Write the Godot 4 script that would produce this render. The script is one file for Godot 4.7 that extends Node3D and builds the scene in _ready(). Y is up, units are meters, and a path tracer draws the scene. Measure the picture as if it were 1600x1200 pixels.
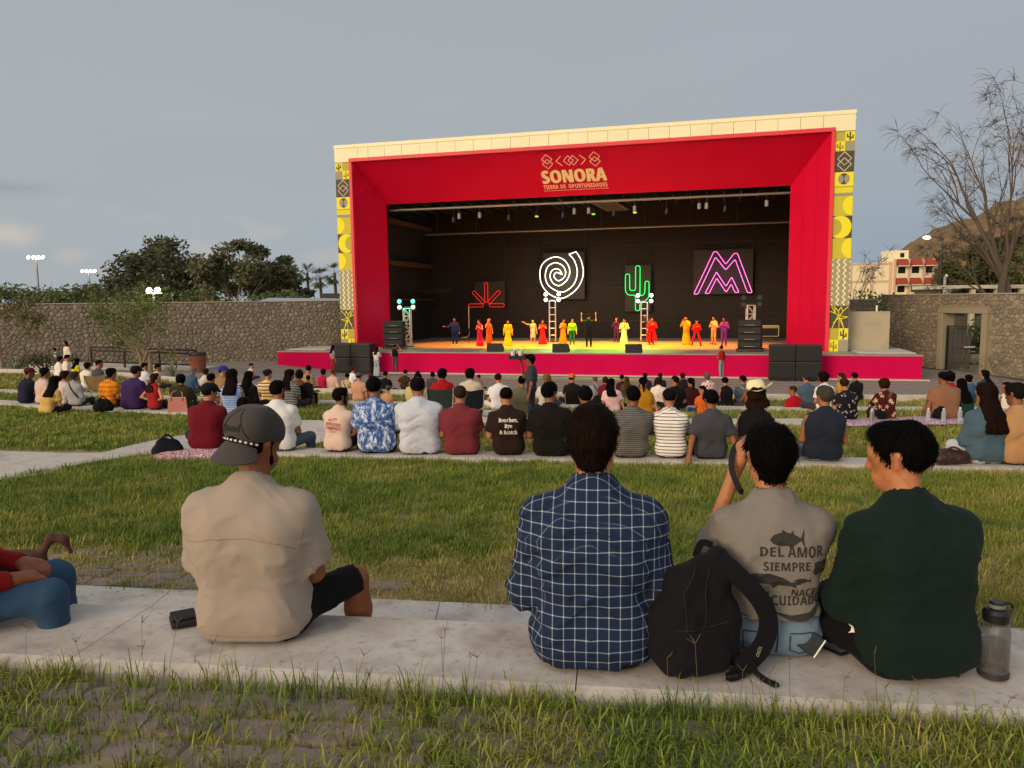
extends Node3D
# An open-air stage at dusk seen over the backs of a seated audience. y is up, metres, the camera looks towards -z.

var mats := {}
var taken := {}
var fold := FastNoiseLite.new()
var rough_noise := FastNoiseLite.new()

const TH := 0.2614
const SO := Vector3(2.8, -2.535, -40.22)      # middle of the foot of the stage front
const DECK := 1.19
var SU := Vector3(cos(TH), 0, sin(TH))        # along the stage front
var SV := Vector3(sin(TH), 0, -cos(TH))       # towards the back of the stage

func _ready() -> void:
	setup_view()
	fold.seed = 11
	fold.frequency = 1.0
	fold.fractal_octaves = 2
	rough_noise.seed = 5
	rough_noise.frequency = 1.0
	rough_noise.fractal_octaves = 3
	make_materials()
	build_ground()
	build_stage()
	build_walls()
	build_far()
	build_benches()
	build_neon_and_gear()
	build_left_side()
	build_people()
	build_belongings()
	build_grass()

func setup_view() -> void:
	var cam := Camera3D.new()
	cam.name = "camera"
	cam.fov = 53.13
	cam.near = 0.05
	cam.far = 2500.0
	cam.transform = Transform3D(Basis(Vector3.RIGHT, -0.109) * Basis(Vector3.BACK, -0.0117), Vector3(0, 1.45, 0))
	add_child(cam)
	cam.current = true
	var sun := DirectionalLight3D.new()
	sun.name = "sun"
	sun.light_energy = 0.58
	sun.light_angular_distance = 24.0
	sun.light_color = Color(1.0, 0.86, 0.68)
	sun.shadow_enabled = true
	var to_sun := Vector3(-0.66, 0.30, 0.70).normalized()
	sun.basis = Basis.looking_at(-to_sun, Vector3.UP)
	add_child(sun)
	var env := Environment.new()
	env.background_mode = Environment.BG_SKY
	env.tonemap_mode = Environment.TONE_MAPPER_LINEAR
	env.tonemap_exposure = 1.06
	env.sdfgi_enabled = true
	env.ssao_enabled = true
	env.ssil_enabled = true
	var sky := Sky.new()
	var pano := PanoramaSkyMaterial.new()
	pano.panorama = sky_picture()
	sky.sky_material = pano
	env.sky = sky
	var we := WorldEnvironment.new()
	we.name = "world_environment"
	we.environment = env
	add_child(we)

func sky_picture() -> ImageTexture:
	# dusk: grey-blue in the east where the camera looks, brighter and warmer towards the west where the sun has just gone
	var W := 1024
	var H := 512
	var im := Image.create(W, H, false, Image.FORMAT_RGBF)
	var n := FastNoiseLite.new()
	n.seed = 3
	n.frequency = 1.0
	n.fractal_octaves = 4
	for j in H:
		var el := (0.5 - (j + 0.5) / H) * PI
		for i in W:
			var az := (i + 0.5) / W * TAU                       
			var d := Vector3(sin(az) * cos(el), sin(el), -cos(az) * cos(el))
			var up := maxf(d.y, 0.0)
			var west := smoothstep(-0.15, 1.0, Vector2(d.x, d.z).dot(Vector2(-0.69, 0.73)))
			var low := Color(0.285, 0.350, 0.415)
			var mid := Color(0.350, 0.385, 0.425)
			var top := Color(0.390, 0.402, 0.430)
			var c := low.lerp(mid, smoothstep(0.02, 0.22, up)).lerp(top, smoothstep(0.2, 0.6, up))
			var side := clampf(0.5 - d.x * 0.9, 0.0, 1.0) * (1.0 - smoothstep(0.1, 0.45, up))
			c = c.lerp(Color(0.40, 0.43, 0.44), side * 0.75)
			var glow := Color(2.1, 1.75, 1.35).lerp(Color(0.95, 0.95, 0.98), smoothstep(0.0, 0.55, up))
			c = c.lerp(glow, west)
			if d.y > 0.0:
				var st := n.get_noise_3d(d.x * 2.0 + 7.0, d.y * 9.0, d.z * 2.0) * 0.5 + 0.5
				c = c.lerp(c * 1.12 + Color(0.02, 0.015, 0.012), smoothstep(0.45, 0.85, st) * 0.2)
				var cl := n.get_noise_3d(d.x * 9.0 + 3.0, d.y * 26.0, d.z * 9.0) * 0.5 + 0.5
				var lowc := smoothstep(0.56, 0.72, cl) * smoothstep(0.02, 0.05, up) * (1.0 - smoothstep(0.08, 0.13, up)) * clampf(0.35 - d.x, 0.0, 1.0)
				c = c.lerp(Color(0.50, 0.47, 0.43), lowc * 0.75)
			else:
				c = Color(0.10, 0.09, 0.07)
			im.set_pixel(i, j, c)
	# the small cumulus over the left trees, and a thin dark streak above it
	puff(im, Vector3(-0.655, 0.090, -1.0), 0.020, 0.008, Color(0.62, 0.54, 0.47), 0.9)
	puff(im, Vector3(-0.625, 0.084, -1.0), 0.014, 0.006, Color(0.56, 0.51, 0.46), 0.8)
	puff(im, Vector3(-0.655, 0.152, -1.0), 0.045, 0.005, Color(0.25, 0.27, 0.31), 0.8)
	puff(im, Vector3(-0.39, 0.055, -1.0), 0.035, 0.018, Color(0.45, 0.44, 0.42), 0.55)
	puff(im, Vector3(-0.27, 0.055, -1.0), 0.03, 0.014, Color(0.43, 0.43, 0.42), 0.5)
	return ImageTexture.create_from_image(im)

func puff(im: Image, d: Vector3, wa: float, wh: float, col: Color, a: float) -> void:
	d = d.normalized()
	var W := im.get_width()
	var H := im.get_height()
	var az := atan2(d.x, -d.z)
	var ci := int(fposmod(az / TAU, 1.0) * W)
	var cj := int((0.5 - asin(d.y) / PI) * H)
	var ri := int(wa / TAU * W * 2.2) + 2
	var rj := int(wh / PI * H * 2.2) + 2
	for j in range(cj - rj, cj + rj + 1):
		for i in range(ci - ri, ci + ri + 1):
			var x := (i - ci) / (wa / TAU * W)
			var y := (j - cj) / (wh / PI * H)
			var w := exp(-(x * x + y * y)) * (0.7 + 0.5 * rough_noise.get_noise_2d(i * 0.35, j * 0.35))
			im.set_pixel(i, j, im.get_pixel(i, j).lerp(col, clampf(w * a, 0, 1)))

# ---------------------------------------------------------------- nodes, names, tags
func uname(called: String) -> String:
	if not taken.has(called):
		taken[called] = 0
		return called
	taken[called] += 1
	return "%s_%03d" % [called, taken[called]]

func tag(o: Node, label: String, category: String, group := "") -> Node:
	o.set_meta("label", label)
	o.set_meta("category", category)
	if group:
		o.set_meta("group", group)
	return o

func thing(called: String, label: String, category: String, at := Vector3.ZERO, turn := 0.0, group := "") -> Node3D:
	var o := Node3D.new()
	o.name = uname(called)
	o.position = at
	o.rotation.y = turn
	add_child(o)
	tag(o, label, category, group)
	return o

func part(called: String, mesh: Mesh, m: Material, parent: Node = self) -> MeshInstance3D:
	var o := MeshInstance3D.new()
	o.name = uname(called) if parent == self else called
	o.mesh = mesh
	if m:
		o.material_override = m
	o.cast_shadow = GeometryInstance3D.SHADOW_CASTING_SETTING_ON
	parent.add_child(o, true)
	return o

func structure(called: String, mesh: Mesh, m: Material) -> MeshInstance3D:
	var o := part(called, mesh, m)
	o.set_meta("kind", "structure")
	return o

# ---------------------------------------------------------------- materials
func hexc(h: String) -> Color:
	return Color.html(h)

func mat(key: String, col: Color, rough := 0.8, metal := 0.0, spec := 0.5) -> StandardMaterial3D:
	if mats.has(key):
		return mats[key]
	var m := StandardMaterial3D.new()
	m.resource_name = key
	m.albedo_color = col
	m.roughness = rough
	m.metallic = metal
	m.metallic_specular = spec
	mats[key] = m
	return m

func lin(r: float, g: float, b: float) -> Color:
	return Color(r, g, b).linear_to_srgb()

func noise_tex(sd: int, freq: float, cols: Array, size := 512, oct := 4, kind := FastNoiseLite.TYPE_SIMPLEX_SMOOTH) -> NoiseTexture2D:
	var n := FastNoiseLite.new()
	n.seed = sd
	n.noise_type = kind
	n.frequency = freq
	n.fractal_octaves = oct
	var t := NoiseTexture2D.new()
	t.width = size
	t.height = size
	t.seamless = true
	t.noise = n
	if cols.size():
		var g := Gradient.new()
		g.offsets = PackedFloat32Array(range(cols.size()).map(func(i): return float(i) / (cols.size() - 1)))
		g.colors = PackedColorArray(cols)
		t.color_ramp = g
	return t

func tri(m: StandardMaterial3D, tex: Texture2D, scale: float, world := true) -> StandardMaterial3D:
	m.albedo_texture = tex
	m.uv1_triplanar = true
	m.uv1_world_triplanar = world
	m.uv1_scale = Vector3.ONE * scale
	return m

func relief(m: StandardMaterial3D, tex: Texture2D, cm: float) -> StandardMaterial3D:
	m.heightmap_enabled = true
	m.heightmap_texture = tex
	m.heightmap_scale = cm
	return m

func glowing(key: String, col: Color, energy: float) -> StandardMaterial3D:
	var m := mat(key, col, 0.5)
	m.emission_enabled = true
	m.emission = col
	m.emission_energy_multiplier = energy
	return m

func make_materials() -> void:
	var grain := noise_tex(21, 0.02, [Color(0.78, 0.78, 0.78), Color(1, 1, 1)], 512, 5)
	mats["grain"] = null
	var concrete := mat("concrete", Color(1, 1, 1), 0.9)
	tri(concrete, noise_tex(4, 0.006, [hexc("948b80"), hexc("b0a89d"), hexc("bdb6ac"), hexc("c4beb5"), hexc("a39a8e")], 1024, 7), 0.45)
	concrete.detail_enabled = true
	concrete.detail_blend_mode = BaseMaterial3D.BLEND_MODE_MUL
	concrete.detail_albedo = noise_tex(29, 0.045, [Color(0.70, 0.68, 0.65), Color(0.97, 0.965, 0.96), Color(1, 1, 1), Color(1, 1, 1), Color(0.96, 0.96, 0.95)], 1024, 5)
	relief(concrete, noise_tex(9, 0.05, [], 512, 4), 0.12)
	var conc2 := mat("path_concrete", Color(1, 1, 1), 0.9)
	tri(conc2, noise_tex(14, 0.008, [hexc("a79f94"), hexc("c2bbb0"), hexc("b3aa9e")], 1024, 6), 0.3)
	var wallc := mat("render_concrete", Color(1, 1, 1), 0.9)
	tri(wallc, noise_tex(15, 0.006, [hexc("948a72"), hexc("aaa088"), hexc("9c937d")], 512, 5), 0.2)
	var soil := mat("lawn_soil", Color(1, 1, 1), 0.95)
	tri(soil, noise_tex(6, 0.01, [hexc("6a6234"), hexc("7d7242"), hexc("97865a"), hexc("6c683a")], 1024, 5), 0.25)
	var earth := mat("dry_ground", Color(1, 1, 1), 0.95)
	tri(earth, noise_tex(16, 0.01, [hexc("6f6144"), hexc("857556"), hexc("605a3a")], 512, 5), 0.12)
	var paver := mat("paver", Color(1, 1, 1), 0.92)
	tri(paver, noise_tex(17, 0.012, [hexc("6d6058"), hexc("83766d"), hexc("7b6a60")], 512, 5), 0.8)
	relief(paver, noise_tex(19, 0.06, [], 256, 4), 0.15)
	tri(mat("stage_red", Color(1, 1, 1), 0.7, 0.0, 0.25), noise_tex(31, 0.004, [hexc("c00030"), hexc("c90638"), hexc("c30333")], 512, 4), 0.15)
	tri(mat("stage_pink", Color(1, 1, 1), 0.75, 0.0, 0.22), noise_tex(32, 0.004, [hexc("ba0043"), hexc("c4064c"), hexc("be0347")], 512, 4), 0.15)
	tri(mat("cream_metal", Color(1, 1, 1), 0.5), noise_tex(33, 0.005, [hexc("e6dfb4"), hexc("eee8c2")], 256, 3), 0.2)
	tri(mat("stage_dark", Color(1, 1, 1), 0.85), noise_tex(34, 0.006, [hexc("171009"), hexc("1d150d"), hexc("150f09")], 512, 4), 0.2)
	mat("stage_black", hexc("0e0c0a"), 0.85)
	tri(mat("deck_floor", Color(1, 1, 1), 0.45), noise_tex(35, 0.008, [hexc("8a7f76"), hexc("9c9288"), hexc("7e746c")], 512, 5), 0.3)
	mat("steel_grey", hexc("8b8780"), 0.45, 0.6)
	mat("steel_dark", hexc("3a3735"), 0.5, 0.5)
	mat("truss_alu", hexc("c9c5bd"), 0.35, 0.7)
	tri(mat("speaker_black", Color(1, 1, 1), 0.75), noise_tex(36, 0.08, [hexc("181718"), hexc("232223")], 256, 2), 1.2)
	mat("speaker_grille", hexc("1c1b1c"), 0.6, 0.3)
	mat("black_metal", hexc("1d1b1b"), 0.45, 0.3)
	mat("black_cloth", hexc("17161a"), 0.85)
	mat("white_print", hexc("f3ead9"), 0.7)
	mat("logo_cream", hexc("f2dcae"), 0.6)
	mat("logo_pink", hexc("f7c4ba"), 0.6)
	mat("wood", hexc("3a2817"), 0.8)
	mat("glass_dark", hexc("20242a"), 0.1)
	tri(mat("bark", Color(1, 1, 1), 0.95), noise_tex(41, 0.03, [hexc("4a4038"), hexc("655a4e"), hexc("554a40")], 256, 4), 0.8)
	tri(mat("bark_pale", Color(1, 1, 1), 0.95), noise_tex(42, 0.03, [hexc("8d7a62"), hexc("a59378"), hexc("74634f")], 256, 4), 0.8)
	mats.erase("grain")

func cloth(hex: String, rough := 0.9) -> StandardMaterial3D:
	# plain woven cloth: one base colour with the fine grain of its weave
	var key := "cloth_" + hex
	if mats.has(key):
		return mats[key]
	if not mats.has("weave_tex"):
		mats["weave_tex"] = noise_tex(51, 0.25, [Color(0.86, 0.86, 0.86), Color(1, 1, 1)], 256, 3)
		mats["weave_bump"] = noise_tex(52, 0.3, [], 256, 2)
	var m := mat(key, hexc(hex), rough, 0.0, 0.3)
	tri(m, mats["weave_tex"], 6.0, false)
	m.rim_enabled = true
	m.rim = 0.25
	m.rim_tint = 0.6
	return m

func picture_cloth(key: String, tex: Texture2D, scale: float) -> StandardMaterial3D:
	var m := mat(key, Color(1, 1, 1), 0.9, 0.0, 0.3)
	tri(m, tex, scale, false)
	return m

func skin(hex: String) -> StandardMaterial3D:
	var m := mat("skin_" + hex, hexc(hex), 0.55, 0.0, 0.45)
	if not mats.has("skin_tex"):
		mats["skin_tex"] = noise_tex(53, 0.03, [Color(0.86, 0.80, 0.78), Color(1, 1, 1), Color(0.95, 0.9, 0.88)], 256, 5)
	tri(m, mats["skin_tex"], 4.0, false)
	m.subsurf_scatter_enabled = true
	m.subsurf_scatter_strength = 0.08
	return m

func hairm(hex: String) -> StandardMaterial3D:
	var key := "hair_" + hex
	if mats.has(key):
		return mats[key]
	if not mats.has("strand_tex"):
		mats["strand_tex"] = strand_picture()
	var m := mat(key, hexc(hex), 0.82, 0.0, 0.2)
	tri(m, mats["strand_tex"], 5.0, false)
	return m

func strand_picture() -> ImageTexture:
	var im := Image.create(128, 128, false, Image.FORMAT_RGB8)
	var n := FastNoiseLite.new()
	n.seed = 8
	n.frequency = 1.0
	for i in 128:
		for j in 128:
			var a := TAU * i / 128.0
			var v := 0.72 + 0.28 * n.get_noise_3d(cos(a) * 7.0, sin(a) * 7.0, 0.4 * sin(TAU * j / 128.0))
			v *= 0.9 + 0.1 * n.get_noise_3d(cos(a) * 22.0, sin(a) * 22.0, 1.0)
			im.set_pixel(i, j, Color(v, v, v))
	return ImageTexture.create_from_image(im)

# ---------------------------------------------------------------- mesh building
class MB:
	var v := PackedVector3Array()
	var n := PackedVector3Array()
	var uv := PackedVector2Array()
	var c := PackedColorArray()
	var with_uv := false
	var with_col := false
	var col := Color(1, 1, 1)
	func t(a: Vector3, b: Vector3, d: Vector3) -> void:
		var nn := (d - a).cross(b - a)
		nn = nn.normalized() if nn.length_squared() > 1e-20 else Vector3.UP
		v.append(a); v.append(b); v.append(d)
		n.append(nn); n.append(nn); n.append(nn)
		if with_col:
			c.append(col); c.append(col); c.append(col)
	func tn(a: Vector3, b: Vector3, d: Vector3, na: Vector3, nb: Vector3, nd: Vector3) -> void:
		v.append(a); v.append(b); v.append(d)
		n.append(na); n.append(nb); n.append(nd)
		if with_col:
			c.append(col); c.append(col); c.append(col)
	func q(a: Vector3, b: Vector3, d: Vector3, e: Vector3) -> void:
		t(a, b, d)
		t(a, d, e)
	func quv(a: Vector3, b: Vector3, d: Vector3, e: Vector3, r := Rect2(0, 0, 1, 1)) -> void:
		with_uv = true
		q(a, b, d, e)
		var p0 := r.position
		var p1 := Vector2(r.end.x, r.position.y)
		var p2 := r.end
		var p3 := Vector2(r.position.x, r.end.y)
		uv.append_array([p0, p1, p2, p0, p2, p3])
	func box(x: Transform3D, s: Vector3, ch := 0.0) -> void:
		var h := s * 0.5
		if ch <= 0.0:
			var p := []
			for i in 8:
				p.append(x * Vector3(h.x if i & 1 else -h.x, h.y if i & 2 else -h.y, h.z if i & 4 else -h.z))
			q(p[4], p[6], p[7], p[5]); q(p[1], p[3], p[2], p[0])
			q(p[5], p[7], p[3], p[1]); q(p[0], p[2], p[6], p[4])
			q(p[6], p[2], p[3], p[7]); q(p[0], p[4], p[5], p[1])
			return
		ch = minf(ch, minf(h.x, minf(h.y, h.z)) * 0.9)
		var k := h - Vector3.ONE * ch
		var axes := [Vector3(1, 0, 0), Vector3(0, 1, 0), Vector3(0, 0, 1)]
		for a in 3:
			var b := (a + 1) % 3
			var d := (a + 2) % 3
			for sg in [-1.0, 1.0]:
				var o: Vector3 = axes[a] * h[a] * sg
				var ub: Vector3 = axes[b] * k[b]
				var ud: Vector3 = axes[d] * k[d]
				face([x * (o - ub - ud), x * (o + ub - ud), x * (o + ub + ud), x * (o - ub + ud)], x.basis * (axes[a] * sg))
		for a in 3:
			var b := (a + 1) % 3
			var d := (a + 2) % 3
			for sb in [-1.0, 1.0]:
				for sd in [-1.0, 1.0]:
					var e: Vector3 = axes[a] * k[a]
					var p1: Vector3 = axes[b] * h[b] * sb + axes[d] * k[d] * sd
					var p2: Vector3 = axes[b] * k[b] * sb + axes[d] * h[d] * sd
					face([x * (p1 - e), x * (p1 + e), x * (p2 + e), x * (p2 - e)], x.basis * (axes[b] * sb + axes[d] * sd))
		for i in 8:
			var s3 := Vector3(1.0 if i & 1 else -1.0, 1.0 if i & 2 else -1.0, 1.0 if i & 4 else -1.0)
			var kk := k * s3
			face([x * (kk + Vector3(ch * s3.x, 0, 0)), x * (kk + Vector3(0, ch * s3.y, 0)), x * (kk + Vector3(0, 0, ch * s3.z))], x.basis * s3)
	func face(p: Array, out: Vector3) -> void:
		var nn: Vector3 = (p[2] - p[0]).cross(p[1] - p[0])
		if nn.dot(out) < 0.0:
			p.reverse()
		t(p[0], p[1], p[2])
		if p.size() > 3:
			t(p[0], p[2], p[3])
	func beam(a: Vector3, b: Vector3, w: float, d: float, ch := 0.0) -> void:
		var y := (b - a)
		var l := y.length()
		y /= l
		var z := Vector3.BACK if absf(y.z) < 0.9 else Vector3.RIGHT
		var xx := y.cross(z).normalized()
		z = xx.cross(y)
		box(Transform3D(Basis(xx, y, z), (a + b) * 0.5), Vector3(w, l, d), ch)
	func tube(p: PackedVector3Array, r: PackedFloat32Array, seg := 8, cap := true) -> void:
		var m := p.size()
		var up := Vector3.UP
		var rings := []
		var nors := []
		for i in m:
			var dir := (p[mini(i + 1, m - 1)] - p[maxi(i - 1, 0)]).normalized()
			if absf(dir.dot(up)) > 0.95:
				up = Vector3.RIGHT if absf(dir.x) < 0.8 else Vector3.BACK
			var xx := dir.cross(up).normalized()
			var yy := xx.cross(dir).normalized()
			up = yy
			var ring := PackedVector3Array()
			var nr := PackedVector3Array()
			for k in seg:
				var a := TAU * k / seg
				var o := xx * cos(a) + yy * sin(a)
				nr.append(o)
				ring.append(p[i] + o * r[mini(i, r.size() - 1)])
			rings.append(ring)
			nors.append(nr)
		for i in m - 1:
			for k in seg:
				var k2 := (k + 1) % seg
				var a0: Vector3 = rings[i][k]
				var a1: Vector3 = rings[i][k2]
				var b0: Vector3 = rings[i + 1][k]
				var b1: Vector3 = rings[i + 1][k2]
				tn(a0, a1, b1, nors[i][k], nors[i][k2], nors[i + 1][k2])
				tn(a0, b1, b0, nors[i][k], nors[i + 1][k2], nors[i + 1][k])
		if cap:
			for k in range(1, seg - 1):
				t(rings[0][0], rings[0][k + 1], rings[0][k])
				t(rings[m - 1][0], rings[m - 1][k], rings[m - 1][k + 1])
	func rod(a: Vector3, b: Vector3, r: float, seg := 6) -> void:
		tube(PackedVector3Array([a, b]), PackedFloat32Array([r, r]), seg)
	func lathe(x: Transform3D, prof: Array, seg := 20) -> void:
		for i in prof.size() - 1:
			var p: Vector2 = prof[i]
			var p2: Vector2 = prof[i + 1]
			var sl := Vector2(p2.y - p.y, -(p2.x - p.x)).normalized()
			for k in seg:
				var a := TAU * k / seg
				var b := TAU * (k + 1) / seg
				var ca := Vector3(cos(a), 0, sin(a))
				var cb := Vector3(cos(b), 0, sin(b))
				var na := (x.basis * (ca * sl.x + Vector3.UP * sl.y)).normalized()
				var nb := (x.basis * (cb * sl.x + Vector3.UP * sl.y)).normalized()
				var v0 := x * (ca * p.x + Vector3.UP * p.y)
				var v1 := x * (cb * p.x + Vector3.UP * p.y)
				var v2 := x * (cb * p2.x + Vector3.UP * p2.y)
				var v3 := x * (ca * p2.x + Vector3.UP * p2.y)
				tn(v0, v1, v2, na, nb, nb)
				tn(v0, v2, v3, na, nb, na)
	func prism(poly: PackedVector2Array, x: Transform3D, depth: float) -> void:
		# poly lies in x's xy plane, the front at z = 0 and the back at z = -depth
		var tris := Geometry2D.triangulate_polygon(poly)
		for i in range(0, tris.size(), 3):
			var a := poly[tris[i]]
			var b := poly[tris[i + 1]]
			var d := poly[tris[i + 2]]
			face([x * Vector3(a.x, a.y, 0), x * Vector3(b.x, b.y, 0), x * Vector3(d.x, d.y, 0)], x.basis.z)
			if depth > 0.0:
				face([x * Vector3(a.x, a.y, -depth), x * Vector3(b.x, b.y, -depth), x * Vector3(d.x, d.y, -depth)], -x.basis.z)
		if depth > 0.0:
			var ccw := not Geometry2D.is_polygon_clockwise(poly)
			for i in poly.size():
				var a := poly[i]
				var b := poly[(i + 1) % poly.size()]
				var o := Vector2(b.y - a.y, a.x - b.x) * (1.0 if ccw else -1.0)
				face([x * Vector3(a.x, a.y, 0), x * Vector3(b.x, b.y, 0), x * Vector3(b.x, b.y, -depth), x * Vector3(a.x, a.y, -depth)], x.basis * Vector3(o.x, o.y, 0))
	func mesh() -> ArrayMesh:
		var arr := []
		arr.resize(Mesh.ARRAY_MAX)
		arr[Mesh.ARRAY_VERTEX] = v
		arr[Mesh.ARRAY_NORMAL] = n
		if with_uv:
			arr[Mesh.ARRAY_TEX_UV] = uv
		if with_col:
			arr[Mesh.ARRAY_COLOR] = c
		var m := ArrayMesh.new()
		if v.size():
			m.add_surface_from_arrays(Mesh.PRIMITIVE_TRIANGLES, arr)
		return m

func at(x: float, y: float, z: float) -> Transform3D:
	return Transform3D(Basis.IDENTITY, Vector3(x, y, z))

func box_mesh(s: Vector3, ch := 0.0) -> ArrayMesh:
	var b := MB.new()
	b.box(Transform3D.IDENTITY, s, ch)
	return b.mesh()

func box_part(called: String, c: Vector3, s: Vector3, m: Material, parent: Node, ch := 0.0, turn := 0.0) -> MeshInstance3D:
	var o := part(called, box_mesh(s, ch), m, parent)
	o.position = c
	o.rotation.y = turn
	return o

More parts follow.
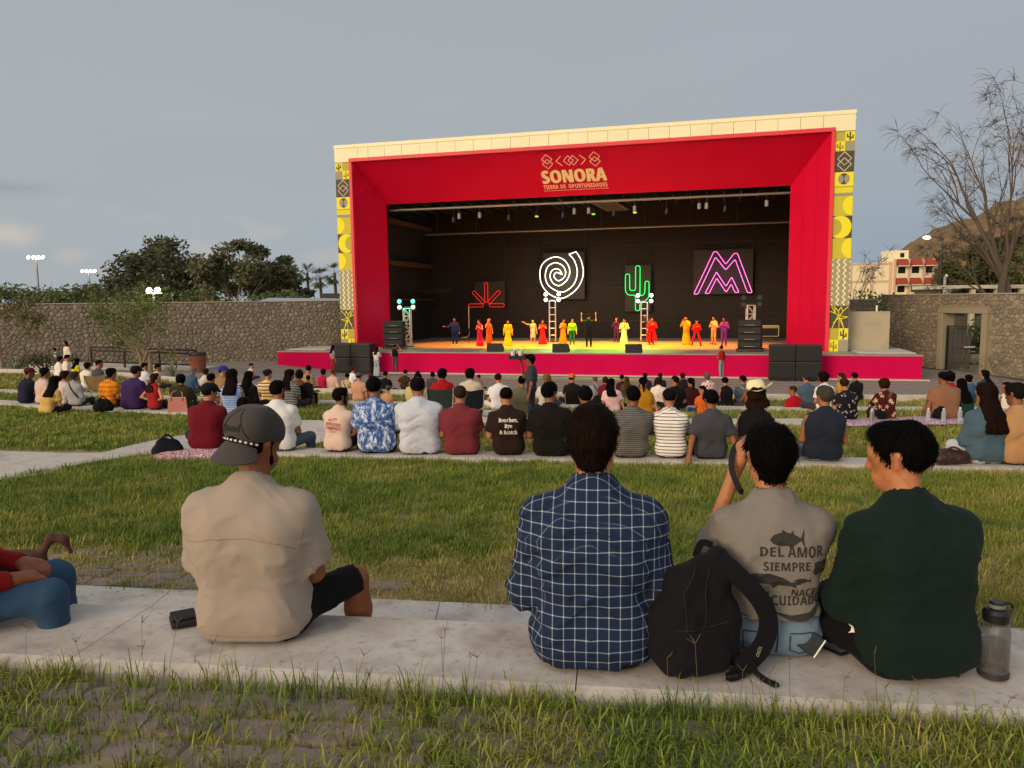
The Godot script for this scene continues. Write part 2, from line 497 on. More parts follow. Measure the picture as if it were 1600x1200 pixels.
# ---------------------------------------------------------------- smooth bodies: tapered capsules joined by a smooth minimum, meshed as surface nets
class Field:
	var a := PackedVector3Array()
	var ba := PackedVector3Array()
	var inv := PackedFloat32Array()
	var r0 := PackedFloat32Array()
	var dr := PackedFloat32Array()
	var grp := PackedInt32Array()
	var flat := PackedInt32Array()
	var dn := PackedVector3Array()
	var cn := PackedVector3Array()
	var cd := PackedFloat32Array()
	var sa := PackedVector3Array()
	var sb := PackedVector3Array()
	var sr := PackedFloat32Array()
	var k := 0.05
	var k2 := 0.03
	var amp := 0.0
	var crease := 0.0
	var skew := 0.0
	var ns := Vector3(9, 9, 9)
	var off := Vector3.ZERO
	var noise: FastNoiseLite
	func cap(p: Vector3, q: Vector3, ra: float, rb: float, g := 0, flat_end := false) -> void:
		if p.distance_squared_to(q) < 1e-8:
			q = p + Vector3(0, 1e-4, 0)
		a.append(p)
		ba.append(q - p)
		inv.append(1.0 / (q - p).length_squared())
		r0.append(ra)
		dr.append(rb - ra)
		grp.append(g)
		flat.append(1 if flat_end else 0)
		dn.append((q - p).normalized())
	func ball(p: Vector3, r: float, g := 0) -> void:
		cap(p, p, r, r, g)
	func cut(n: Vector3, p: Vector3) -> void:      # removes what lies on the side n points to, of group 0
		n = n.normalized()
		cn.append(n)
		cd.append(n.dot(p))
	func carve(p: Vector3, q: Vector3, r: float) -> void:
		sa.append(p); sb.append(q); sr.append(r)
	func one(i: int, p: Vector3) -> float:
		var pa := p - a[i]
		var t := clampf(pa.dot(ba[i]) * inv[i], 0.0, 1.0)
		return (pa - ba[i] * t).length() - r0[i] - dr[i] * t
	func ev(p: Vector3, ids: PackedInt32Array) -> float:
		var d0 := 1.0
		var d1 := 1.0
		for i in ids:
			var pa := p - a[i]
			var t := clampf(pa.dot(ba[i]) * inv[i], 0.0, 1.0)
			var d := (pa - ba[i] * t).length() - r0[i] - dr[i] * t
			if flat[i]:
				d = maxf(d, (pa - ba[i]).dot(dn[i]))
			if grp[i] == 0:
				var h := maxf(k - absf(d0 - d), 0.0)
				d0 = minf(d0, d) - h * h * 0.25 / k
			else:
				var h := maxf(k2 - absf(d1 - d), 0.0)
				d1 = minf(d1, d) - h * h * 0.25 / k2
		for i in cn.size():
			d0 = maxf(d0, cn[i].dot(p) - cd[i])
		var hh := maxf(k2 - absf(d0 - d1), 0.0)
		d0 = minf(d0, d1) - hh * hh * 0.25 / k2
		if amp > 0.0:
			var w := noise.get_noise_3d((p.x + off.x) * ns.x, (p.y + off.y + skew * absf(p.x)) * ns.y, (p.z + off.z) * ns.z)
			d0 += amp * w
			if crease > 0.0:                      # sharp-backed folds of cloth
				var c := 1.0 - minf(absf(w) * 3.2, 1.0)
				d0 -= crease * c * c
		for i in sa.size():
			var pa := p - sa[i]
			var b := sb[i] - sa[i]
			var t := clampf(pa.dot(b) / maxf(b.length_squared(), 1e-8), 0.0, 1.0)
			d0 = maxf(d0, sr[i] - (pa - b * t).length())
		return d0
	func all() -> PackedInt32Array:
		return PackedInt32Array(range(a.size()))
	func nets(cell: float) -> Array:
		if a.is_empty():
			return []
		var lo := a[0]
		var hi := a[0]
		for i in a.size():
			var r := maxf(r0[i], r0[i] + dr[i]) + amp + cell * 2.0
			for p in [a[i], a[i] + ba[i]]:
				lo = lo.min(p - Vector3.ONE * r)
				hi = hi.max(p + Vector3.ONE * r)
		var N := 6
		var bs := cell * N
		var nb := ((hi - lo) / bs).ceil()
		var bx := int(nb.x)
		var by := int(nb.y)
		var bz := int(nb.z)
		var sx := bx * N + 2
		var sxy := sx * (by * N + 2)
		var R := bs * 0.87
		var key := PackedInt64Array()
		var msk := PackedInt32Array()
		var pos := PackedVector3Array()
		var at := {}
		var M := N + 1
		var vals := PackedFloat32Array()
		vals.resize(M * M * M)
		var np := a.size()
		var dd := PackedFloat32Array()
		dd.resize(np)
		for kz in bz:
			for ky in by:
				for kx in bx:
					var org := lo + Vector3(kx, ky, kz) * bs
					var c := org + Vector3.ONE * (bs * 0.5)
					var m := 1e9
					for i in np:
						var d := one(i, c)
						dd[i] = d
						if d < m:
							m = d
					if m > R + amp + k * 0.6:
						continue
					var ids := PackedInt32Array()
					for i in np:
						if dd[i] < m + 2.0 * R + k:
							ids.append(i)
					if absf(ev(c, ids)) > R * 1.2 + amp * 0.5:
						continue
					var w := 0
					for z in M:
						for y in M:
							for x in M:
								vals[w] = ev(org + Vector3(x, y, z) * cell, ids)
								w += 1
					for z in N:
						for y in N:
							var b0 := (z * M + y) * M
							for x in N:
								var o := b0 + x
								var v0 := vals[o]
								var v1 := vals[o + 1]
								var v2 := vals[o + M]
								var v3 := vals[o + M + 1]
								var v4 := vals[o + M * M]
								var v5 := vals[o + M * M + 1]
								var v6 := vals[o + M * M + M]
								var v7 := vals[o + M * M + M + 1]
								var mk := int(v0 < 0.0) + int(v1 < 0.0) * 2 + int(v2 < 0.0) * 4 + int(v3 < 0.0) * 8 + int(v4 < 0.0) * 16 + int(v5 < 0.0) * 32 + int(v6 < 0.0) * 64 + int(v7 < 0.0) * 128
								if mk == 0 or mk == 255:
									continue
								var s := Vector3.ZERO
								var cnt := 0
								if (v0 < 0.0) != (v1 < 0.0): s += Vector3(v0 / (v0 - v1), 0, 0); cnt += 1
								if (v2 < 0.0) != (v3 < 0.0): s += Vector3(v2 / (v2 - v3), 1, 0); cnt += 1
								if (v4 < 0.0) != (v5 < 0.0): s += Vector3(v4 / (v4 - v5), 0, 1); cnt += 1
								if (v6 < 0.0) != (v7 < 0.0): s += Vector3(v6 / (v6 - v7), 1, 1); cnt += 1
								if (v0 < 0.0) != (v2 < 0.0): s += Vector3(0, v0 / (v0 - v2), 0); cnt += 1
								if (v1 < 0.0) != (v3 < 0.0): s += Vector3(1, v1 / (v1 - v3), 0); cnt += 1
								if (v4 < 0.0) != (v6 < 0.0): s += Vector3(0, v4 / (v4 - v6), 1); cnt += 1
								if (v5 < 0.0) != (v7 < 0.0): s += Vector3(1, v5 / (v5 - v7), 1); cnt += 1
								if (v0 < 0.0) != (v4 < 0.0): s += Vector3(0, 0, v0 / (v0 - v4)); cnt += 1
								if (v1 < 0.0) != (v5 < 0.0): s += Vector3(1, 0, v1 / (v1 - v5)); cnt += 1
								if (v2 < 0.0) != (v6 < 0.0): s += Vector3(0, 1, v2 / (v2 - v6)); cnt += 1
								if (v3 < 0.0) != (v7 < 0.0): s += Vector3(1, 1, v3 / (v3 - v7)); cnt += 1
								var id := (kx * N + x) + (ky * N + y) * sx + (kz * N + z) * sxy
								at[id] = pos.size()
								key.append(id)
								msk.append(mk)
								pos.append(org + (Vector3(x, y, z) + s / cnt) * cell)
		var idx := PackedInt32Array()
		var nor := PackedVector3Array()
		nor.resize(pos.size())
		var steps := [[1, sx, sxy], [2, sxy, 1], [4, 1, sx]]
		for i in key.size():
			var mk := msk[i]
			var s0 := mk & 1
			for e in 3:
				var bit: int = [2, 4, 16][e]
				if (s0 == 1) == ((mk & bit) != 0):
					continue
				var st1: int = [sx, sxy, 1][e]
				var st2: int = [sxy, 1, sx][e]
				var i1: int = at.get(key[i] - st1, -1)
				var i2: int = at.get(key[i] - st2, -1)
				var i3: int = at.get(key[i] - st1 - st2, -1)
				if i1 < 0 or i2 < 0 or i3 < 0:
					continue
				var p0 := pos[i]
				var p3 := pos[i3]
				var nn := (p3 - p0).cross(pos[i2] - pos[i1])
				if s0 == 1:
					idx.append_array([i, i3, i1, i, i2, i3])
					nn = -nn
				else:
					idx.append_array([i, i1, i3, i, i3, i2])
				nor[i] += nn
				nor[i1] += nn
				nor[i2] += nn
				nor[i3] += nn
		for i in nor.size():
			nor[i] = -nor[i].normalized()
		return [pos, nor, idx]

func net_mesh(r: Array) -> ArrayMesh:
	var m := ArrayMesh.new()
	if r.is_empty() or r[2].is_empty():
		return m
	var arr := []
	arr.resize(Mesh.ARRAY_MAX)
	arr[Mesh.ARRAY_VERTEX] = r[0]
	arr[Mesh.ARRAY_NORMAL] = r[1]
	arr[Mesh.ARRAY_INDEX] = r[2]
	m.add_surface_from_arrays(Mesh.PRIMITIVE_TRIANGLES, arr)
	return m

# ---------------------------------------------------------------- terrain: terraces that step down to the stage
func ln1(x: float) -> float: return -2.47 + 0.135 * x
func lnf(x: float) -> float: return -4.12 + 0.145 * x
func ln2(x: float) -> float: return -8.95 + 0.15 * x
func ln3(x: float) -> float:
	x = clampf(x, -16, 14)
	return -13.3 + 0.16 * x - 0.012 * x * x
func ln4(x: float) -> float:
	x = clampf(x, -22, 16)
	return -19.15 + 0.2 * x - 0.006 * x * x
func lnp(x: float) -> float:
	x = clampf(x, -30, 26)
	return -26.0 + 0.21 * x - 0.003 * x * x

func ground_y(x: float, z: float) -> float:
	var left := smoothstep(-3.4, -5.0, x)
	var n1 := ln1(x)
	var f := lnf(x)
	var l2 := ln2(x)
	var l3 := ln3(x)
	var l4 := ln4(x)
	var lp := lnp(x)
	var zs := [n1 + 12.0, n1, n1 - 0.3, f, l2, l2 - 0.35, l2 - 2.2, l3, l3 - 0.4, l4, l4 - 0.4, lp, lp - 10.0]
	var ys := [0.6, 0.10, -0.25, -0.26, -0.47, lerpf(-0.80, -0.53, left), lerpf(-0.80, -0.62, left), -0.73, -1.05, -1.27, -1.55, -1.85, -2.535]
	if z >= zs[0]:
		return ys[0]
	var side := 0.5 * smoothstep(-7.0, -17.0, x) * smoothstep(l4, l4 - 6.0, z)      # the ground climbs beside the plaza
	for i in 12:
		if z >= zs[i + 1]:
			return side + lerpf(ys[i], ys[i + 1], (zs[i] - z) / (zs[i] - zs[i + 1]))
	return side - 2.535

func sheet(x0: float, x1: float, nx: int, za: Callable, zb: Callable, nz: int, lift := 0.0, with_uv := false) -> ArrayMesh:
	# a sheet draped over the terrain between two lines; za nearer the camera
	var b := MB.new()
	var grid := []
	for j in nz + 1:
		var row := PackedVector3Array()
		for i in nx + 1:
			var x := lerpf(x0, x1, float(i) / nx)
			var z := lerpf(za.call(x), zb.call(x), float(j) / nz)
			row.append(Vector3(x, ground_y(x, z) + lift, z))
		grid.append(row)
	for j in nz:
		for i in nx:
			var p := [grid[j][i], grid[j + 1][i], grid[j + 1][i + 1], grid[j][i + 1]]
			b.q(p[0], p[1], p[2], p[3])
			if with_uv:
				b.with_uv = true
				for k in [0, 1, 2, 0, 2, 3]:
					b.uv.append(Vector2(p[k].x, p[k].z))
	return b.mesh()

func ribbon(pairs: Array, sub: int, cross: int, lift: float) -> ArrayMesh:
	# a draped strip between two polylines given as pairs of (x, z)
	var b := MB.new()
	var rows := []
	var m := pairs.size()
	for i in m - 1:
		for s in (sub + 1 if i == m - 2 else sub):
			var t := float(s) / sub
			var e := []
			for k in 2:
				var p0: Vector2 = pairs[maxi(i - 1, 0)][k]
				var p1: Vector2 = pairs[i][k]
				var p2: Vector2 = pairs[i + 1][k]
				var p3: Vector2 = pairs[mini(i + 2, m - 1)][k]
				e.append(p1.cubic_interpolate(p2, p0, p3, t))
			var row := PackedVector3Array()
			for c in cross + 1:
				var p: Vector2 = e[0].lerp(e[1], float(c) / cross)
				row.append(Vector3(p.x, ground_y(p.x, p.y) + lift, p.y))
			rows.append(row)
	for j in rows.size() - 1:
		for c in cross:
			b.q(rows[j][c], rows[j + 1][c], rows[j + 1][c + 1], rows[j][c + 1])
	return b.mesh()

const PATH := [[Vector2(-11, -11.6), Vector2(-9, -6.2)], [Vector2(-6.8, -10.1), Vector2(-5.5, -7.9)], [Vector2(-5.6, -9.85), Vector2(-5.15, -8.8)], [Vector2(-5.45, -10.8), Vector2(-4.75, -9.6)],
	[Vector2(-5.2, -12.0), Vector2(-4.2, -10.5)], [Vector2(-4.3, -13.6), Vector2(-3.1, -12.0)], [Vector2(-3.2, -15.0), Vector2(-2.0, -13.6)], [Vector2(-2.2, -17.0), Vector2(-0.9, -15.8)], [Vector2(-1.5, -18.9), Vector2(-0.1, -18.6)]]

func on_path(x: float, z: float) -> bool:
	for i in PATH.size() - 1:
		var poly := PackedVector2Array([PATH[i][0], PATH[i + 1][0], PATH[i + 1][1], PATH[i][1]])
		if Geometry2D.is_point_in_polygon(Vector2(x, z), poly):
			return true
	return false

func build_ground() -> void:
	var far := MB.new()
	for i in 12:
		for j in 12:
			var x0 := -1500.0 + 250.0 * i
			var z0 := -2200.0 + 200.0 * j
			far.q(Vector3(x0, -2.62, z0 + 200), Vector3(x0, -2.62, z0), Vector3(x0 + 250, -2.62, z0), Vector3(x0 + 250, -2.62, z0 + 200))
	structure("ground", far.mesh(), mats["dry_ground"])
	structure("lawn", sheet(-26, 26, 104, func(x): return 8.0, func(x): return lnp(x) + 0.02, 150), mats["lawn_soil"])
	# the paved plaza before the stage: courses of small wavy pavers, too fine to tell apart from here
	var pm := mat("plaza_paving", Color(1, 1, 1), 0.9)
	pm.albedo_texture = plaza_picture()
	pm.uv1_scale = Vector3(1.0 / 6.0, 1.0 / 6.0, 1)
	relief(pm, noise_tex(71, 0.05, [], 256, 3), 0.1)
	structure("plaza", sheet(-30, 23.5, 80, func(x): return lnp(x), func(x): return -56.0, 50, 0.004, true), pm)
	var kerb := MB.new()
	for i in 60:
		var x := -24.0 + i * 0.8
		var a := Vector3(x, 0, lnp(x))
		var b := Vector3(x + 0.8, 0, lnp(x + 0.8))
		a.y = ground_y(a.x, a.z) + 0.03
		b.y = ground_y(b.x, b.z) + 0.03
		kerb.beam(a, b, 0.35, 0.12, 0.02)
	structure("kerb", kerb.mesh(), mats["path_concrete"])
	structure("path", ribbon(PATH, 6, 6, 0.018), mats["path_concrete"])
	# a brick-red inspection cover let into the path
	var cv := thing("utility_cover", "flat rust brown utility cover let into the pale concrete path", "cover", Vector3(-6.95, ground_y(-6.95, -8.95) + 0.02, -8.95), 0.4)
	box_part("plate", Vector3(0, 0.006, 0), Vector3(1.2, 0.02, 0.75), mat("rust_plate", hexc("7d5442"), 0.8), cv, 0.004)
	box_part("rim", Vector3(0, 0.0, 0), Vector3(1.26, 0.016, 0.81), mats["path_concrete"], cv, 0.003)
	# the concrete strip at the foot of the first bench, with cast joints
	var strip := Node3D.new()
	strip.name = "footway"
	strip.set_meta("kind", "structure")
	add_child(strip)
	for i in 9:
		var x := -6.9 + i * 1.62
		var pairs := [[Vector2(x, lnf(x)), Vector2(x, ln1(x) - 0.5)], [Vector2(x + 1.616, lnf(x + 1.616)), Vector2(x + 1.616, ln1(x + 1.616) - 0.5)]]
		part("slab", ribbon(pairs, 3, 3, 0.02), mats["concrete"], strip)
	# side paths to the left of the plaza
	structure("path", ribbon([[Vector2(-26, -37.5), Vector2(-25, -35)], [Vector2(-19.5, -32.5), Vector2(-17.5, -30.5)], [Vector2(-14.5, -27.5), Vector2(-12.5, -25.5)]], 8, 3, 0.03), mats["path_concrete"])
	turf_pavers()

func plaza_picture() -> ImageTexture:
	var S := 768
	var im := Image.create(S, S, false, Image.FORMAT_RGB8)
	var n := FastNoiseLite.new()
	n.seed = 77
	n.frequency = 0.9
	for j in S:
		for i in S:
			var x := float(i) / S * 6.0
			var z := float(j) / S * 6.0
			var ph := z * 4.0 + 0.22 * sin(x * TAU / 1.0) + 0.12 * sin(x * TAU / 3.0 + 1.0)
			var row := int(floor(ph))
			var f := ph - row
			var tone := 0.5 + 0.5 * n.get_noise_2d(float(row % 24) * 17.3, floor(x * 4.0 + (row % 2) * 0.5) * 3.1)
			var c := hexc("8a7f76").lerp(hexc("a3978c"), tone)
			if row % 3 == 0:
				c = c.lerp(hexc("5f564f"), 0.75)
			if f < 0.10:
				c = c.lerp(hexc("4d453e"), 0.8)
			im.set_pixel(i, j, c)
	return ImageTexture.create_from_image(im)

func turf_pavers() -> void:
	# chevron-shaped concrete turf pavers showing through the worn grass on both sides of the first bench
	var shapes := []
	for s in 3:
		var b := MB.new()
		var w := 0.112
		var h := 0.066
		var k := 0.035
		var poly := PackedVector2Array([Vector2(-w, -h + k), Vector2(-w * 0.3, -h - 0.002), Vector2(w, -h), Vector2(w + 0.018, 0), Vector2(w, h - k), Vector2(w * 0.3, h - k * 0.6), Vector2(-w * 0.2, h), Vector2(-w, h - 0.005), Vector2(-w - 0.018, 0.01)])
		var top := PackedVector2Array()
		for p in poly:
			top.append(p * (0.93 - 0.01 * s))
		b.prism(top, Transform3D(Basis(Vector3.RIGHT, -PI / 2), Vector3(0, 0.0, 0)), 0.0)
		for i in poly.size():
			var a := poly[i]
			var c := poly[(i + 1) % poly.size()]
			var a2 := top[i]
			var c2 := top[(i + 1) % poly.size()]
			b.face([Vector3(a2.x, 0, -a2.y), Vector3(c2.x, 0, -c2.y), Vector3(c.x, -0.012, -c.y), Vector3(a.x, -0.012, -a.y)], Vector3(a.x, 0.05, -a.y))
			b.face([Vector3(a.x, -0.012, -a.y), Vector3(c.x, -0.012, -c.y), Vector3(c.x, -0.06, -c.y), Vector3(a.x, -0.06, -a.y)], Vector3(a.x, 0, -a.y))
		shapes.append(b.mesh())
	var rng := RandomNumberGenerator.new()
	rng.seed = 40
	for patch in 2:
		var root := Node3D.new()
		root.name = "turf_pavement" if patch == 0 else "turf_pavement_001"
		root.set_meta("kind", "structure")
		add_child(root)
		for r in (6 if patch == 0 else 7):
			for i in (17 if patch == 0 else 15):
				var x := -3.5 + i * 0.245 + (r % 2) * 0.06 if patch == 0 else -2.1 + i * 0.245 + (r % 2) * 0.06
				var z := lnf(x) - 0.12 - r * 0.155 if patch == 0 else ln1(x) + 0.14 + r * 0.155
				if patch == 0 and (r * 0.155 > 0.85 - absf(x + 2.4) * 0.3 or (x > -1.75 and rng.randf() < 0.72)):
					continue
				var o := part("paver", shapes[rng.randi() % 3], mats["paver"], root)
				o.position = Vector3(x, ground_y(x, z) + 0.010 + rng.randf_range(-0.006, 0.006), z)
				o.rotation = Vector3(rng.randf_range(-0.02, 0.02), 0.13 + rng.randf_range(-0.03, 0.03), rng.randf_range(-0.02, 0.02))

func build_benches() -> void:
	# long concrete kerb benches, cast in lengths with a joint between them
	var rows := [
		["pale concrete bench wall under the five people sitting closest to the turf pavers", func(x): return ln1(x), -7.2, 7.6, 0.15, 0.56, 1.85, 0.5],
		["pale concrete bench wall under the row with the lettered shirts and the straw hat", func(x): return ln2(x), -3.55, 12.5, -0.42, 0.5, 2.0, 0.5],
		["pale concrete bench wall under the people in orange, purple and olive beside the pink handbag", func(x): return ln3(x), -15.0, -5.2, -0.66, 0.5, 2.0, 0.5],
		["pale concrete bench wall under the spread blankets and the floral dresses", func(x): return ln3(x), -2.2, 13.0, -0.66, 0.5, 2.0, 0.5],
		["pale concrete bench wall under the row with the striped dresses next to the plaza", func(x): return ln4(x), -19.0, 15.0, -1.2, 0.5, 2.4, 0.5]]
	for r in rows:
		var mid: float = (r[2] + r[3]) / 2
		var f: Callable = r[1]
		var t := thing("concrete_bench", r[0], "bench", Vector3(mid, r[4], f.call(mid)), 0.0, "concrete benches stepping down to the stage")
		var n := int(round((r[3] - r[2]) / r[6]))
		for i in n:
			var xa: float = lerpf(r[2], r[3], float(i) / n)
			var xb: float = lerpf(r[2], r[3], float(i + 1) / n)
			part("slab", bench_slab(Vector3(xa, 0, f.call(xa)), Vector3(xb, 0, f.call(xb)), r[5], r[7], mid, f.call(mid)), mats["concrete"], t)

func bench_slab(a: Vector3, b: Vector3, w: float, h: float, ox: float, oz: float) -> ArrayMesh:
	var m := MB.new()
	var d := (b - a).normalized()
	var nrm := Vector3(d.z, 0, -d.x)                    # away from the camera
	var prof := [Vector2(0.0, -h), Vector2(0.0, -0.035), Vector2(0.012, -0.01), Vector2(0.035, 0.0), Vector2(w - 0.045, -0.004), Vector2(w - 0.012, -0.02), Vector2(w, -0.055), Vector2(w, -h)]
	var e0 := a + d * 0.002 - Vector3(ox, 0, oz)
	var e1 := b - d * 0.002 - Vector3(ox, 0, oz)
	for i in prof.size() - 1:
		var p: Vector2 = prof[i]
		var q: Vector2 = prof[i + 1]
		var o := Vector3.UP * (q.x - p.x) + nrm * (p.y - q.y)
		m.face([e0 + nrm * p.x + Vector3.UP * p.y, e1 + nrm * p.x + Vector3.UP * p.y, e1 + nrm * q.x + Vector3.UP * q.y, e0 + nrm * q.x + Vector3.UP * q.y], o)
	for e in [[e0, -d], [e1, d]]:
		for i in range(1, prof.size() - 1):
			m.face([e[0] + nrm * prof[0].x + Vector3.UP * prof[0].y, e[0] + nrm * prof[i].x + Vector3.UP * prof[i].y, e[0] + nrm * prof[i + 1].x + Vector3.UP * prof[i + 1].y], e[1])
	return m.mesh()

# ---------------------------------------------------------------- the stage house
func sp(u: float, y: float, v: float) -> Vector3:       # local stage place: u along the front, y above the deck, v towards the back (as a child of the stage node)
	return Vector3(u, y, -v)

func stage_turn() -> float:
	return -TH

func on_stage(u: float, v: float, y := 0.0) -> Vector3:
	return SO + SU * u + SV * v + Vector3(0, DECK + y, 0)

func build_stage() -> void:
	var S := thing("stage_house", "large crimson proscenium stage with cream fascia and yellow patterned pilasters", "stage", SO + Vector3(0, DECK, 0), stage_turn())
	var red: Material = mats["stage_red"]
	var pink: Material = mats["stage_pink"]
	var c := 2.32
	var HW := 14.1
	var H := 11.86
	# platform: magenta front wall, grey top edge, deck
	var b := MB.new()
	b.box(at(0, -DECK * 0.5 - 0.03, -7.5), Vector3(34.0, DECK - 0.06, 15.0), 0.01)
	part("platform", b.mesh(), pink, S)
	b = MB.new()
	b.box(at(0, -0.03, -7.5), Vector3(34.1, 0.06, 15.06), 0.01)
	part("deck", b.mesh(), mats["deck_floor"], S)
	b = MB.new()
	b.box(at(0, -DECK + 0.03, 0.16), Vector3(34.6, 0.06, 0.3), 0.01)
	part("plinth", b.mesh(), mats["path_concrete"], S)
	for k in [-1.0, 1.0]:
		box_part("raised_panel", Vector3(k * 15.6, 0.03, -2.6), Vector3(2.6, 0.05, 3.6), mats["path_concrete"], S, 0.01)
	# the fascia: a cream metal band of panels with a capping
	var fh := 0.98
	var cap := MB.new()
	cap.box(at(0, H - 0.09, -c - 0.42), Vector3(HW * 2 + 0.06, 0.2, 0.95), 0.015)
	part("fascia_capping", cap.mesh(), mat("cream_cap", hexc("efe6b8"), 0.5), S)
	var x := -HW
	var widths := [1.5, 0.65, 1.02]
	var i := 0
	while x < HW - 0.05:
		var w: float = minf(widths[i] if i < 3 else 1.07, HW - x)
		if HW - x - w < 0.5:
			w = HW - x
		box_part("fascia_panel", Vector3(x + w / 2, H - 0.19 - (fh - 0.19) / 2, -c - 0.40 + 0.004 * (i % 2)), Vector3(w - 0.014, fh - 0.194, 0.86), mats["cream_metal"], S, 0.008)
		x += w
		i += 1
	b = MB.new()
	b.box(at(0, H - 0.6, -c - 0.54), Vector3(HW * 2 - 0.1, 0.74, 0.55))
	part("fascia_backing", b.mesh(), mats["cream_metal"], S)
	# pilasters carrying printed art, 12 fields high
	var py := H - fh
	var pw := 0.92
	var rows := [["cactus_blocks", 0.94], ["dotted_diamond", 1.0], ["eye", 0.72], ["bar", 0.42], ["half_disc", 0.96], ["disc_ring", 1.08], ["half_disc", 1.0], ["zigzag", 2.3], ["deer", 1.12], ["cactus_blocks", 1.16]]
	var total := 0.0
	for r in rows:
		total += r[1]
	var tex := {}
	for r in rows:
		if not tex.has(r[0]):
			tex[r[0]] = art_picture(r[0])
	for side in [-1.0, 1.0]:
		b = MB.new()
		b.box(at(side * (HW - pw / 2), py / 2, -c - 0.45), Vector3(pw, py, 0.84))
		part("pilaster", b.mesh(), mat("pilaster_grey", hexc("8d8a80"), 0.7), S)
		var y := py
		for r in rows:
			var h: float = r[1] * py / total
			b = MB.new()
			var u0: float = side * HW - side * pw
			var xa := minf(u0, side * HW) + 0.012
			var xb := maxf(u0, side * HW) - 0.012
			var flip: bool = side < 0.0
			if flip:
				b.quv(Vector3(xa, y - 0.006, -c - 0.024), Vector3(xb, y - 0.006, -c - 0.024), Vector3(xb, y - h + 0.006, -c - 0.024), Vector3(xa, y - h + 0.006, -c - 0.024))
			else:
				b.quv(Vector3(xa, y - 0.006, -c - 0.024), Vector3(xb, y - 0.006, -c - 0.024), Vector3(xb, y - h + 0.006, -c - 0.024), Vector3(xa, y - h + 0.006, -c - 0.024), Rect2(1, 0, -1, 1))
			var m := mat("art_" + r[0], Color(1, 1, 1), 0.7)
			m.albedo_texture = tex[r[0]]
			part("art_panel", b.mesh(), m, S)
			y -= h
	# the splayed crimson reveal: outer edge on the face, inner edge set back round the opening
	var ou := HW - pw
	var oy := py + 0.06
	var cf := c - 0.03
	var iu0 := -12.05
	var iu1 := 11.36
	var iy := 8.72
	var iv := c + 2.6
	# a red edging proud of the face
	b = MB.new()
	b.box(at(-ou + 0.09, oy / 2, -cf - 0.2), Vector3(0.18, oy, 0.5), 0.01)
	b.box(at(ou - 0.09, oy / 2, -cf - 0.2), Vector3(0.18, oy, 0.5), 0.01)
	b.box(at(0, oy + 0.04, -cf - 0.2), Vector3(ou * 2, 0.2, 0.5), 0.01)
	part("reveal_edging", b.mesh(), mat("edge_red", hexc("d8303c"), 0.5), S)
	var o := [Vector3(-ou + 0.17, 0, -cf - 0.1), Vector3(-ou + 0.17, oy - 0.05, -cf - 0.1), Vector3(ou - 0.17, oy - 0.05, -cf - 0.1), Vector3(ou - 0.17, 0, -cf - 0.1)]
	var n := [Vector3(iu0, 0, -iv), Vector3(iu0, iy, -iv), Vector3(iu1, iy, -iv), Vector3(iu1, 0, -iv)]
	for k in 3:
		b = MB.new()
		var out: Vector3 = [Vector3(1, 0, 0.7), Vector3(0, -1, 0.7), Vector3(-1, 0, 0.7)][k]
		b.face([o[k], o[k + 1], n[k + 1], n[k]], out)
		var dn := out.normalized() * -0.12
		b.face([o[k] + dn, o[k + 1] + dn, n[k + 1] + dn, n[k] + dn], -out)
		b.face([n[k], n[k + 1], n[k + 1] + dn, n[k] + dn], Vector3(0, 0, -1))
		part(["reveal_wall", "soffit", "reveal_wall"][k], b.mesh(), red, S)
	# slim seams on the sunlit reveal
	b = MB.new()
	for t in [0.33, 0.66]:
		var p0: Vector3 = o[3].lerp(n[3], t)
		var p1: Vector3 = o[2].lerp(n[2], t)
		b.beam(p0 + Vector3(-0.012, 0.05, 0.012), p1 + Vector3(-0.012, -0.1, 0.012), 0.03, 0.03)
	part("seam", b.mesh(), red, S)
	# the box behind: side walls, back wall, roof, all dark
	var dk: Material = mats["stage_dark"]
	var bk: Material = mats["stage_black"]
	var depth := 15.2
	box_part("back_wall", Vector3(0, 5.5, -depth - 0.1), Vector3(28, 11, 0.2), dk, S)
	box_part("side_wall", Vector3(-13.4, 5.5, -9.2), Vector3(0.3, 11, 12.2), bk, S)
	box_part("side_wall", Vector3(13.0, 5.5, -9.2), Vector3(0.3, 11, 12.2), bk, S)
	box_part("roof", Vector3(0, 11.2, -9.0), Vector3(28.2, 0.35, 13.2), bk, S)
	box_part("front_panel", Vector3(0, 10.14, -iv - 0.26), Vector3(27, 2.8, 0.2), bk, S)
	box_part("front_panel", Vector3(-12.72, 4.2, -iv - 0.26), Vector3(1.3, 8.4, 0.2), bk, S)
	box_part("front_panel", Vector3(12.2, 4.2, -iv - 0.26), Vector3(1.6, 8.4, 0.2), bk, S)
	# backdrop seam and the cable along its foot
	b = MB.new()
	for p in [[3.55, -8.6, 11.5], [1.2, -10.0, 11.8], [6.5, -11.0, 12.0]]:
		b.rod(Vector3(p[1], p[0], -depth + 0.02), Vector3(p[2], p[0] + 0.05, -depth + 0.02), 0.025, 5)
	part("backdrop_seam", b.mesh(), mat("seam_brown", hexc("3d3226"), 0.8), S)
	# a lintel on the wing wall, side beams, ceiling pipes and catwalk
	box_part("door_lintel", Vector3(-12.0, 3.5, -12.5), Vector3(2.6, 0.3, 0.3), dk, S)
	for p in [[5.3, 0.30], [8.0, 0.3], [2.9, 0.12]]:
		box_part("wall_beam", Vector3(-12.95, p[0], -10.0), Vector3(0.5, p[1], 9.0), mats["wood"], S, 0.02)
		box_part("wall_beam", Vector3(12.6, p[0], -10.0), Vector3(0.4, p[1], 9.0), mats["wood"], S, 0.02)
	var grey: Material = mats["steel_grey"]
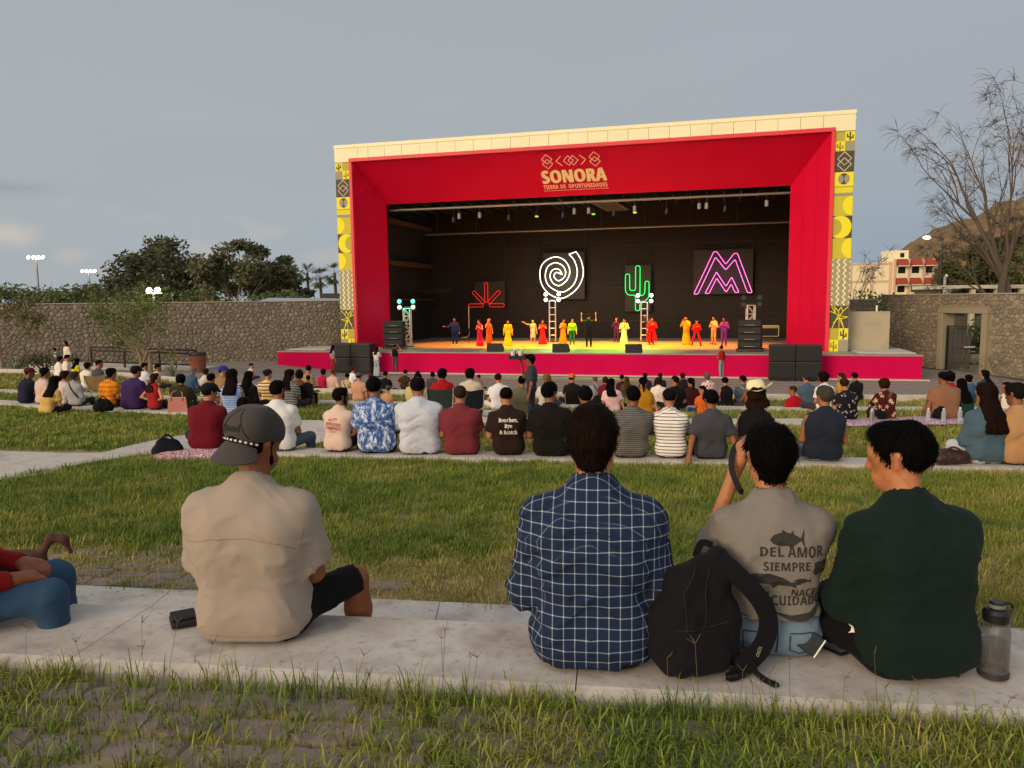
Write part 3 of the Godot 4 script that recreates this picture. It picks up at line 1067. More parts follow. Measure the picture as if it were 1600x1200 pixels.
	for p in [[8.42, 5.6, 0.075], [7.45, 12.2, 0.06]]:
		b = MB.new()
		b.rod(Vector3(-12.4, p[0], -p[1]), Vector3(12.2, p[0], -p[1]), p[2], 8)
		part("lighting_bar", b.mesh(), grey, S)
		for k in 9:
			b = MB.new()
			b.rod(Vector3(-11.5 + k * 2.9, p[0], -p[1]), Vector3(-11.5 + k * 2.9, p[0] + 2.6, -p[1] + 0.1), 0.035, 6)
			part("hanger", b.mesh(), mats["steel_dark"], S)
	b = MB.new()
	for k in 26:
		b.box(at(-12.0 + k * 0.95, 8.75, -8.8), Vector3(0.05, 0.12, 5.4))
	part("ceiling_joist", b.mesh(), mats["steel_dark"], S)
	var cw := Node3D.new()
	cw.name = "catwalk"
	S.add_child(cw)
	for k in 11:
		box_part("rung", Vector3(0.9 + k * 0.04, 8.5, -6.4 - k * 0.5), Vector3(1.25, 0.05, 0.12), grey, cw)
	for k in [-1.0, 1.0]:
		b = MB.new()
		b.beam(Vector3(0.9 + k * 0.68, 8.55, -6.2), Vector3(1.3 + k * 0.68, 8.55, -11.6), 0.06, 0.12)
		part("rail", b.mesh(), grey, cw)
	# small can lamps on the front bar
	for p in [-7.6, -6.3, -0.5, 0.35, 3.0, 6.6, 7.0, 10.2]:
		var l := Node3D.new()
		l.name = "can_lamp"
		l.position = Vector3(p, 8.36, -5.6)
		S.add_child(l, true)
		b = MB.new()
		b.rod(Vector3(0, 0, 0), Vector3(0, -0.28, 0), 0.02, 5)
		part("bracket", b.mesh(), mats["steel_dark"], l)
		b = MB.new()
		b.lathe(at(0, -0.62, 0), [Vector2(0.0, 0.34), Vector2(0.08, 0.33), Vector2(0.1, 0.28), Vector2(0.1, 0.0), Vector2(0.09, 0.0)], 10)
		part("housing", b.mesh(), mat("lamp_grey", hexc("8d8983"), 0.6), l)
	logo(S, o, n)
	# the low concrete screen beside the stage, a building part of its own
	var w := thing("concrete_screen_wall", "plain beige concrete wall panel standing beside the yellow pilaster", "wall", on_stage(15.15, 3.3), stage_turn())
	box_part("panel", Vector3(0, 1.0, 0), Vector3(2.05, 2.0, 0.22), mats["render_concrete"], w, 0.015)
	b = MB.new()
	b.rod(Vector3(0.4, 1.99, 0), Vector3(0.4, 2.3, 0), 0.05, 8)
	part("vent_pipe", b.mesh(), mat("pvc", hexc("e5e2da"), 0.5), w)

func art_picture(kind: String) -> ImageTexture:
	var W := 96
	var H := {"cactus_blocks": 100, "dotted_diamond": 108, "eye": 76, "bar": 44, "half_disc": 100, "disc_ring": 112, "zigzag": 240, "deer": 118}[kind] as int
	var im := Image.create(W, H, false, Image.FORMAT_RGB8)
	var Y := hexc("e9de1c")
	var O := hexc("b3a93a")
	var D := hexc("4a4436")
	var G := hexc("97927e")
	var Wt := hexc("efe9c4")
	for j in H:
		for i in W:
			var x := (i + 0.5) / W
			var y := (j + 0.5) / W
			var c := Y
			match kind:
				"cactus_blocks":
					var yy := float(j) / H
					var tl := x < 0.5 and yy < 0.5
					var br := x >= 0.5 and yy >= 0.5
					c = Y if tl or br else (O if yy < 0.5 else G)
					if tl and cactus(Vector2(x / 0.5, yy / 0.5)): c = D
					if br and cactus(Vector2((x - 0.5) / 0.5, (yy - 0.5) / 0.5)): c = O.darkened(0.2)
				"dotted_diamond":
					c = D
					for cy in [0.40, 0.72]:
						var m := absf(x - 0.5) + absf(y - cy)
						if absf(m - 0.36) < 0.030 and fposmod((x + y * 0.5) * 18.0, 1.0) < 0.7: c = Wt
				"eye":
					c = Y
					var e := Vector2((x - 0.5) / 0.3, (y - 0.36) / 0.30).length()
					if e < 1.0:
						c = D
						if Vector2((x - 0.28) / 0.2, (y - 0.36) / 0.26).length() < 1.0 or Vector2((x - 0.72) / 0.2, (y - 0.36) / 0.26).length() < 1.0: c = G
					if y > 0.74: c = O
				"bar":
					c = Y.lerp(O, 0.25) if y < 0.3 else G
				"half_disc":
					c = O.lerp(Y, 0.3)
					if Vector2(x + 0.05, (y - 0.5) / 0.95).length() < 0.56: c = Y
				"disc_ring":
					c = D
					if Vector2(x - 0.62, y - 0.58).length() < 0.60: c = Y
					if Vector2(x - 0.98, y - 0.58).length() < 0.46: c = O
				"zigzag":
					c = G.lerp(O, 0.2)
					var zz := absf(fposmod(y * 3.2, 1.0) - 0.5) * 0.30
					if fposmod(x * 3.0 + zz * 3.0, 1.0) < 0.24: c = Wt
				"deer":
					c = D
			im.set_pixel(i, j, c)
	if kind == "deer":
		var pts := [[.5, .55, .95, .62], [.95, .62, .62, .72], [.62, .72, .42, .58], [.42, .58, .5, .55], [.5, .55, .3, .42], [.3, .42, .1, .05], [.3, .42, .02, .3], [.5, .52, .45, .3], [.45, .3, .2, .02], [.45, .3, .6, .05], [.55, .52, .7, .3], [.7, .3, .95, .05], [.7, .3, .6, .12], [.42, .6, .15, 1.2], [.5, .65, .5, 1.2], [.6, .72, .75, 1.2], [.5, .65, .2, .95], [.5, .65, .75, 1.2], [.3, .42, .25, .15]]
		for p in pts:
			for s in 90:
				var q := Vector2(p[0], p[1]).lerp(Vector2(p[2], p[3]), s / 89.0) * W
				for a in range(-1, 2):
					for e in range(-1, 2):
						var xi := W - 1 - int(q.x) + a
						var yi := int(q.y) + e
						if xi >= 0 and yi >= 0 and xi < W and yi < H: im.set_pixel(xi, yi, Y)
	return ImageTexture.create_from_image(im)

func cactus(p: Vector2) -> bool:
	var w := 0.08
	if absf(p.x - 0.5) < w and p.y > 0.1 and p.y < 0.95: return true
	if absf(p.x - 0.22) < w * 0.8 and p.y > 0.4 and p.y < 0.7: return true
	if absf(p.x - 0.78) < w * 0.8 and p.y > 0.25 and p.y < 0.62: return true
	if absf(p.y - 0.68) < w * 0.8 and p.x > 0.15 and p.x < 0.5: return true
	return absf(p.y - 0.58) < w * 0.8 and p.x > 0.5 and p.x < 0.85

func text_mesh(s: String, size: float, serif := false, weight := 700, embolden := 0.0) -> TextMesh:
	var f := SystemFont.new()
	f.font_names = PackedStringArray(["Droid Serif" if serif else "Droid Sans"])
	f.font_weight = weight
	f.multichannel_signed_distance_field = false
	var t := TextMesh.new()
	if embolden > 0.0:
		var fv := FontVariation.new()
		fv.base_font = f
		fv.variation_embolden = embolden
		t.font = fv
	else:
		t.font = f
	t.text = s
	t.font_size = 64
	t.pixel_size = size / 64.0
	t.depth = 0.0
	t.curve_step = 1.0
	return t

func logo(S: Node3D, o: Array, n: Array) -> void:
	# the sign on the soffit: it lies on the sloping red face
	var right := Vector3.RIGHT
	var up: Vector3 = (o[1] - n[1])
	up.x = 0
	var slope := up.length()
	up = up.normalized()
	var nrm := right.cross(up).normalized()
	if nrm.z < 0:
		nrm = -nrm
	var mid := Vector3(-0.22, n[1].y, n[1].z)
	var base := Transform3D(Basis(right, up, nrm), mid + nrm * 0.012)
	var L := Node3D.new()
	L.name = "sign"
	L.transform = base
	S.add_child(L)
	var add := func(txt: String, size: float, wide: float, y: float, m: Material, called: String, x := 0.0, emb := 0.0):
		var tm := text_mesh(txt, size, false, 700, emb)
		var e := part(called, tm, m, L)
		var wdt: float = tm.get_aabb().size.x
		e.scale = Vector3(wide / wdt, 1.0, 1.0)
		e.position = Vector3(x, y, 0)
		return e
	add.call("SONORA", 1.22, 3.62, slope * 0.43, mats["logo_cream"], "lettering")
	for k in [-1.0, 1.0]:
		var e: Node3D = add.call("SONORA", 1.22, 3.62, slope * 0.43 + 0.02 * k, mats["logo_cream"], "lettering", 0.035 * k)
		e.position.z = 0.004 + 0.002 * k
	add.call("TIERRA", 0.40, 0.86, slope * 0.215, mats["logo_pink"], "lettering", -1.40)
	add.call("DE", 0.40, 0.30, slope * 0.215, mats["logo_pink"], "lettering", -0.70)
	add.call("OPORTUNIDADES", 0.40, 2.20, slope * 0.215, mats["logo_pink"], "lettering", 0.72)
	var b := MB.new()
	for i in 40:
		b.box(at(-1.82 + i * 0.0935, slope * 0.135, 0), Vector3(0.045, 0.05, 0.01))
	part("dotted_line", b.mesh(), mats["logo_pink"], L).set_meta("kind", "stuff")
	b = MB.new()
	var line := func(p: Vector2, q: Vector2):
		b.beam(Vector3(p.x, p.y, 0), Vector3(q.x, q.y, 0), 0.045, 0.01)
	var diamond := func(cx: float, cy: float, w: float, h: float):
		var pts := [Vector2(cx, cy + h), Vector2(cx + w, cy), Vector2(cx, cy - h), Vector2(cx - w, cy)]
		for i in 4:
			line.call(pts[i], pts[(i + 1) % 4])
	var y0 := slope * 0.76
	for k in [-1.32, 1.32]:
		diamond.call(k, y0 + 0.16, 0.29, 0.33)
		diamond.call(k, y0 - 0.16, 0.29, 0.33)
	diamond.call(-0.13, y0, 0.28, 0.33)
	diamond.call(0.13, y0, 0.28, 0.33)
	for k in [-1.0, 1.0]:
		line.call(Vector2(k * 0.52, y0 + 0.33), Vector2(k * 0.82, y0))
		line.call(Vector2(k * 0.82, y0), Vector2(k * 0.52, y0 - 0.33))
	part("ornament", b.mesh(), mats["logo_pink"], L)

# ---------------------------------------------------------------- rubble walls
func voronoi(w: float, h: float, cell: float, rng: RandomNumberGenerator, gap: float) -> Array:
	var nx := int(ceil(w / cell)) + 2
	var ny := int(ceil(h / (cell * 0.8))) + 2
	var site := {}
	for j in range(-1, ny + 1):
		for i in range(-1, nx + 1):
			site[Vector2i(i, j)] = Vector2((i + 0.5 * (j & 1) + rng.randf_range(-0.42, 0.42)) * cell, (j + rng.randf_range(-0.4, 0.4)) * cell * 0.8)
	var out := []
	var frame := PackedVector2Array([Vector2(0, 0), Vector2(w, 0), Vector2(w, h), Vector2(0, h)])
	for j in ny:
		for i in nx:
			var s: Vector2 = site[Vector2i(i, j)]
			var poly := PackedVector2Array([s + Vector2(-1, -1) * cell * 2, s + Vector2(1, -1) * cell * 2, s + Vector2(1, 1) * cell * 2, s + Vector2(-1, 1) * cell * 2])
			for dj in range(-2, 3):
				for di in range(-2, 3):
					var o = site.get(Vector2i(i + di, j + dj))
					if o == null or (di == 0 and dj == 0):
						continue
					var nrm: Vector2 = (o - s)
					poly = clip_half(poly, (o + s) * 0.5, nrm)
			var inside := Geometry2D.intersect_polygons(poly, frame)
			if inside.is_empty():
				continue
			var sh := Geometry2D.offset_polygon(inside[0], -gap)
			if sh.is_empty() or sh[0].size() < 3:
				continue
			out.append(sh[0])
	return out

func clip_half(poly: PackedVector2Array, p: Vector2, n: Vector2) -> PackedVector2Array:
	var r := PackedVector2Array()
	for i in poly.size():
		var a := poly[i]
		var b := poly[(i + 1) % poly.size()]
		var da := (a - p).dot(n)
		var db := (b - p).dot(n)
		if da <= 0.0:
			r.append(a)
		if (da < 0.0) != (db < 0.0):
			r.append(a.lerp(b, da / (da - db)))
	return r

func poly_area(p: PackedVector2Array) -> float:
	var s := 0.0
	for i in p.size():
		s += p[i].cross(p[(i + 1) % p.size()])
	return absf(s) * 0.5

func stone(b: MB, poly: PackedVector2Array, o: Vector2, proud: float, rng: RandomNumberGenerator) -> void:
	var c := Vector2.ZERO
	for p in poly:
		c += p
	c /= poly.size()
	var n := poly.size()
	var tip := Vector3(c.x - o.x, c.y - o.y, proud + rng.randf_range(-0.01, 0.03))
	var lean := Vector2(rng.randf_range(-0.08, 0.08), rng.randf_range(-0.08, 0.08))
	var top := []
	var rim := []
	for p in poly:
		var q := c.lerp(p, rng.randf_range(0.66, 0.84))
		top.append(Vector3(q.x - o.x, q.y - o.y, proud + (q - c).dot(lean) + rng.randf_range(-0.012, 0.012)))
		rim.append(Vector3(p.x - o.x, p.y - o.y, proud * 0.3))
	for i in n:
		var k := (i + 1) % n
		var mid: Vector3 = (rim[i] + rim[k]) * 0.5 - Vector3(c.x - o.x, c.y - o.y, 0)
		b.face([tip, top[i], top[k]], Vector3.BACK)
		b.face([top[i], top[k], rim[k], rim[i]], mid + Vector3(0, 0, 0.05))
		b.face([rim[i], rim[k], rim[k] - Vector3(0, 0, proud * 0.3 + 0.02), rim[i] - Vector3(0, 0, proud * 0.3 + 0.02)], Vector3(mid.x, mid.y, 0))

func stone_mats() -> Array:
	var r := []
	var cols := [["7d7567", "867d6e"], ["877d6d", "908574"], ["8e8371", "998d7a"], ["7b7162", "857a69"], ["857c6e", "7f7668"], ["958a79", "a09584"]]
	for i in cols.size():
		var a := hexc(cols[i][0])
		var b := hexc(cols[i][1])
		var m := mat("stone_%d" % i, Color(1, 1, 1), 0.92)
		if not mats.has("stone_tex"):
			mats["stone_tex"] = noise_tex(61, 0.03, [Color(0.7, 0.7, 0.7), Color(1, 1, 1), Color(0.85, 0.82, 0.8)], 256, 5)
		tri(m, mats["stone_tex"], 0.9)
		m.albedo_color = a.lerp(b, 0.5)
		r.append(m)
	return r

func stone_wall(label: String, A: Vector3, B: Vector3, h: float, cell: float, holes: Array, sd: int, single: int) -> Node3D:
	# A to B runs left to right seen from the front
	var d := B - A
	var L := d.length()
	var t := thing("stone_wall", label, "wall", A, atan2(-d.z, d.x))
	var core := MB.new()
	var cuts := [0.0]
	for r in holes:
		core.box(at((cuts[-1] + r.position.x) / 2, h / 2, -0.28), Vector3(r.position.x - cuts[-1], h, 0.5))
		core.box(at(r.position.x + r.size.x / 2, (h + r.end.y) / 2, -0.28), Vector3(r.size.x, h - r.end.y, 0.5))
		cuts.append(r.end.x)
	core.box(at((cuts[-1] + L) / 2, h / 2, -0.28), Vector3(L - cuts[-1], h, 0.5))
	part("mortar_core", core.mesh(), mat("mortar", hexc("897d69"), 0.95), t)
	var cap := MB.new()
	cap.box(at(L / 2, h + 0.03, -0.27), Vector3(L, 0.06, 0.6), 0.02)
	part("capping", cap.mesh(), mats["render_concrete"], t)
	var rng := RandomNumberGenerator.new()
	rng.seed = sd
	var polys := voronoi(L, h, cell, rng, 0.014)
	polys = polys.filter(func(p): return not holes.any(func(r): return not Geometry2D.intersect_polygons(p, PackedVector2Array([r.position, Vector2(r.end.x, r.position.y), r.end, Vector2(r.position.x, r.end.y)])).is_empty()))
	polys.sort_custom(func(p, q): return poly_area(p) > poly_area(q))
	var ms := stone_mats()
	var rest := [MB.new(), MB.new(), MB.new()]
	for i in polys.size():
		var pr := rng.randf_range(0.025, 0.06)
		if i < single:
			var c := Vector2.ZERO
			for p in polys[i]:
				c += p
			c /= polys[i].size()
			var b := MB.new()
			stone(b, polys[i], c, pr, rng)
			var o := part("stone", b.mesh(), ms[rng.randi() % ms.size()], t)
			o.position = Vector3(c.x, c.y, -0.02)
		else:
			stone(rest[i % 3], polys[i], Vector2(0, 0.0), pr, rng)
	for k in 3:
		if rest[k].v.size():
			var o := part("small_stones", rest[k].mesh(), ms[k * 2], t)
			o.position.z = -0.02
			o.set_meta("kind", "stuff")
	return t

func build_walls() -> void:
	stone_wall("long rubble stone wall behind the handrails and the small green trees", Vector3(-37, -2.45, -37.6), Vector3(-9.3, -2.55, -49.4), 3.95, 0.28, [], 7, 290)
	# the wall with the gateway: runs away from the camera, facing the stage side
	var A := Vector3(21.9, -2.5, -45.6)
	var B := Vector3(24.9, -2.5, -30.6)
	var L := (B - A).length()
	var g0 := (Vector3(22.95, -2.5, -40.7) - A).length()
	var w := stone_wall("warm lit rubble stone wall with a concrete framed gateway", A, B, 3.95, 0.26, [Rect2(g0 - 0.25, -0.1, 3.2, 3.35)], 9, 290)
	var conc := mat("gate_concrete", hexc("8f866f"), 0.9)
	box_part("gate_jamb", Vector3(g0 - 0.1, 1.5, -0.2), Vector3(0.32, 3.0, 0.75), conc, w, 0.02)
	box_part("gate_jamb", Vector3(g0 + 2.8, 1.5, -0.2), Vector3(0.32, 3.0, 0.75), conc, w, 0.02)
	box_part("gate_lintel", Vector3(g0 + 1.35, 3.13, -0.2), Vector3(3.25, 0.26, 0.76), conc, w, 0.02)
	# the return of the wall in shade behind the concrete screen
	stone_wall("short return of the rubble wall behind the concrete panel", Vector3(17.6, -2.5, -46.6), Vector3(21.75, -2.5, -45.75), 3.7, 0.33, [], 10, 120)
	# black steel gate standing open, with its frame
	var d := (B - A).normalized()
	var turn := atan2(-d.z, d.x)
	var gp := A + d * (g0 + 0.1)
	var gate := thing("metal_gate", "black steel sheet gate leaf standing open in the stone gateway", "gate", gp, turn)
	var bm: Material = mats["black_metal"]
	box_part("post", Vector3(0.06, 1.15, -0.1), Vector3(0.09, 2.3, 0.09), bm, gate, 0.008)
	box_part("post", Vector3(2.42, 1.15, -0.1), Vector3(0.09, 2.3, 0.09), bm, gate, 0.008)
	box_part("top_bar", Vector3(1.24, 2.32, -0.1), Vector3(2.45, 0.07, 0.07), mat("rail_olive", hexc("3e4438"), 0.5, 0.3), gate, 0.008)
	var leaf := Node3D.new()
	leaf.name = "leaf"
	leaf.position = Vector3(0.12, 0.05, -0.1)
	leaf.rotation.y = 0.75
	gate.add_child(leaf)
	for i in 5:
		box_part("board", Vector3(0.13 + i * 0.21, 1.1, 0), Vector3(0.19, 2.15, 0.03), bm, leaf, 0.006)
	for y in [0.35, 1.1, 1.9]:
		box_part("cross_bar", Vector3(0.55, y, 0.03), Vector3(1.05, 0.06, 0.04), bm, leaf, 0.006)
	var b := MB.new()
	b.rod(Vector3(0.75, 1.18, 0.06), Vector3(1.25, 1.2, 0.06), 0.018, 6)
	part("bolt", b.mesh(), mat("bolt_chrome", hexc("d5d5d5"), 0.3, 0.8), leaf)
	# a handrail seen through the gateway
	rail("black handrail seen through the stone gateway", [gp + Vector3(0.8, 0, -1.6), gp + Vector3(2.6, 0, 0.3)], 1.0)

func rail(label: String, pts: Array, h: float, low := 0.25) -> void:
	var t := thing("handrail", label, "handrail", pts[0])
	var bm: Material = mats["black_metal"]
	for y in [h, h - 0.17, low]:
		var b := MB.new()
		for i in pts.size() - 1:
			b.beam(pts[i] - pts[0] + Vector3(0, y, 0), pts[i + 1] - pts[0] + Vector3(0, y, 0), 0.085, 0.085, 0.012)
		part("rail_bar", b.mesh(), bm, t)
	for i in pts.size():
		box_part("post", pts[i] - pts[0] + Vector3(0, h / 2, 0), Vector3(0.09, h, 0.09), bm, t, 0.012)

# ---------------------------------------------------------------- trees
var fan := 1.0
func branch(b: MB, p: Vector3, d: Vector3, l: float, r: float, depth: int, rng: RandomNumberGenerator, tips: Array, bend := 0.35, droop := 0.0, split := 3) -> void:
	var pts := PackedVector3Array([p])
	var rad := PackedFloat32Array([r])
	var n := 4
	for i in n:
		d = (d + Vector3(rng.randf_range(-bend, bend), rng.randf_range(-bend, bend) * 0.6 - droop, rng.randf_range(-bend, bend)) * 0.55).normalized()
		p += d * l / n
		pts.append(p)
		rad.append(lerpf(r, r * 0.5, float(i + 1) / n))
	b.tube(pts, rad, 7 if r > 0.08 else (5 if r > 0.02 else 3), false)
	if depth <= 0:
		tips.append([p, d, l])
		return
	var axis := d.cross(Vector3.UP if absf(d.y) < 0.9 else Vector3.RIGHT).normalized()
	for i in split:
		var k := rng.randi_range(2, n)
		var nd := d.rotated(axis, rng.randf_range(0.35, 0.85) * fan).rotated(d, TAU * (i + rng.randf()) / split)
		branch(b, pts[k], nd, l * rng.randf_range(0.6, 0.82), rad[k] * 0.72, depth - 1, rng, tips, bend, droop, split)
	branch(b, p, d, l * rng.randf_range(0.65, 0.85), rad[n] * 0.95, depth - 1, rng, tips, bend, droop, split)

func leaf_cloud(b: MB, c: Vector3, rad: Vector3, count: int, size: float, rng: RandomNumberGenerator, long := 2.2) -> void:
	for i in count:
		var v := Vector3(rng.randfn(), rng.randfn(), rng.randfn()).normalized() * pow(rng.randf(), 0.45)
		var p := c + v * rad
		var s := size * rng.randf_range(0.6, 1.25)
		var x := Vector3(rng.randfn(), rng.randfn() * 0.7 - 0.35, rng.randfn()).normalized()
		var y := x.cross(Vector3(rng.randfn(), rng.randfn(), rng.randfn())).normalized()
		b.q(p, p + x * s * 0.5 * long + y * s * 0.5, p + x * s * long, p + x * s * 0.5 * long - y * s * 0.5)

func leaf_mat(key: String, hex: String) -> StandardMaterial3D:
	var m := mat(key, hexc(hex), 0.7, 0.0, 0.35)
	m.backlight_enabled = true
	m.backlight = hexc(hex) * 0.5
	return m

func leafy_tree(called: String, label: String, group: String, base: Vector3, h: float, spread: float, lm: Material, bark: Material, sd: int, leaves := 2600, size := 0.28, trunks := 1, clear := 0.35) -> Node3D:
	var t := thing(called, label, "tree", base, 0.0, group)
	var rng := RandomNumberGenerator.new()
	rng.seed = sd
	var tips := []
	var b := MB.new()
	for k in trunks:
		var a := TAU * k / trunks + rng.randf()
		var d := Vector3(cos(a) * 0.25 * float(trunks > 1), 1, sin(a) * 0.25 * float(trunks > 1)).normalized()
		branch(b, Vector3(cos(a), 0, sin(a)) * 0.15 * float(trunks > 1), d, h * clear, h * 0.022 + 0.03, 3, rng, tips, 0.3, -0.02, 2)
	part("trunk", b.mesh(), bark, t)
	b = MB.new()
	var per := maxi(8, int(leaves / tips.size()))
	for e in tips:
		var p: Vector3 = e[0]
		p.x *= spread / (h * 0.45)
		p.z *= spread / (h * 0.45)
		p.y = minf(p.y, h)
		leaf_cloud(b, p, Vector3(1, 0.75, 1) * h * rng.randf_range(0.05, 0.15), per, size, rng)
	part("crown", b.mesh(), lm, t)
	return t

func bush(label: String, base: Vector3, rad: Vector3, lm: Material, sd: int, leaves := 900, size := 0.2, group := "") -> void:
	var t := thing("bush", label, "bush", base, 0.0, group)
	var rng := RandomNumberGenerator.new()
	rng.seed = sd
	var b := MB.new()
	var tips := []
	for k in 5:
		var a := TAU * k / 5
		branch(b, Vector3.ZERO, Vector3(cos(a) * 0.6, 1, sin(a) * 0.6).normalized(), rad.y * 0.8, 0.05, 2, rng, tips, 0.4, 0.0, 2)
	part("stem", b.mesh(), mats["bark"], t)
	b = MB.new()
	for k in 14:
		var c := Vector3(rng.randf_range(-0.75, 0.75) * rad.x, rad.y * rng.randf_range(0.45, 1.25), rng.randf_range(-0.75, 0.75) * rad.z)
		leaf_cloud(b, c, rad * rng.randf_range(0.28, 0.5), leaves / 14, size, rng)
	part("foliage", b.mesh(), lm, t)

func bare_tree(label: String, base: Vector3, stems: Array, sd: int, bark: Material, depth := 4, droop := 0.03) -> void:
	var t := thing("bare_tree", label, "tree", base, 0.0, "leafless trees behind the gate wall")
	var rng := RandomNumberGenerator.new()
	rng.seed = sd
	var tips := []
	fan = 0.58
	for s in stems:
		var b := MB.new()
		branch(b, s[0], s[1].normalized(), s[2], s[3], depth, rng, tips, 0.28, droop, 2)
		part("trunk", b.mesh(), bark, t)
	var tw := MB.new()
	for e in tips:
		for k in 8:
			var d: Vector3 = (e[1] + Vector3(rng.randfn(), rng.randfn() - 0.7, rng.randfn()) * 0.8).normalized()
			var p: Vector3 = e[0]
			var q: Vector3 = p + d * e[2] * 0.35
			var s: Vector3 = q + (d + Vector3(0, -0.6, 0)).normalized() * e[2] * 0.25
			tw.tube(PackedVector3Array([p, q, s]), PackedFloat32Array([0.016, 0.013, 0.008]), 3, false)
	part("twigs", tw.mesh(), bark, t)
	fan = 1.0

func palm(label: String, base: Vector3, h: float, sd: int) -> void:
	var t := thing("palm_tree", label, "palm tree", base, 0.0, "fan palms beyond the stone wall")
	var rng := RandomNumberGenerator.new()
	rng.seed = sd
	var b := MB.new()
	b.tube(PackedVector3Array([Vector3.ZERO, Vector3(0.1, h * 0.5, 0), Vector3(0, h, 0)]), PackedFloat32Array([0.28, 0.2, 0.18]), 8)
	part("trunk", b.mesh(), mats["bark"], t)
	b = MB.new()
	for k in 34:
		var a := rng.randf() * TAU
		var el := rng.randf_range(-0.9, 1.1)
		var d := Vector3(cos(a) * cos(el), sin(el), sin(a) * cos(el))
		var s := d.cross(Vector3.UP).normalized()
		var o := Vector3(0, h, 0)
		var m := o + d * 0.9
		for f in range(-4, 5):
			var e := m + (d + s * f * 0.22).normalized() * 0.95 - Vector3(0, 0.12 * absf(f) * 0.5 + 0.15, 0)
			b.q(m, m.lerp(e, 0.5) + s * 0.05, e, m.lerp(e, 0.5) - s * 0.05)
		b.q(o, o + s * 0.02, m + s * 0.02, m)
	part("fronds", b.mesh(), leaf_mat("palm_leaf", "4d5433"), t)

func flood_pole(label: String, base: Vector3, h: float, lamps: int, e: float) -> void:
	var t := thing("floodlight_pole", label, "floodlight", base, 0.0, "lit stadium floodlights beyond the trees")
	var b := MB.new()
	b.tube(PackedVector3Array([Vector3.ZERO, Vector3(0, h, 0)]), PackedFloat32Array([0.22, 0.12]), 8)
	part("pole", b.mesh(), mats["steel_grey"], t)
	box_part("crossarm", Vector3(0, h, 0), Vector3(lamps * 0.75, 0.14, 0.14), mats["steel_grey"], t)
	for i in lamps:
		var l := Node3D.new()
		l.name = "lamp_head"
		l.position = Vector3((i - (lamps - 1) * 0.5) * 0.75, h + 0.25, 0.12)
		t.add_child(l, true)
		var lb := MB.new()
		lb.lathe(Transform3D(Basis(Vector3.RIGHT, PI / 2 - 0.3), Vector3.ZERO), [Vector2(0.05, -0.35), Vector2(0.2, -0.2), Vector2(0.3, 0.0)], 12)
		part("housing", lb.mesh(), mats["steel_dark"], l)
		var gb := MB.new()
		gb.lathe(Transform3D(Basis(Vector3.RIGHT, PI / 2 - 0.3), Vector3(0, 0, 0)), [Vector2(0.28, -0.02), Vector2(0.2, 0.05), Vector2(0.0, 0.08)], 12)
		part("lamp_lens", gb.mesh(), glowing("flood_glow", hexc("fff6e0"), e), l)
	var li := OmniLight3D.new()
	li.name = "flood_light"
	li.position = Vector3(0, h + 0.3, 0.8)
	li.light_energy = 6.0
	li.light_size = 0.5
	li.omni_range = 120.0
	li.shadow_enabled = true
	li.light_color = hexc("fff2d8")
	t.add_child(li)

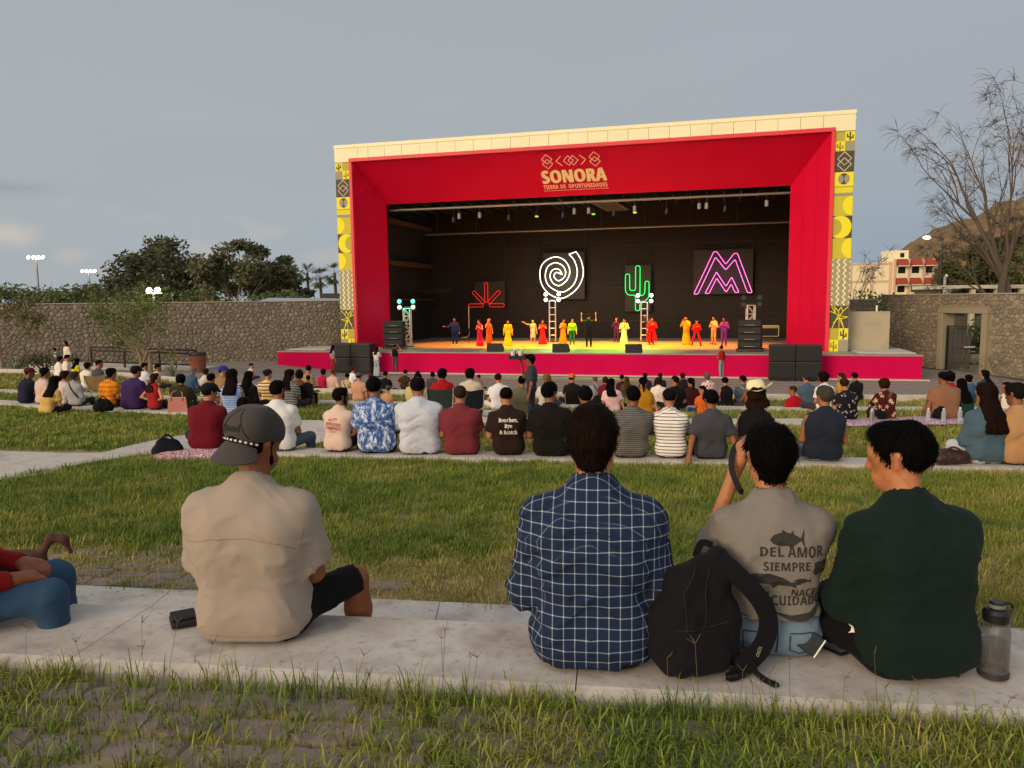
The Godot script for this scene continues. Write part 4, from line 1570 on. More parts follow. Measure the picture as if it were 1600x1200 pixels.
func build_far() -> void:
	var euc := leaf_mat("eucalyptus_leaf", "4c5138")
	var euc2 := leaf_mat("eucalyptus_leaf_pale", "5b5d42")
	var scrub := leaf_mat("scrub_leaf", "55603a")
	var mesq := leaf_mat("mesquite_leaf", "5d6a32")
	var gy := -2.6
	# the dark eucalyptus group beyond the left wall
	var spots := [["tall dark eucalyptus with a detached tuft at its top behind the stone wall", -39.2, -84.0, 10.8, 5.4, 101, 0], ["broad dark eucalyptus in the middle of the clump behind the stone wall", -34.6, -86.0, 10.4, 6.8, 102, 0],
		["pale trunked eucalyptus with an open crown behind the stone wall", -28.6, -80.0, 10.0, 5.6, 103, 1], ["rounded dark eucalyptus at the stage end of the clump behind the stone wall", -25.8, -84.0, 9.0, 5.2, 104, 0], ["low dark eucalyptus between the two taller clumps behind the stone wall", -31.4, -84.0, 9.4, 6.4, 105, 0]]
	for s in spots:
		leafy_tree("eucalyptus_tree", s[0], "eucalyptus trees beyond the stone wall", Vector3(s[1], gy, s[2]), s[3], s[4], euc2 if s[6] else euc, mats["bark_pale"], s[5], 6500, 0.24, 2 if s[6] == 0 else 1, 0.36)
	# scrub along the top of the wall
	var sc := [["feathery green scrub bush at the outer end of the stone wall", -52.0, -74.0, 4.5, 2.0], ["wide olive scrub bush under the taller floodlight pole", -46.5, -76.0, 4.2, 2.1], ["deep green scrub bush beside the second floodlight pole", -40.5, -75.0, 3.4, 2.2], ["brown green scrub bush in front of the eucalyptus clump", -33.5, -72.0, 3.2, 1.9], ["low green scrub bush under the twin lamp", -28.5, -71.0, 2.6, 1.7], ["low scrub bush below the rounded eucalyptus", -21.5, -72.0, 2.8, 1.4]]
	for i in sc.size():
		bush(sc[i][0], Vector3(sc[i][1], gy + 3.0, sc[i][2]), Vector3(sc[i][3], sc[i][4], 2.0), scrub, 200 + i, 1800, 0.2, "scrub bushes along the stone wall")
	var twiggy := thing("twiggy_shrub", "pale leafless rounded shrub showing above the stone wall", "shrub", Vector3(-26.2, gy + 1.0, -66.0))
	var rng := RandomNumberGenerator.new()
	rng.seed = 66
	var tips := []
	var tb := MB.new()
	for k in 7:
		branch(tb, Vector3.ZERO, Vector3(cos(k * 0.9) * 0.5, 1, sin(k * 0.9) * 0.5).normalized(), 1.6, 0.06, 3, rng, tips, 0.3, 0.0, 2)
	part("branches", tb.mesh(), mats["bark_pale"], twiggy)
	palm("thick fan palm closest to the eucalyptus clump", Vector3(-26.5, gy, -101.0), 7.9, 1)
	palm("middle fan palm of the three with a ragged skirt", Vector3(-24.6, gy, -100.0), 7.2, 2)
	palm("slim fan palm beside the edge of the stage house", Vector3(-21.8, gy, -96.0), 7.6, 3)
	flood_pole("taller lit floodlight pole with a row of lamps over the scrub", Vector3(-73.2, gy, -120.0), 11.2, 4, 5.0)
	flood_pole("lit floodlight pole half hidden by the scrub beside the eucalyptus", Vector3(-75.0, gy, -138.0), 9.8, 4, 5.0)
	flood_pole("low lit twin lamp in front of the eucalyptus clump", Vector3(-32.3, gy, -70.0), 5.05, 2, 5.0)
	# parked shade roofs beyond the wall near the stage
	var sh := thing("shed", "low shed with a pale blue metal roof behind the stone wall", "shed", Vector3(-19.8, gy, -72.0), 0.1)
	box_part("wall", Vector3(0, 1.9, 0), Vector3(7.6, 3.8, 4), mat("shed_wall", hexc("8f8a82"), 0.8), sh)
	var rb := MB.new()
	rb.prism(PackedVector2Array([Vector2(-4.4, 3.8), Vector2(4.6, 3.8), Vector2(4.6, 4.35), Vector2(-2.2, 4.5)]), at(0, 0, 2.3), 4.6)
	part("roof", rb.mesh(), mat("shed_roof", hexc("8fa3b8"), 0.4, 0.3), sh)
	box_part("roof_unit", Vector3(3.3, 4.6, 0.5), Vector3(2.0, 0.5, 1.5), mat("unit_dark", hexc("2a2c33"), 0.5), sh, 0.05)
	apartment()
	hill()
	var bk: Material = mats["bark"]
	bare_tree("tall leafless tree with two upright stems above the gateway", Vector3(39.9, -2.6, -62.0), [[Vector3(-1.0, 0, 0), Vector3(-0.05, 1, 0), 6.4, 0.42], [Vector3(0.3, 0, 0), Vector3(0.02, 1, 0), 6.8, 0.48], [Vector3(0.9, 0.5, 0), Vector3(0.45, 1, 0.1), 3.8, 0.3], [Vector3(-1.1, 3.0, 0), Vector3(-0.6, 0.9, 0.1), 2.6, 0.17]], 305, bk, 4, 0.03)
	bare_tree("pale leafless tree with a forked trunk at the outer end of the gate wall", Vector3(44.6, -2.6, -64.0), [[Vector3.ZERO, Vector3(0.22, 1, 0), 6.5, 0.28], [Vector3(-0.6, 0, 0), Vector3(-0.3, 1, 0), 3.6, 0.18]], 302, mats["bark_pale"], 4, 0.0)
	bare_tree("small leafless tree touching the edge of the yellow pilaster", Vector3(28.6, -2.6, -66.0), [[Vector3.ZERO, Vector3(0.3, 1, 0), 3.0, 0.1], [Vector3.ZERO, Vector3(-0.3, 1, 0), 2.8, 0.09]], 303, bk, 3, 0.02)
	bush("bright green feathery bush between the stage and the gate wall", Vector3(26.0, -2.0, -53.0), Vector3(3.0, 2.5, 1.6), leaf_mat("palo_verde_leaf", "6a7a34"), 211, 2600, 0.15)
	bush("dense green bush tucked behind the concrete panel beside the pilaster", Vector3(22.6, -2.3, -51.5), Vector3(1.8, 2.2, 1.2), leaf_mat("palo_verde_leaf", "6a7a34"), 212, 1500, 0.15)
	bush("dark green shrub seen through the open gateway", Vector3(28.5, -2.5, -45.5), Vector3(1.8, 1.7, 1.4), scrub, 213, 1400, 0.13)
	# lamps on the far side of the gate wall
	var sl := thing("street_lamp", "tall street lamp with a lit curved head beside the apartment block", "street lamp", Vector3(41.6, -2.6, -75.0))
	var b := MB.new()
	b.tube(PackedVector3Array([Vector3.ZERO, Vector3(0, 9.6, 0)]), PackedFloat32Array([0.13, 0.08]), 8)
	part("pole", b.mesh(), mats["steel_dark"], sl)
	b = MB.new()
	b.tube(PackedVector3Array([Vector3(0, 9.5, 0), Vector3(-0.7, 9.62, 0), Vector3(-1.2, 9.6, 0)]), PackedFloat32Array([0.05, 0.05, 0.05]), 6)
	part("arm", b.mesh(), mats["steel_dark"], sl)
	b = MB.new()
	b.lathe(Transform3D(Basis(Vector3.BACK, PI / 2), Vector3(-1.15, 9.56, 0)), [Vector2(0.02, -0.05), Vector2(0.14, 0.1), Vector2(0.16, 0.5), Vector2(0.04, 0.72)], 10)
	part("lamp_head", b.mesh(), glowing("street_glow", hexc("fff4dd"), 4.0), sl)
	var li := OmniLight3D.new()
	li.name = "street_light"
	li.position = Vector3(-1.5, 9.2, 0)
	li.light_energy = 3.0
	li.light_size = 0.2
	li.omni_range = 80.0
	li.shadow_enabled = true
	sl.add_child(li)
	for p in [["short white lamp post with a round head in front of the pergola", 37.0, -66.0, 0], ["short white lamp post with a boxy camera head past the leafless tree", 44.6, -61.5, 1]]:
		var lp := thing("lamp_post", p[0], "lamp post", Vector3(p[1], -2.6, p[2]))
		b = MB.new()
		b.rod(Vector3.ZERO, Vector3(0, 5.6, 0), 0.11, 8)
		part("post", b.mesh(), mat("post_white", hexc("c9cbc8"), 0.5), lp)
		if p[3] == 0:
			b = MB.new()
			b.lathe(at(0.12, 5.65, 0), [Vector2(0.03, -0.14), Vector2(0.16, 0.0), Vector2(0.03, 0.16)], 10)
			part("lamp_head", b.mesh(), mat("globe_white", hexc("f2efe6"), 0.4), lp)
		else:
			box_part("camera_head", Vector3(0.3, 5.1, 0), Vector3(0.5, 0.22, 0.25), mat("globe_white", hexc("f2efe6"), 0.4), lp, 0.03)
	var pg := thing("pergola_building", "low cream building with square pillars and dark openings above the gateway", "building", Vector3(42.2, -2.6, -69.5), 0.05)
	var cr := mat("pergola_cream", hexc("e8dfc0"), 0.7)
	box_part("roof_slab", Vector3(0, 4.7, 0), Vector3(9.8, 0.32, 5), cr, pg, 0.03)
	for i in 5:
		box_part("pillar", Vector3(-4.4 + i * 2.2, 2.3, 2.2), Vector3(0.38, 4.6, 0.38), cr, pg, 0.02)
	for i in 4:
		box_part("window", Vector3(-3.3 + i * 2.2, 3.4, 1.6), Vector3(1.7, 2.2, 0.08), mats["glass_dark"], pg)
	box_part("wall", Vector3(0, 2.3, -0.6), Vector3(9.2, 4.6, 4.0), mat("pergola_wall", hexc("6d6a55"), 0.8), pg)

func apartment() -> void:
	var t := thing("apartment_block", "three storey cream apartment block with sloping red tiled awnings", "building", Vector3(70.5, -2.6, -146.0), -0.12)
	t.scale = Vector3.ONE * 0.9
	var cr := mat("apartment_cream", hexc("e4d9b6"), 0.8)
	var pk := mat("apartment_pink", hexc("cfae94"), 0.8)
	var tile := mat("awning_tile", hexc("94402c"), 0.8)
	var gl: Material = mats["glass_dark"]
	# the blind gable on one side and the window front on the other
	box_part("wall", Vector3(-3.2, 5.6, -3), Vector3(8.6, 11.2, 8), cr, t)
	box_part("wall", Vector3(5.0, 5.9, -2.4), Vector3(8.0, 11.8, 8), cr, t)
	box_part("stair_tower", Vector3(3.0, 12.6, -3.5), Vector3(4.2, 2.6, 4), cr, t)
	box_part("window", Vector3(3.8, 12.9, -1.47), Vector3(0.8, 0.9, 0.08), gl, t)
	for y in [3.6, 7.5, 11.1]:
		box_part("band", Vector3(-3.2, y, 1.05), Vector3(8.7, 0.35, 0.2), pk, t)
	for x in [-7.3, -3.0, 0.7]:
		box_part("pier", Vector3(x, 5.7, 1.08), Vector3(0.5, 11.4, 0.3), pk, t)
	for x in [1.3, 4.1, 6.9, 8.8]:
		box_part("pier", Vector3(x, 6.0, 1.72), Vector3(0.36, 12.0, 0.3), pk, t)
	for f in 3:
		for i in 3:
			var x := 2.7 + i * 2.7
			var y := 1.6 + f * 3.9
			box_part("window", Vector3(x, y + 0.3, 1.63), Vector3(1.4, 1.3, 0.08), gl, t)
			if f > 0:
				var b := MB.new()
				b.prism(PackedVector2Array([Vector2(0, 0), Vector2(1.3, -0.1), Vector2(0, 1.35)]), Transform3D(Basis(Vector3(0, 0, 1), Vector3(0, 1, 0), Vector3(-1, 0, 0)), Vector3(x - 1.05, y + 1.25, 1.65)), 2.1)
				var a := part("awning", b.mesh(), tile, t)
				box_part("awning_edge", Vector3(x, y + 1.12, 2.9), Vector3(2.25, 0.16, 0.14), cr, a)
	box_part("balcony", Vector3(5.4, 3.1, 2.4), Vector3(8.0, 1.2, 1.4), cr, t)
	box_part("annex", Vector3(-10.5, 1.7, 1), Vector3(6, 3.4, 6), mat("annex_orange", hexc("b8623c"), 0.8), t)
	box_part("annex_roof", Vector3(-10.5, 3.9, 1), Vector3(6.2, 0.9, 6.2), cr, t)

func hill() -> void:
	# the rocky hill on the horizon, with scrub trees on its foot
	var b := MB.new()
	var n := FastNoiseLite.new()
	n.seed = 90
	n.frequency = 0.012
	n.fractal_octaves = 6
	n.fractal_type = FastNoiseLite.FRACTAL_RIDGED
	var H := func(x: float, z: float) -> float:
		var d := Vector2((x - 250.0) / 122.0, (z + 300.0) / 110.0).length()
		var m := maxf(0.0, 1.0 - d)
		return -3.0 + 56.0 * pow(m, 0.85) + (n.get_noise_2d(x, z) * 9.0 + n.get_noise_2d(x * 3.3, z * 3.3) * 3.0) * smoothstep(0.0, 0.3, m)
	var NX := 110
	var NZ := 70
	for j in NZ:
		for i in NX:
			var x0 := 100.0 + i * 2.5
			var z0 := -185.0 - j * 3.0
			var p := [Vector3(x0, H.call(x0, z0), z0), Vector3(x0, H.call(x0, z0 - 3), z0 - 3), Vector3(x0 + 2.5, H.call(x0 + 2.5, z0 - 3), z0 - 3), Vector3(x0 + 2.5, H.call(x0 + 2.5, z0), z0)]
			b.q(p[0], p[1], p[2], p[3])
	var m := mat("hill_rock", Color(1, 1, 1), 0.95)
	tri(m, noise_tex(91, 0.02, [hexc("463a2b"), hexc("63513a"), hexc("836c4a"), hexc("524531")], 512, 6), 0.02)
	structure("hill", b.mesh(), m)
	var rng := RandomNumberGenerator.new()
	rng.seed = 92
	var sb := MB.new()
	for i in 800:
		var x := rng.randf_range(105, 300)
		var z := rng.randf_range(-200, -290)
		var y: float = H.call(x, z)
		if y < -2.0 or (y > 30 and rng.randf() < 0.7):
			continue
		leaf_cloud(sb, Vector3(x, y + 0.8, z), Vector3(2.4, 1.6, 2.4), 26, 0.9, rng, 1.4)
	var s := part("hill_scrub", sb.mesh(), leaf_mat("hill_leaf", "44452c"))
	s.set_meta("kind", "stuff")
	tag(s, "dark desert scrub scattered over the rocky hill", "scrub")
	var lab := ["wide dark tree behind the street lamp at the foot of the hill", "dark tree behind the tall leafless stems at the foot of the hill", "dark tree past the forked leafless tree at the foot of the hill", "smaller dark tree between the apartment block and the hill", "deep green tree behind the cream pergola building", "dark tree at the outermost foot of the hill"]
	var pos := [Vector3(71, -2.6, -112), Vector3(78, -2.6, -112), Vector3(86, -2.6, -114), Vector3(73, -2.6, -124), Vector3(72, -2.6, -106), Vector3(92, -2.6, -110)]
	for i in 6:
		leafy_tree("dark_tree", lab[i], "dark trees at the foot of the hill", pos[i], [14.5, 16.0, 16.5, 11.5, 11.0, 17.0][i], [6.5, 7.0, 7.0, 4.5, 5.5, 6.5][i], leaf_mat("hillfoot_leaf", "474a2c"), mats["bark"], 320 + i, 6500, 0.42)

# ---------------------------------------------------------------- neon, towers, loudspeakers, stage lights
func neon(label: String, u: float, y: float, panel: Rect2, strokes: Array, col: Color, energy: float, r: float, light_e: float) -> void:
	# strokes in metres relative to (u, y) on the backdrop; the panel is a smoked acrylic sheet with the tubes standing off it
	var t := thing("neon_sign", label, "neon sign", on_stage(u, 14.75, y), stage_turn(), "neon signs hung on the backdrop")
	var pm := mat("acrylic_smoked", hexc("26221a"), 0.75)
	var b := MB.new()
	b.box(at(panel.get_center().x, panel.get_center().y, -0.1), Vector3(panel.size.x, panel.size.y, 0.02), 0.004)
	part("backing_panel", b.mesh(), pm, t)
	var gm := glowing("neon_" + col.to_html(false), col, energy)
	for s in strokes:
		b = MB.new()
		var pts := PackedVector3Array()
		for p in s:
			pts.append(Vector3(p.x, p.y, 0))
		b.tube(pts, PackedFloat32Array([r]), 8)
		part("neon_tube", b.mesh(), gm, t)
	b = MB.new()
	for k in [Vector2(panel.position.x, panel.end.y), panel.end]:
		b.rod(Vector3(k.x, k.y - 0.05, -0.1), Vector3(k.x, k.y + 3.0, -0.3), 0.012, 4)
	part("hanging_wire", b.mesh(), mats["steel_dark"], t)
	var li := OmniLight3D.new()
	li.name = "neon_light"
	li.light_color = col
	li.light_energy = light_e
	li.light_size = 0.4
	li.omni_range = 30.0
	li.shadow_enabled = true
	li.position = Vector3(panel.get_center().x, panel.get_center().y, 1.1)
	t.add_child(li)

func outline(pts: Array, closed := true) -> Array:
	var p := pts.duplicate()
	if closed:
		p.append(p[0])
	return p

func rounded(pts: Array, r: float) -> Array:
	# a closed outline with rounded corners
	var out := []
	var n := pts.size()
	for i in n:
		var p: Vector2 = pts[i]
		var a: Vector2 = pts[(i + n - 1) % n]
		var b: Vector2 = pts[(i + 1) % n]
		var ra := minf(r, p.distance_to(a) * 0.45)
		var rb := minf(r, p.distance_to(b) * 0.45)
		var p0 := p.move_toward(a, ra)
		var p1 := p.move_toward(b, rb)
		for s in 5:
			var t := s / 4.0
			out.append(p0.lerp(p, t).lerp(p.lerp(p1, t), t))
	return outline(out)

func build_neon_and_gear() -> void:
	# 1 the red half star
	var st := []
	for a in [0.0, 45.0, 90.0, 135.0, 180.0]:
		var d := Vector2(cos(deg_to_rad(a)), sin(deg_to_rad(a)))
		var s := Vector2(-d.y, d.x) * 0.12
		var o := d * 0.24
		var l := 1.36 if a in [0.0, 180.0] else (1.66 if a == 90.0 else 1.45)
		st.append(rounded([o + s, d * l + s, d * l - s, o - s], 0.1))
	neon("red half star neon of five bars on the dark backdrop", -8.72, 2.42, Rect2(-0.95, -0.05, 2.35, 1.8), st, hexc("e8281f"), 0.75, 0.02, 0.3)
	# 2 the white spiral
	var A := [525, 118, 590, 230, 620, 390, 580, 530, 490, 640, 340, 720, 200, 685, 100, 600, 45, 480, 45, 330, 110, 230, 240, 178, 350, 210, 420, 290, 440, 380, 410, 470, 350, 530, 290, 555, 215, 520, 175, 440, 190, 370, 240, 335, 300, 345, 335, 400]
	var Bq := [430, 148, 500, 230, 540, 370, 510, 510, 430, 600, 330, 640, 220, 600, 140, 530, 110, 420, 140, 310, 200, 265, 270, 255, 350, 300, 385, 380, 360, 450, 290, 490, 235, 450, 230, 410, 265, 380, 335, 410]
	var arms := []
	for q in [A, Bq]:
		var c := Curve2D.new()
		for i in range(0, q.size(), 2):
			var p := Vector2(q[i] - 347.0, 428.5 - q[i + 1]) * 0.00541
			var p0 := Vector2(q[maxi(i - 2, 0)], -q[maxi(i - 1, 1)])
			var p1 := Vector2(q[mini(i + 2, q.size() - 2)], -q[mini(i + 3, q.size() - 1)])
			var tg := (p1 - p0) * 0.00541 / 6.0
			if i == 0: tg = Vector2.ZERO
			c.add_point(p, -tg, tg)
		c.bake_interval = 0.06
		arms.append(Array(c.get_baked_points()))
	arms[1].reverse()
	var sp_ := [outline(arms[0] + arms[1])]
	neon("large white spiral neon on the dark backdrop", -3.0, 4.45, Rect2(-1.45, -1.65, 3.0, 3.3), sp_, hexc("fff8ea"), 1.5, 0.034, 2.0)
	# 3 the green cactus
	var w := 0.155
	var cac := [Vector2(-w, -1.55), Vector2(w, -1.55), Vector2(w, -0.95), Vector2(0.42, -0.95), Vector2(0.78, -0.62), Vector2(0.78, 0.48), Vector2(0.5, 0.48), Vector2(0.5, -0.3), Vector2(0.36, -0.5), Vector2(w, -0.5), Vector2(w, 1.55), Vector2(-w, 1.55), Vector2(-w, -0.15), Vector2(-0.5, -0.15), Vector2(-0.56, 0.0), Vector2(-0.56, 1.0), Vector2(-0.86, 1.0), Vector2(-0.86, -0.2), Vector2(-0.66, -0.47), Vector2(-w, -0.47)]
	neon("green saguaro cactus neon above a truss tower", 2.3, 3.5, Rect2(-0.9, -1.6, 1.8, 3.2), [rounded(cac, 0.16)], hexc("27e06a"), 1.3, 0.027, 0.8)
	# 4 the pink double peak
	var m1 := [Vector2(-1.9, -1.48), Vector2(-0.62, 1.36), Vector2(-0.42, 1.36), Vector2(0.18, 0.5), Vector2(0.72, 1.22), Vector2(0.92, 1.22), Vector2(1.93, -1.42), Vector2(1.62, -1.42), Vector2(0.78, 0.82), Vector2(0.18, 0.12), Vector2(-0.5, 1.0), Vector2(-1.62, -1.48)]
	var m2 := [Vector2(-1.15, -1.44), Vector2(-0.42, 0.0), Vector2(0.22, -0.98), Vector2(0.58, -0.36), Vector2(1.08, -1.4), Vector2(0.82, -1.4), Vector2(0.56, -0.84), Vector2(0.24, -1.38), Vector2(-0.4, -0.42), Vector2(-0.88, -1.44)]
	neon("pink mountain peak neon with a small peak inside on the dark backdrop", 8.0, 4.52, Rect2(-1.95, -1.5, 3.9, 3.0), [rounded(m1, 0.1), rounded(m2, 0.08)], hexc("ff7ad9"), 1.3, 0.025, 0.8)
	# truss towers with lamps
	tower("truss tower with green lamps beside the dark loudspeaker stack", -10.75, 4.6, 2.35, [hexc("49ffd0"), hexc("ffe9a8")], 0)
	tower("tall truss tower with white lamps under the spiral neon", -2.85, 10.4, 2.7, [hexc("ffffff"), hexc("ffffff")], 1)
	tower("truss tower with white lamps in front of the cactus neon", 3.1, 11.0, 2.55, [hexc("ffffff"), hexc("fff2d0")], 1)
	tower("truss tower with unlit lamps behind the loudspeaker stack", 9.45, 4.6, 2.35, [], 2)
	# the coloured washes from the lamps over the front bar; the lamps are on the towers and the bar
	var wash := [[-8.0, hexc("ff9000"), 15.0], [-4.5, hexc("ffa000"), 18.0], [-1.2, hexc("ffaa00"), 18.0], [1.8, hexc("ffae00"), 18.0], [4.8, hexc("ff9c00"), 18.0], [8.0, hexc("ff8c00"), 15.0]]
	for k in wash.size():
		var a: Vector3 = on_stage(wash[k][0], 5.75, 7.6)
		wash_lamp(a, on_stage(wash[k][0] * 0.95, 7.0, 0.0), wash[k][1], wash[k][2] * 13.0, 34.0, "amber wash lamp hung above " + ["the singer in navy", "the singer in yellow", "the singers in orange and green", "the conductor and the mint gown", "the singer in the red cape", "the singers in peach and violet"][k])
	for k in [[-2.8, hexc("9dff1e"), "the yellow gown"], [0.6, hexc("8dff30"), "the conductor"], [3.0, hexc("c8ff40"), "the mint gown"]]:
		wash_lamp(on_stage(k[0], 5.75, 7.75), on_stage(k[0] + 0.3, 2.3, 0.0), k[1], 95.0, 20.0, "green wash lamp hung above the stage edge before " + k[2])
	# loudspeakers
	var stack_l := ["dark line array stack on the stage beside the green lit tower", "dark line array stack on the stage beside the guitar amplifier"]
	for k in 2:
		var u: float = [-10.7, 9.35][k]
		var t := thing("line_array", stack_l[k], "loudspeaker", on_stage(u, [2.5, 2.0][k]), stage_turn() + [0.15, -0.15][k], "loudspeaker stacks on the stage")
		for i in 4:
			var o := box_part("cabinet", Vector3(0, 0.36 + i * 0.365, -0.02 * i), Vector3(1.15, 0.35, 0.75), mats["speaker_black"], t, 0.03)
			box_part("grille", Vector3(0, 0, 0.38), Vector3(1.05, 0.27, 0.02), mats["speaker_grille"], o, 0.004)
			box_part("handle", Vector3(0, -0.08, 0.395), Vector3(0.5, 0.02, 0.012), mats["steel_grey"], o)
		box_part("dolly", Vector3(0, 0.13, 0), Vector3(1.3, 0.08, 0.9), mats["black_metal"], t, 0.01)
		for s in [-1.0, 1.0]:
			for z in [-0.35, 0.35]:
				var b := MB.new()
				b.lathe(Transform3D(Basis(Vector3.BACK, PI / 2), Vector3(s * 0.6, 0.06, z)), [Vector2(0.0, -0.02), Vector2(0.055, -0.02), Vector2(0.055, 0.02), Vector2(0.0, 0.02)], 10)
				part("caster", b.mesh(), mats["black_metal"], t)
	for k in 2:
		var u: float = [-11.75, 11.3][k]
		var lab := ["black subwoofer block on the plaza before the shaded end of the stage", "black subwoofer block on the plaza before the sunlit end of the stage"]
		var t := thing("subwoofer_stack", lab[k], "loudspeaker", SO + SU * u + SV * -0.75 + Vector3(0, 0.0, 0), stage_turn() + 0.02, "subwoofer blocks in front of the stage")
		for r in 2:
			for c in 2:
				var o := box_part("cabinet", Vector3((c - 0.5) * 1.17, 0.52 + r * 0.8, 0), Vector3(1.15, 0.78, 0.85), mats["speaker_black"], t, 0.025)
				box_part("grille", Vector3(0, 0, 0.43), Vector3(1.02, 0.66, 0.02), mats["speaker_grille"], o, 0.004)
				box_part("strip", Vector3(0, 0.36, 0.435), Vector3(1.1, 0.03, 0.01), mat("strip_grey", hexc("3b3a3a"), 0.5), o)
		box_part("dolly", Vector3(0, 0.09, 0), Vector3(2.36, 0.08, 0.9), mats["black_metal"], t, 0.01)
		for s in [-0.95, -0.15, 0.15, 0.95]:
			var b := MB.new()
			b.lathe(Transform3D(Basis(Vector3.BACK, PI / 2), Vector3(s, 0.045, 0.4)), [Vector2(0.0, -0.02), Vector2(0.045, -0.02), Vector2(0.045, 0.02), Vector2(0.0, 0.02)], 10)
			part("caster", b.mesh(), mats["steel_grey"], t)
	for k in 3:
		var lab := ["black wedge monitor before the singer in yellow", "black wedge monitor before the singer in green", "black wedge monitor before the singer in mint"]
		var t := thing("stage_monitor", lab[k], "monitor speaker", on_stage([-4.02, -0.34, 3.52][k], [0.8, 0.65, 0.6][k]), stage_turn() + PI, "wedge monitors along the stage edge")
		var b := MB.new()
		b.prism(PackedVector2Array([Vector2(-0.28, 0), Vector2(0.24, 0), Vector2(0.3, 0.12), Vector2(-0.08, 0.46), Vector2(-0.28, 0.44)]), Transform3D(Basis(Vector3(0, 0, 1), Vector3(0, 1, 0), Vector3(-1, 0, 0)), Vector3(-0.42, 0, 0)), 0.84)
		part("cabinet", b.mesh(), mats["speaker_black"], t)
		b = MB.new()
		b.box(Transform3D(Basis(Vector3.RIGHT, -0.84), Vector3(0, 0.30, 0.125)), Vector3(0.78, 0.44, 0.015), 0.004)
		part("grille", b.mesh(), mats["speaker_grille"], t)
	var amp := thing("guitar_amplifier", "cream edged guitar amplifier cabinet on a low stand at the back of the stage", "amplifier", on_stage(10.9, 12.6), stage_turn())
	box_part("cabinet", Vector3(0, 0.62, 0), Vector3(1.25, 0.72, 0.5), mat("tolex_cream", hexc("d9c79a"), 0.7), amp, 0.03)
	box_part("grille_cloth", Vector3(0, 0.56, 0.255), Vector3(1.12, 0.5, 0.02), mats["black_cloth"], amp)
	box_part("control_panel", Vector3(0, 0.89, 0.255), Vector3(1.12, 0.12, 0.02), mat("brass_panel", hexc("b9924a"), 0.4, 0.6), amp)
	for s in [-0.45, 0.45]:
		box_part("foot", Vector3(s, 0.13, 0), Vector3(0.08, 0.26, 0.4), mats["black_metal"], amp)
	var ms := thing("lamp_stand", "thin grey stand with a looped cable beside the singer in navy", "stand", on_stage(-7.75, 7.6))
	var b2 := MB.new()
	b2.rod(Vector3(0, 1.0, 0), Vector3(0, 2.4, 0), 0.03, 6)
	part("pole", b2.mesh(), mats["steel_grey"], ms)
	b2 = MB.new()
	b2.tube(PackedVector3Array([Vector3(0, 1.0, 0), Vector3(0.02, 0.6, 0), Vector3(-0.2, 0.42, 0), Vector3(-0.5, 0.45, 0)]), PackedFloat32Array([0.015]), 5)
	part("cable", b2.mesh(), mats["steel_grey"], ms)
	b2 = MB.new()
	b2.rod(Vector3(0, 0.0, 0), Vector3(0, 1.0, 0), 0.02, 6)
	part("leg", b2.mesh(), mats["black_metal"], ms)

func wash_lamp(p: Vector3, aim: Vector3, col: Color, e: float, ang: float, label: String) -> void:
	var t := thing("wash_lamp", label, "stage lamp", p, 0.0, "amber wash lamps on the front bar" if label.begins_with("amber") else "green wash lamps on the front bar")
	var bas := Basis.looking_at(aim - p, Vector3.UP)
	var b := MB.new()
	b.lathe(Transform3D(bas * Basis(Vector3.RIGHT, -PI / 2), Vector3.ZERO), [Vector2(0.0, -0.3), Vector2(0.09, -0.28), Vector2(0.13, -0.05), Vector2(0.13, 0.05), Vector2(0.12, 0.05)], 12)
	part("housing", b.mesh(), mats["black_metal"], t)
	b = MB.new()
	b.lathe(Transform3D(bas * Basis(Vector3.RIGHT, -PI / 2), Vector3.ZERO), [Vector2(0.12, 0.03), Vector2(0.0, 0.035)], 12)
	part("lamp_lens", b.mesh(), glowing("wash_" + col.to_html(false), col, 0.7), t)
	b = MB.new()
	b.rod(Vector3.ZERO, Vector3(0, 0.8, 0), 0.015, 5)
	part("bracket", b.mesh(), mats["black_metal"], t)
	var li := SpotLight3D.new()
	li.name = "wash_light"
	li.light_color = col
	li.light_energy = e
	li.light_size = 0.12
	li.spot_angle = ang
	li.spot_angle_attenuation = 0.6
	li.spot_range = 30.0
	li.shadow_enabled = true
	li.basis = bas
	li.position = (aim - p).normalized() * 0.12
	t.add_child(li)

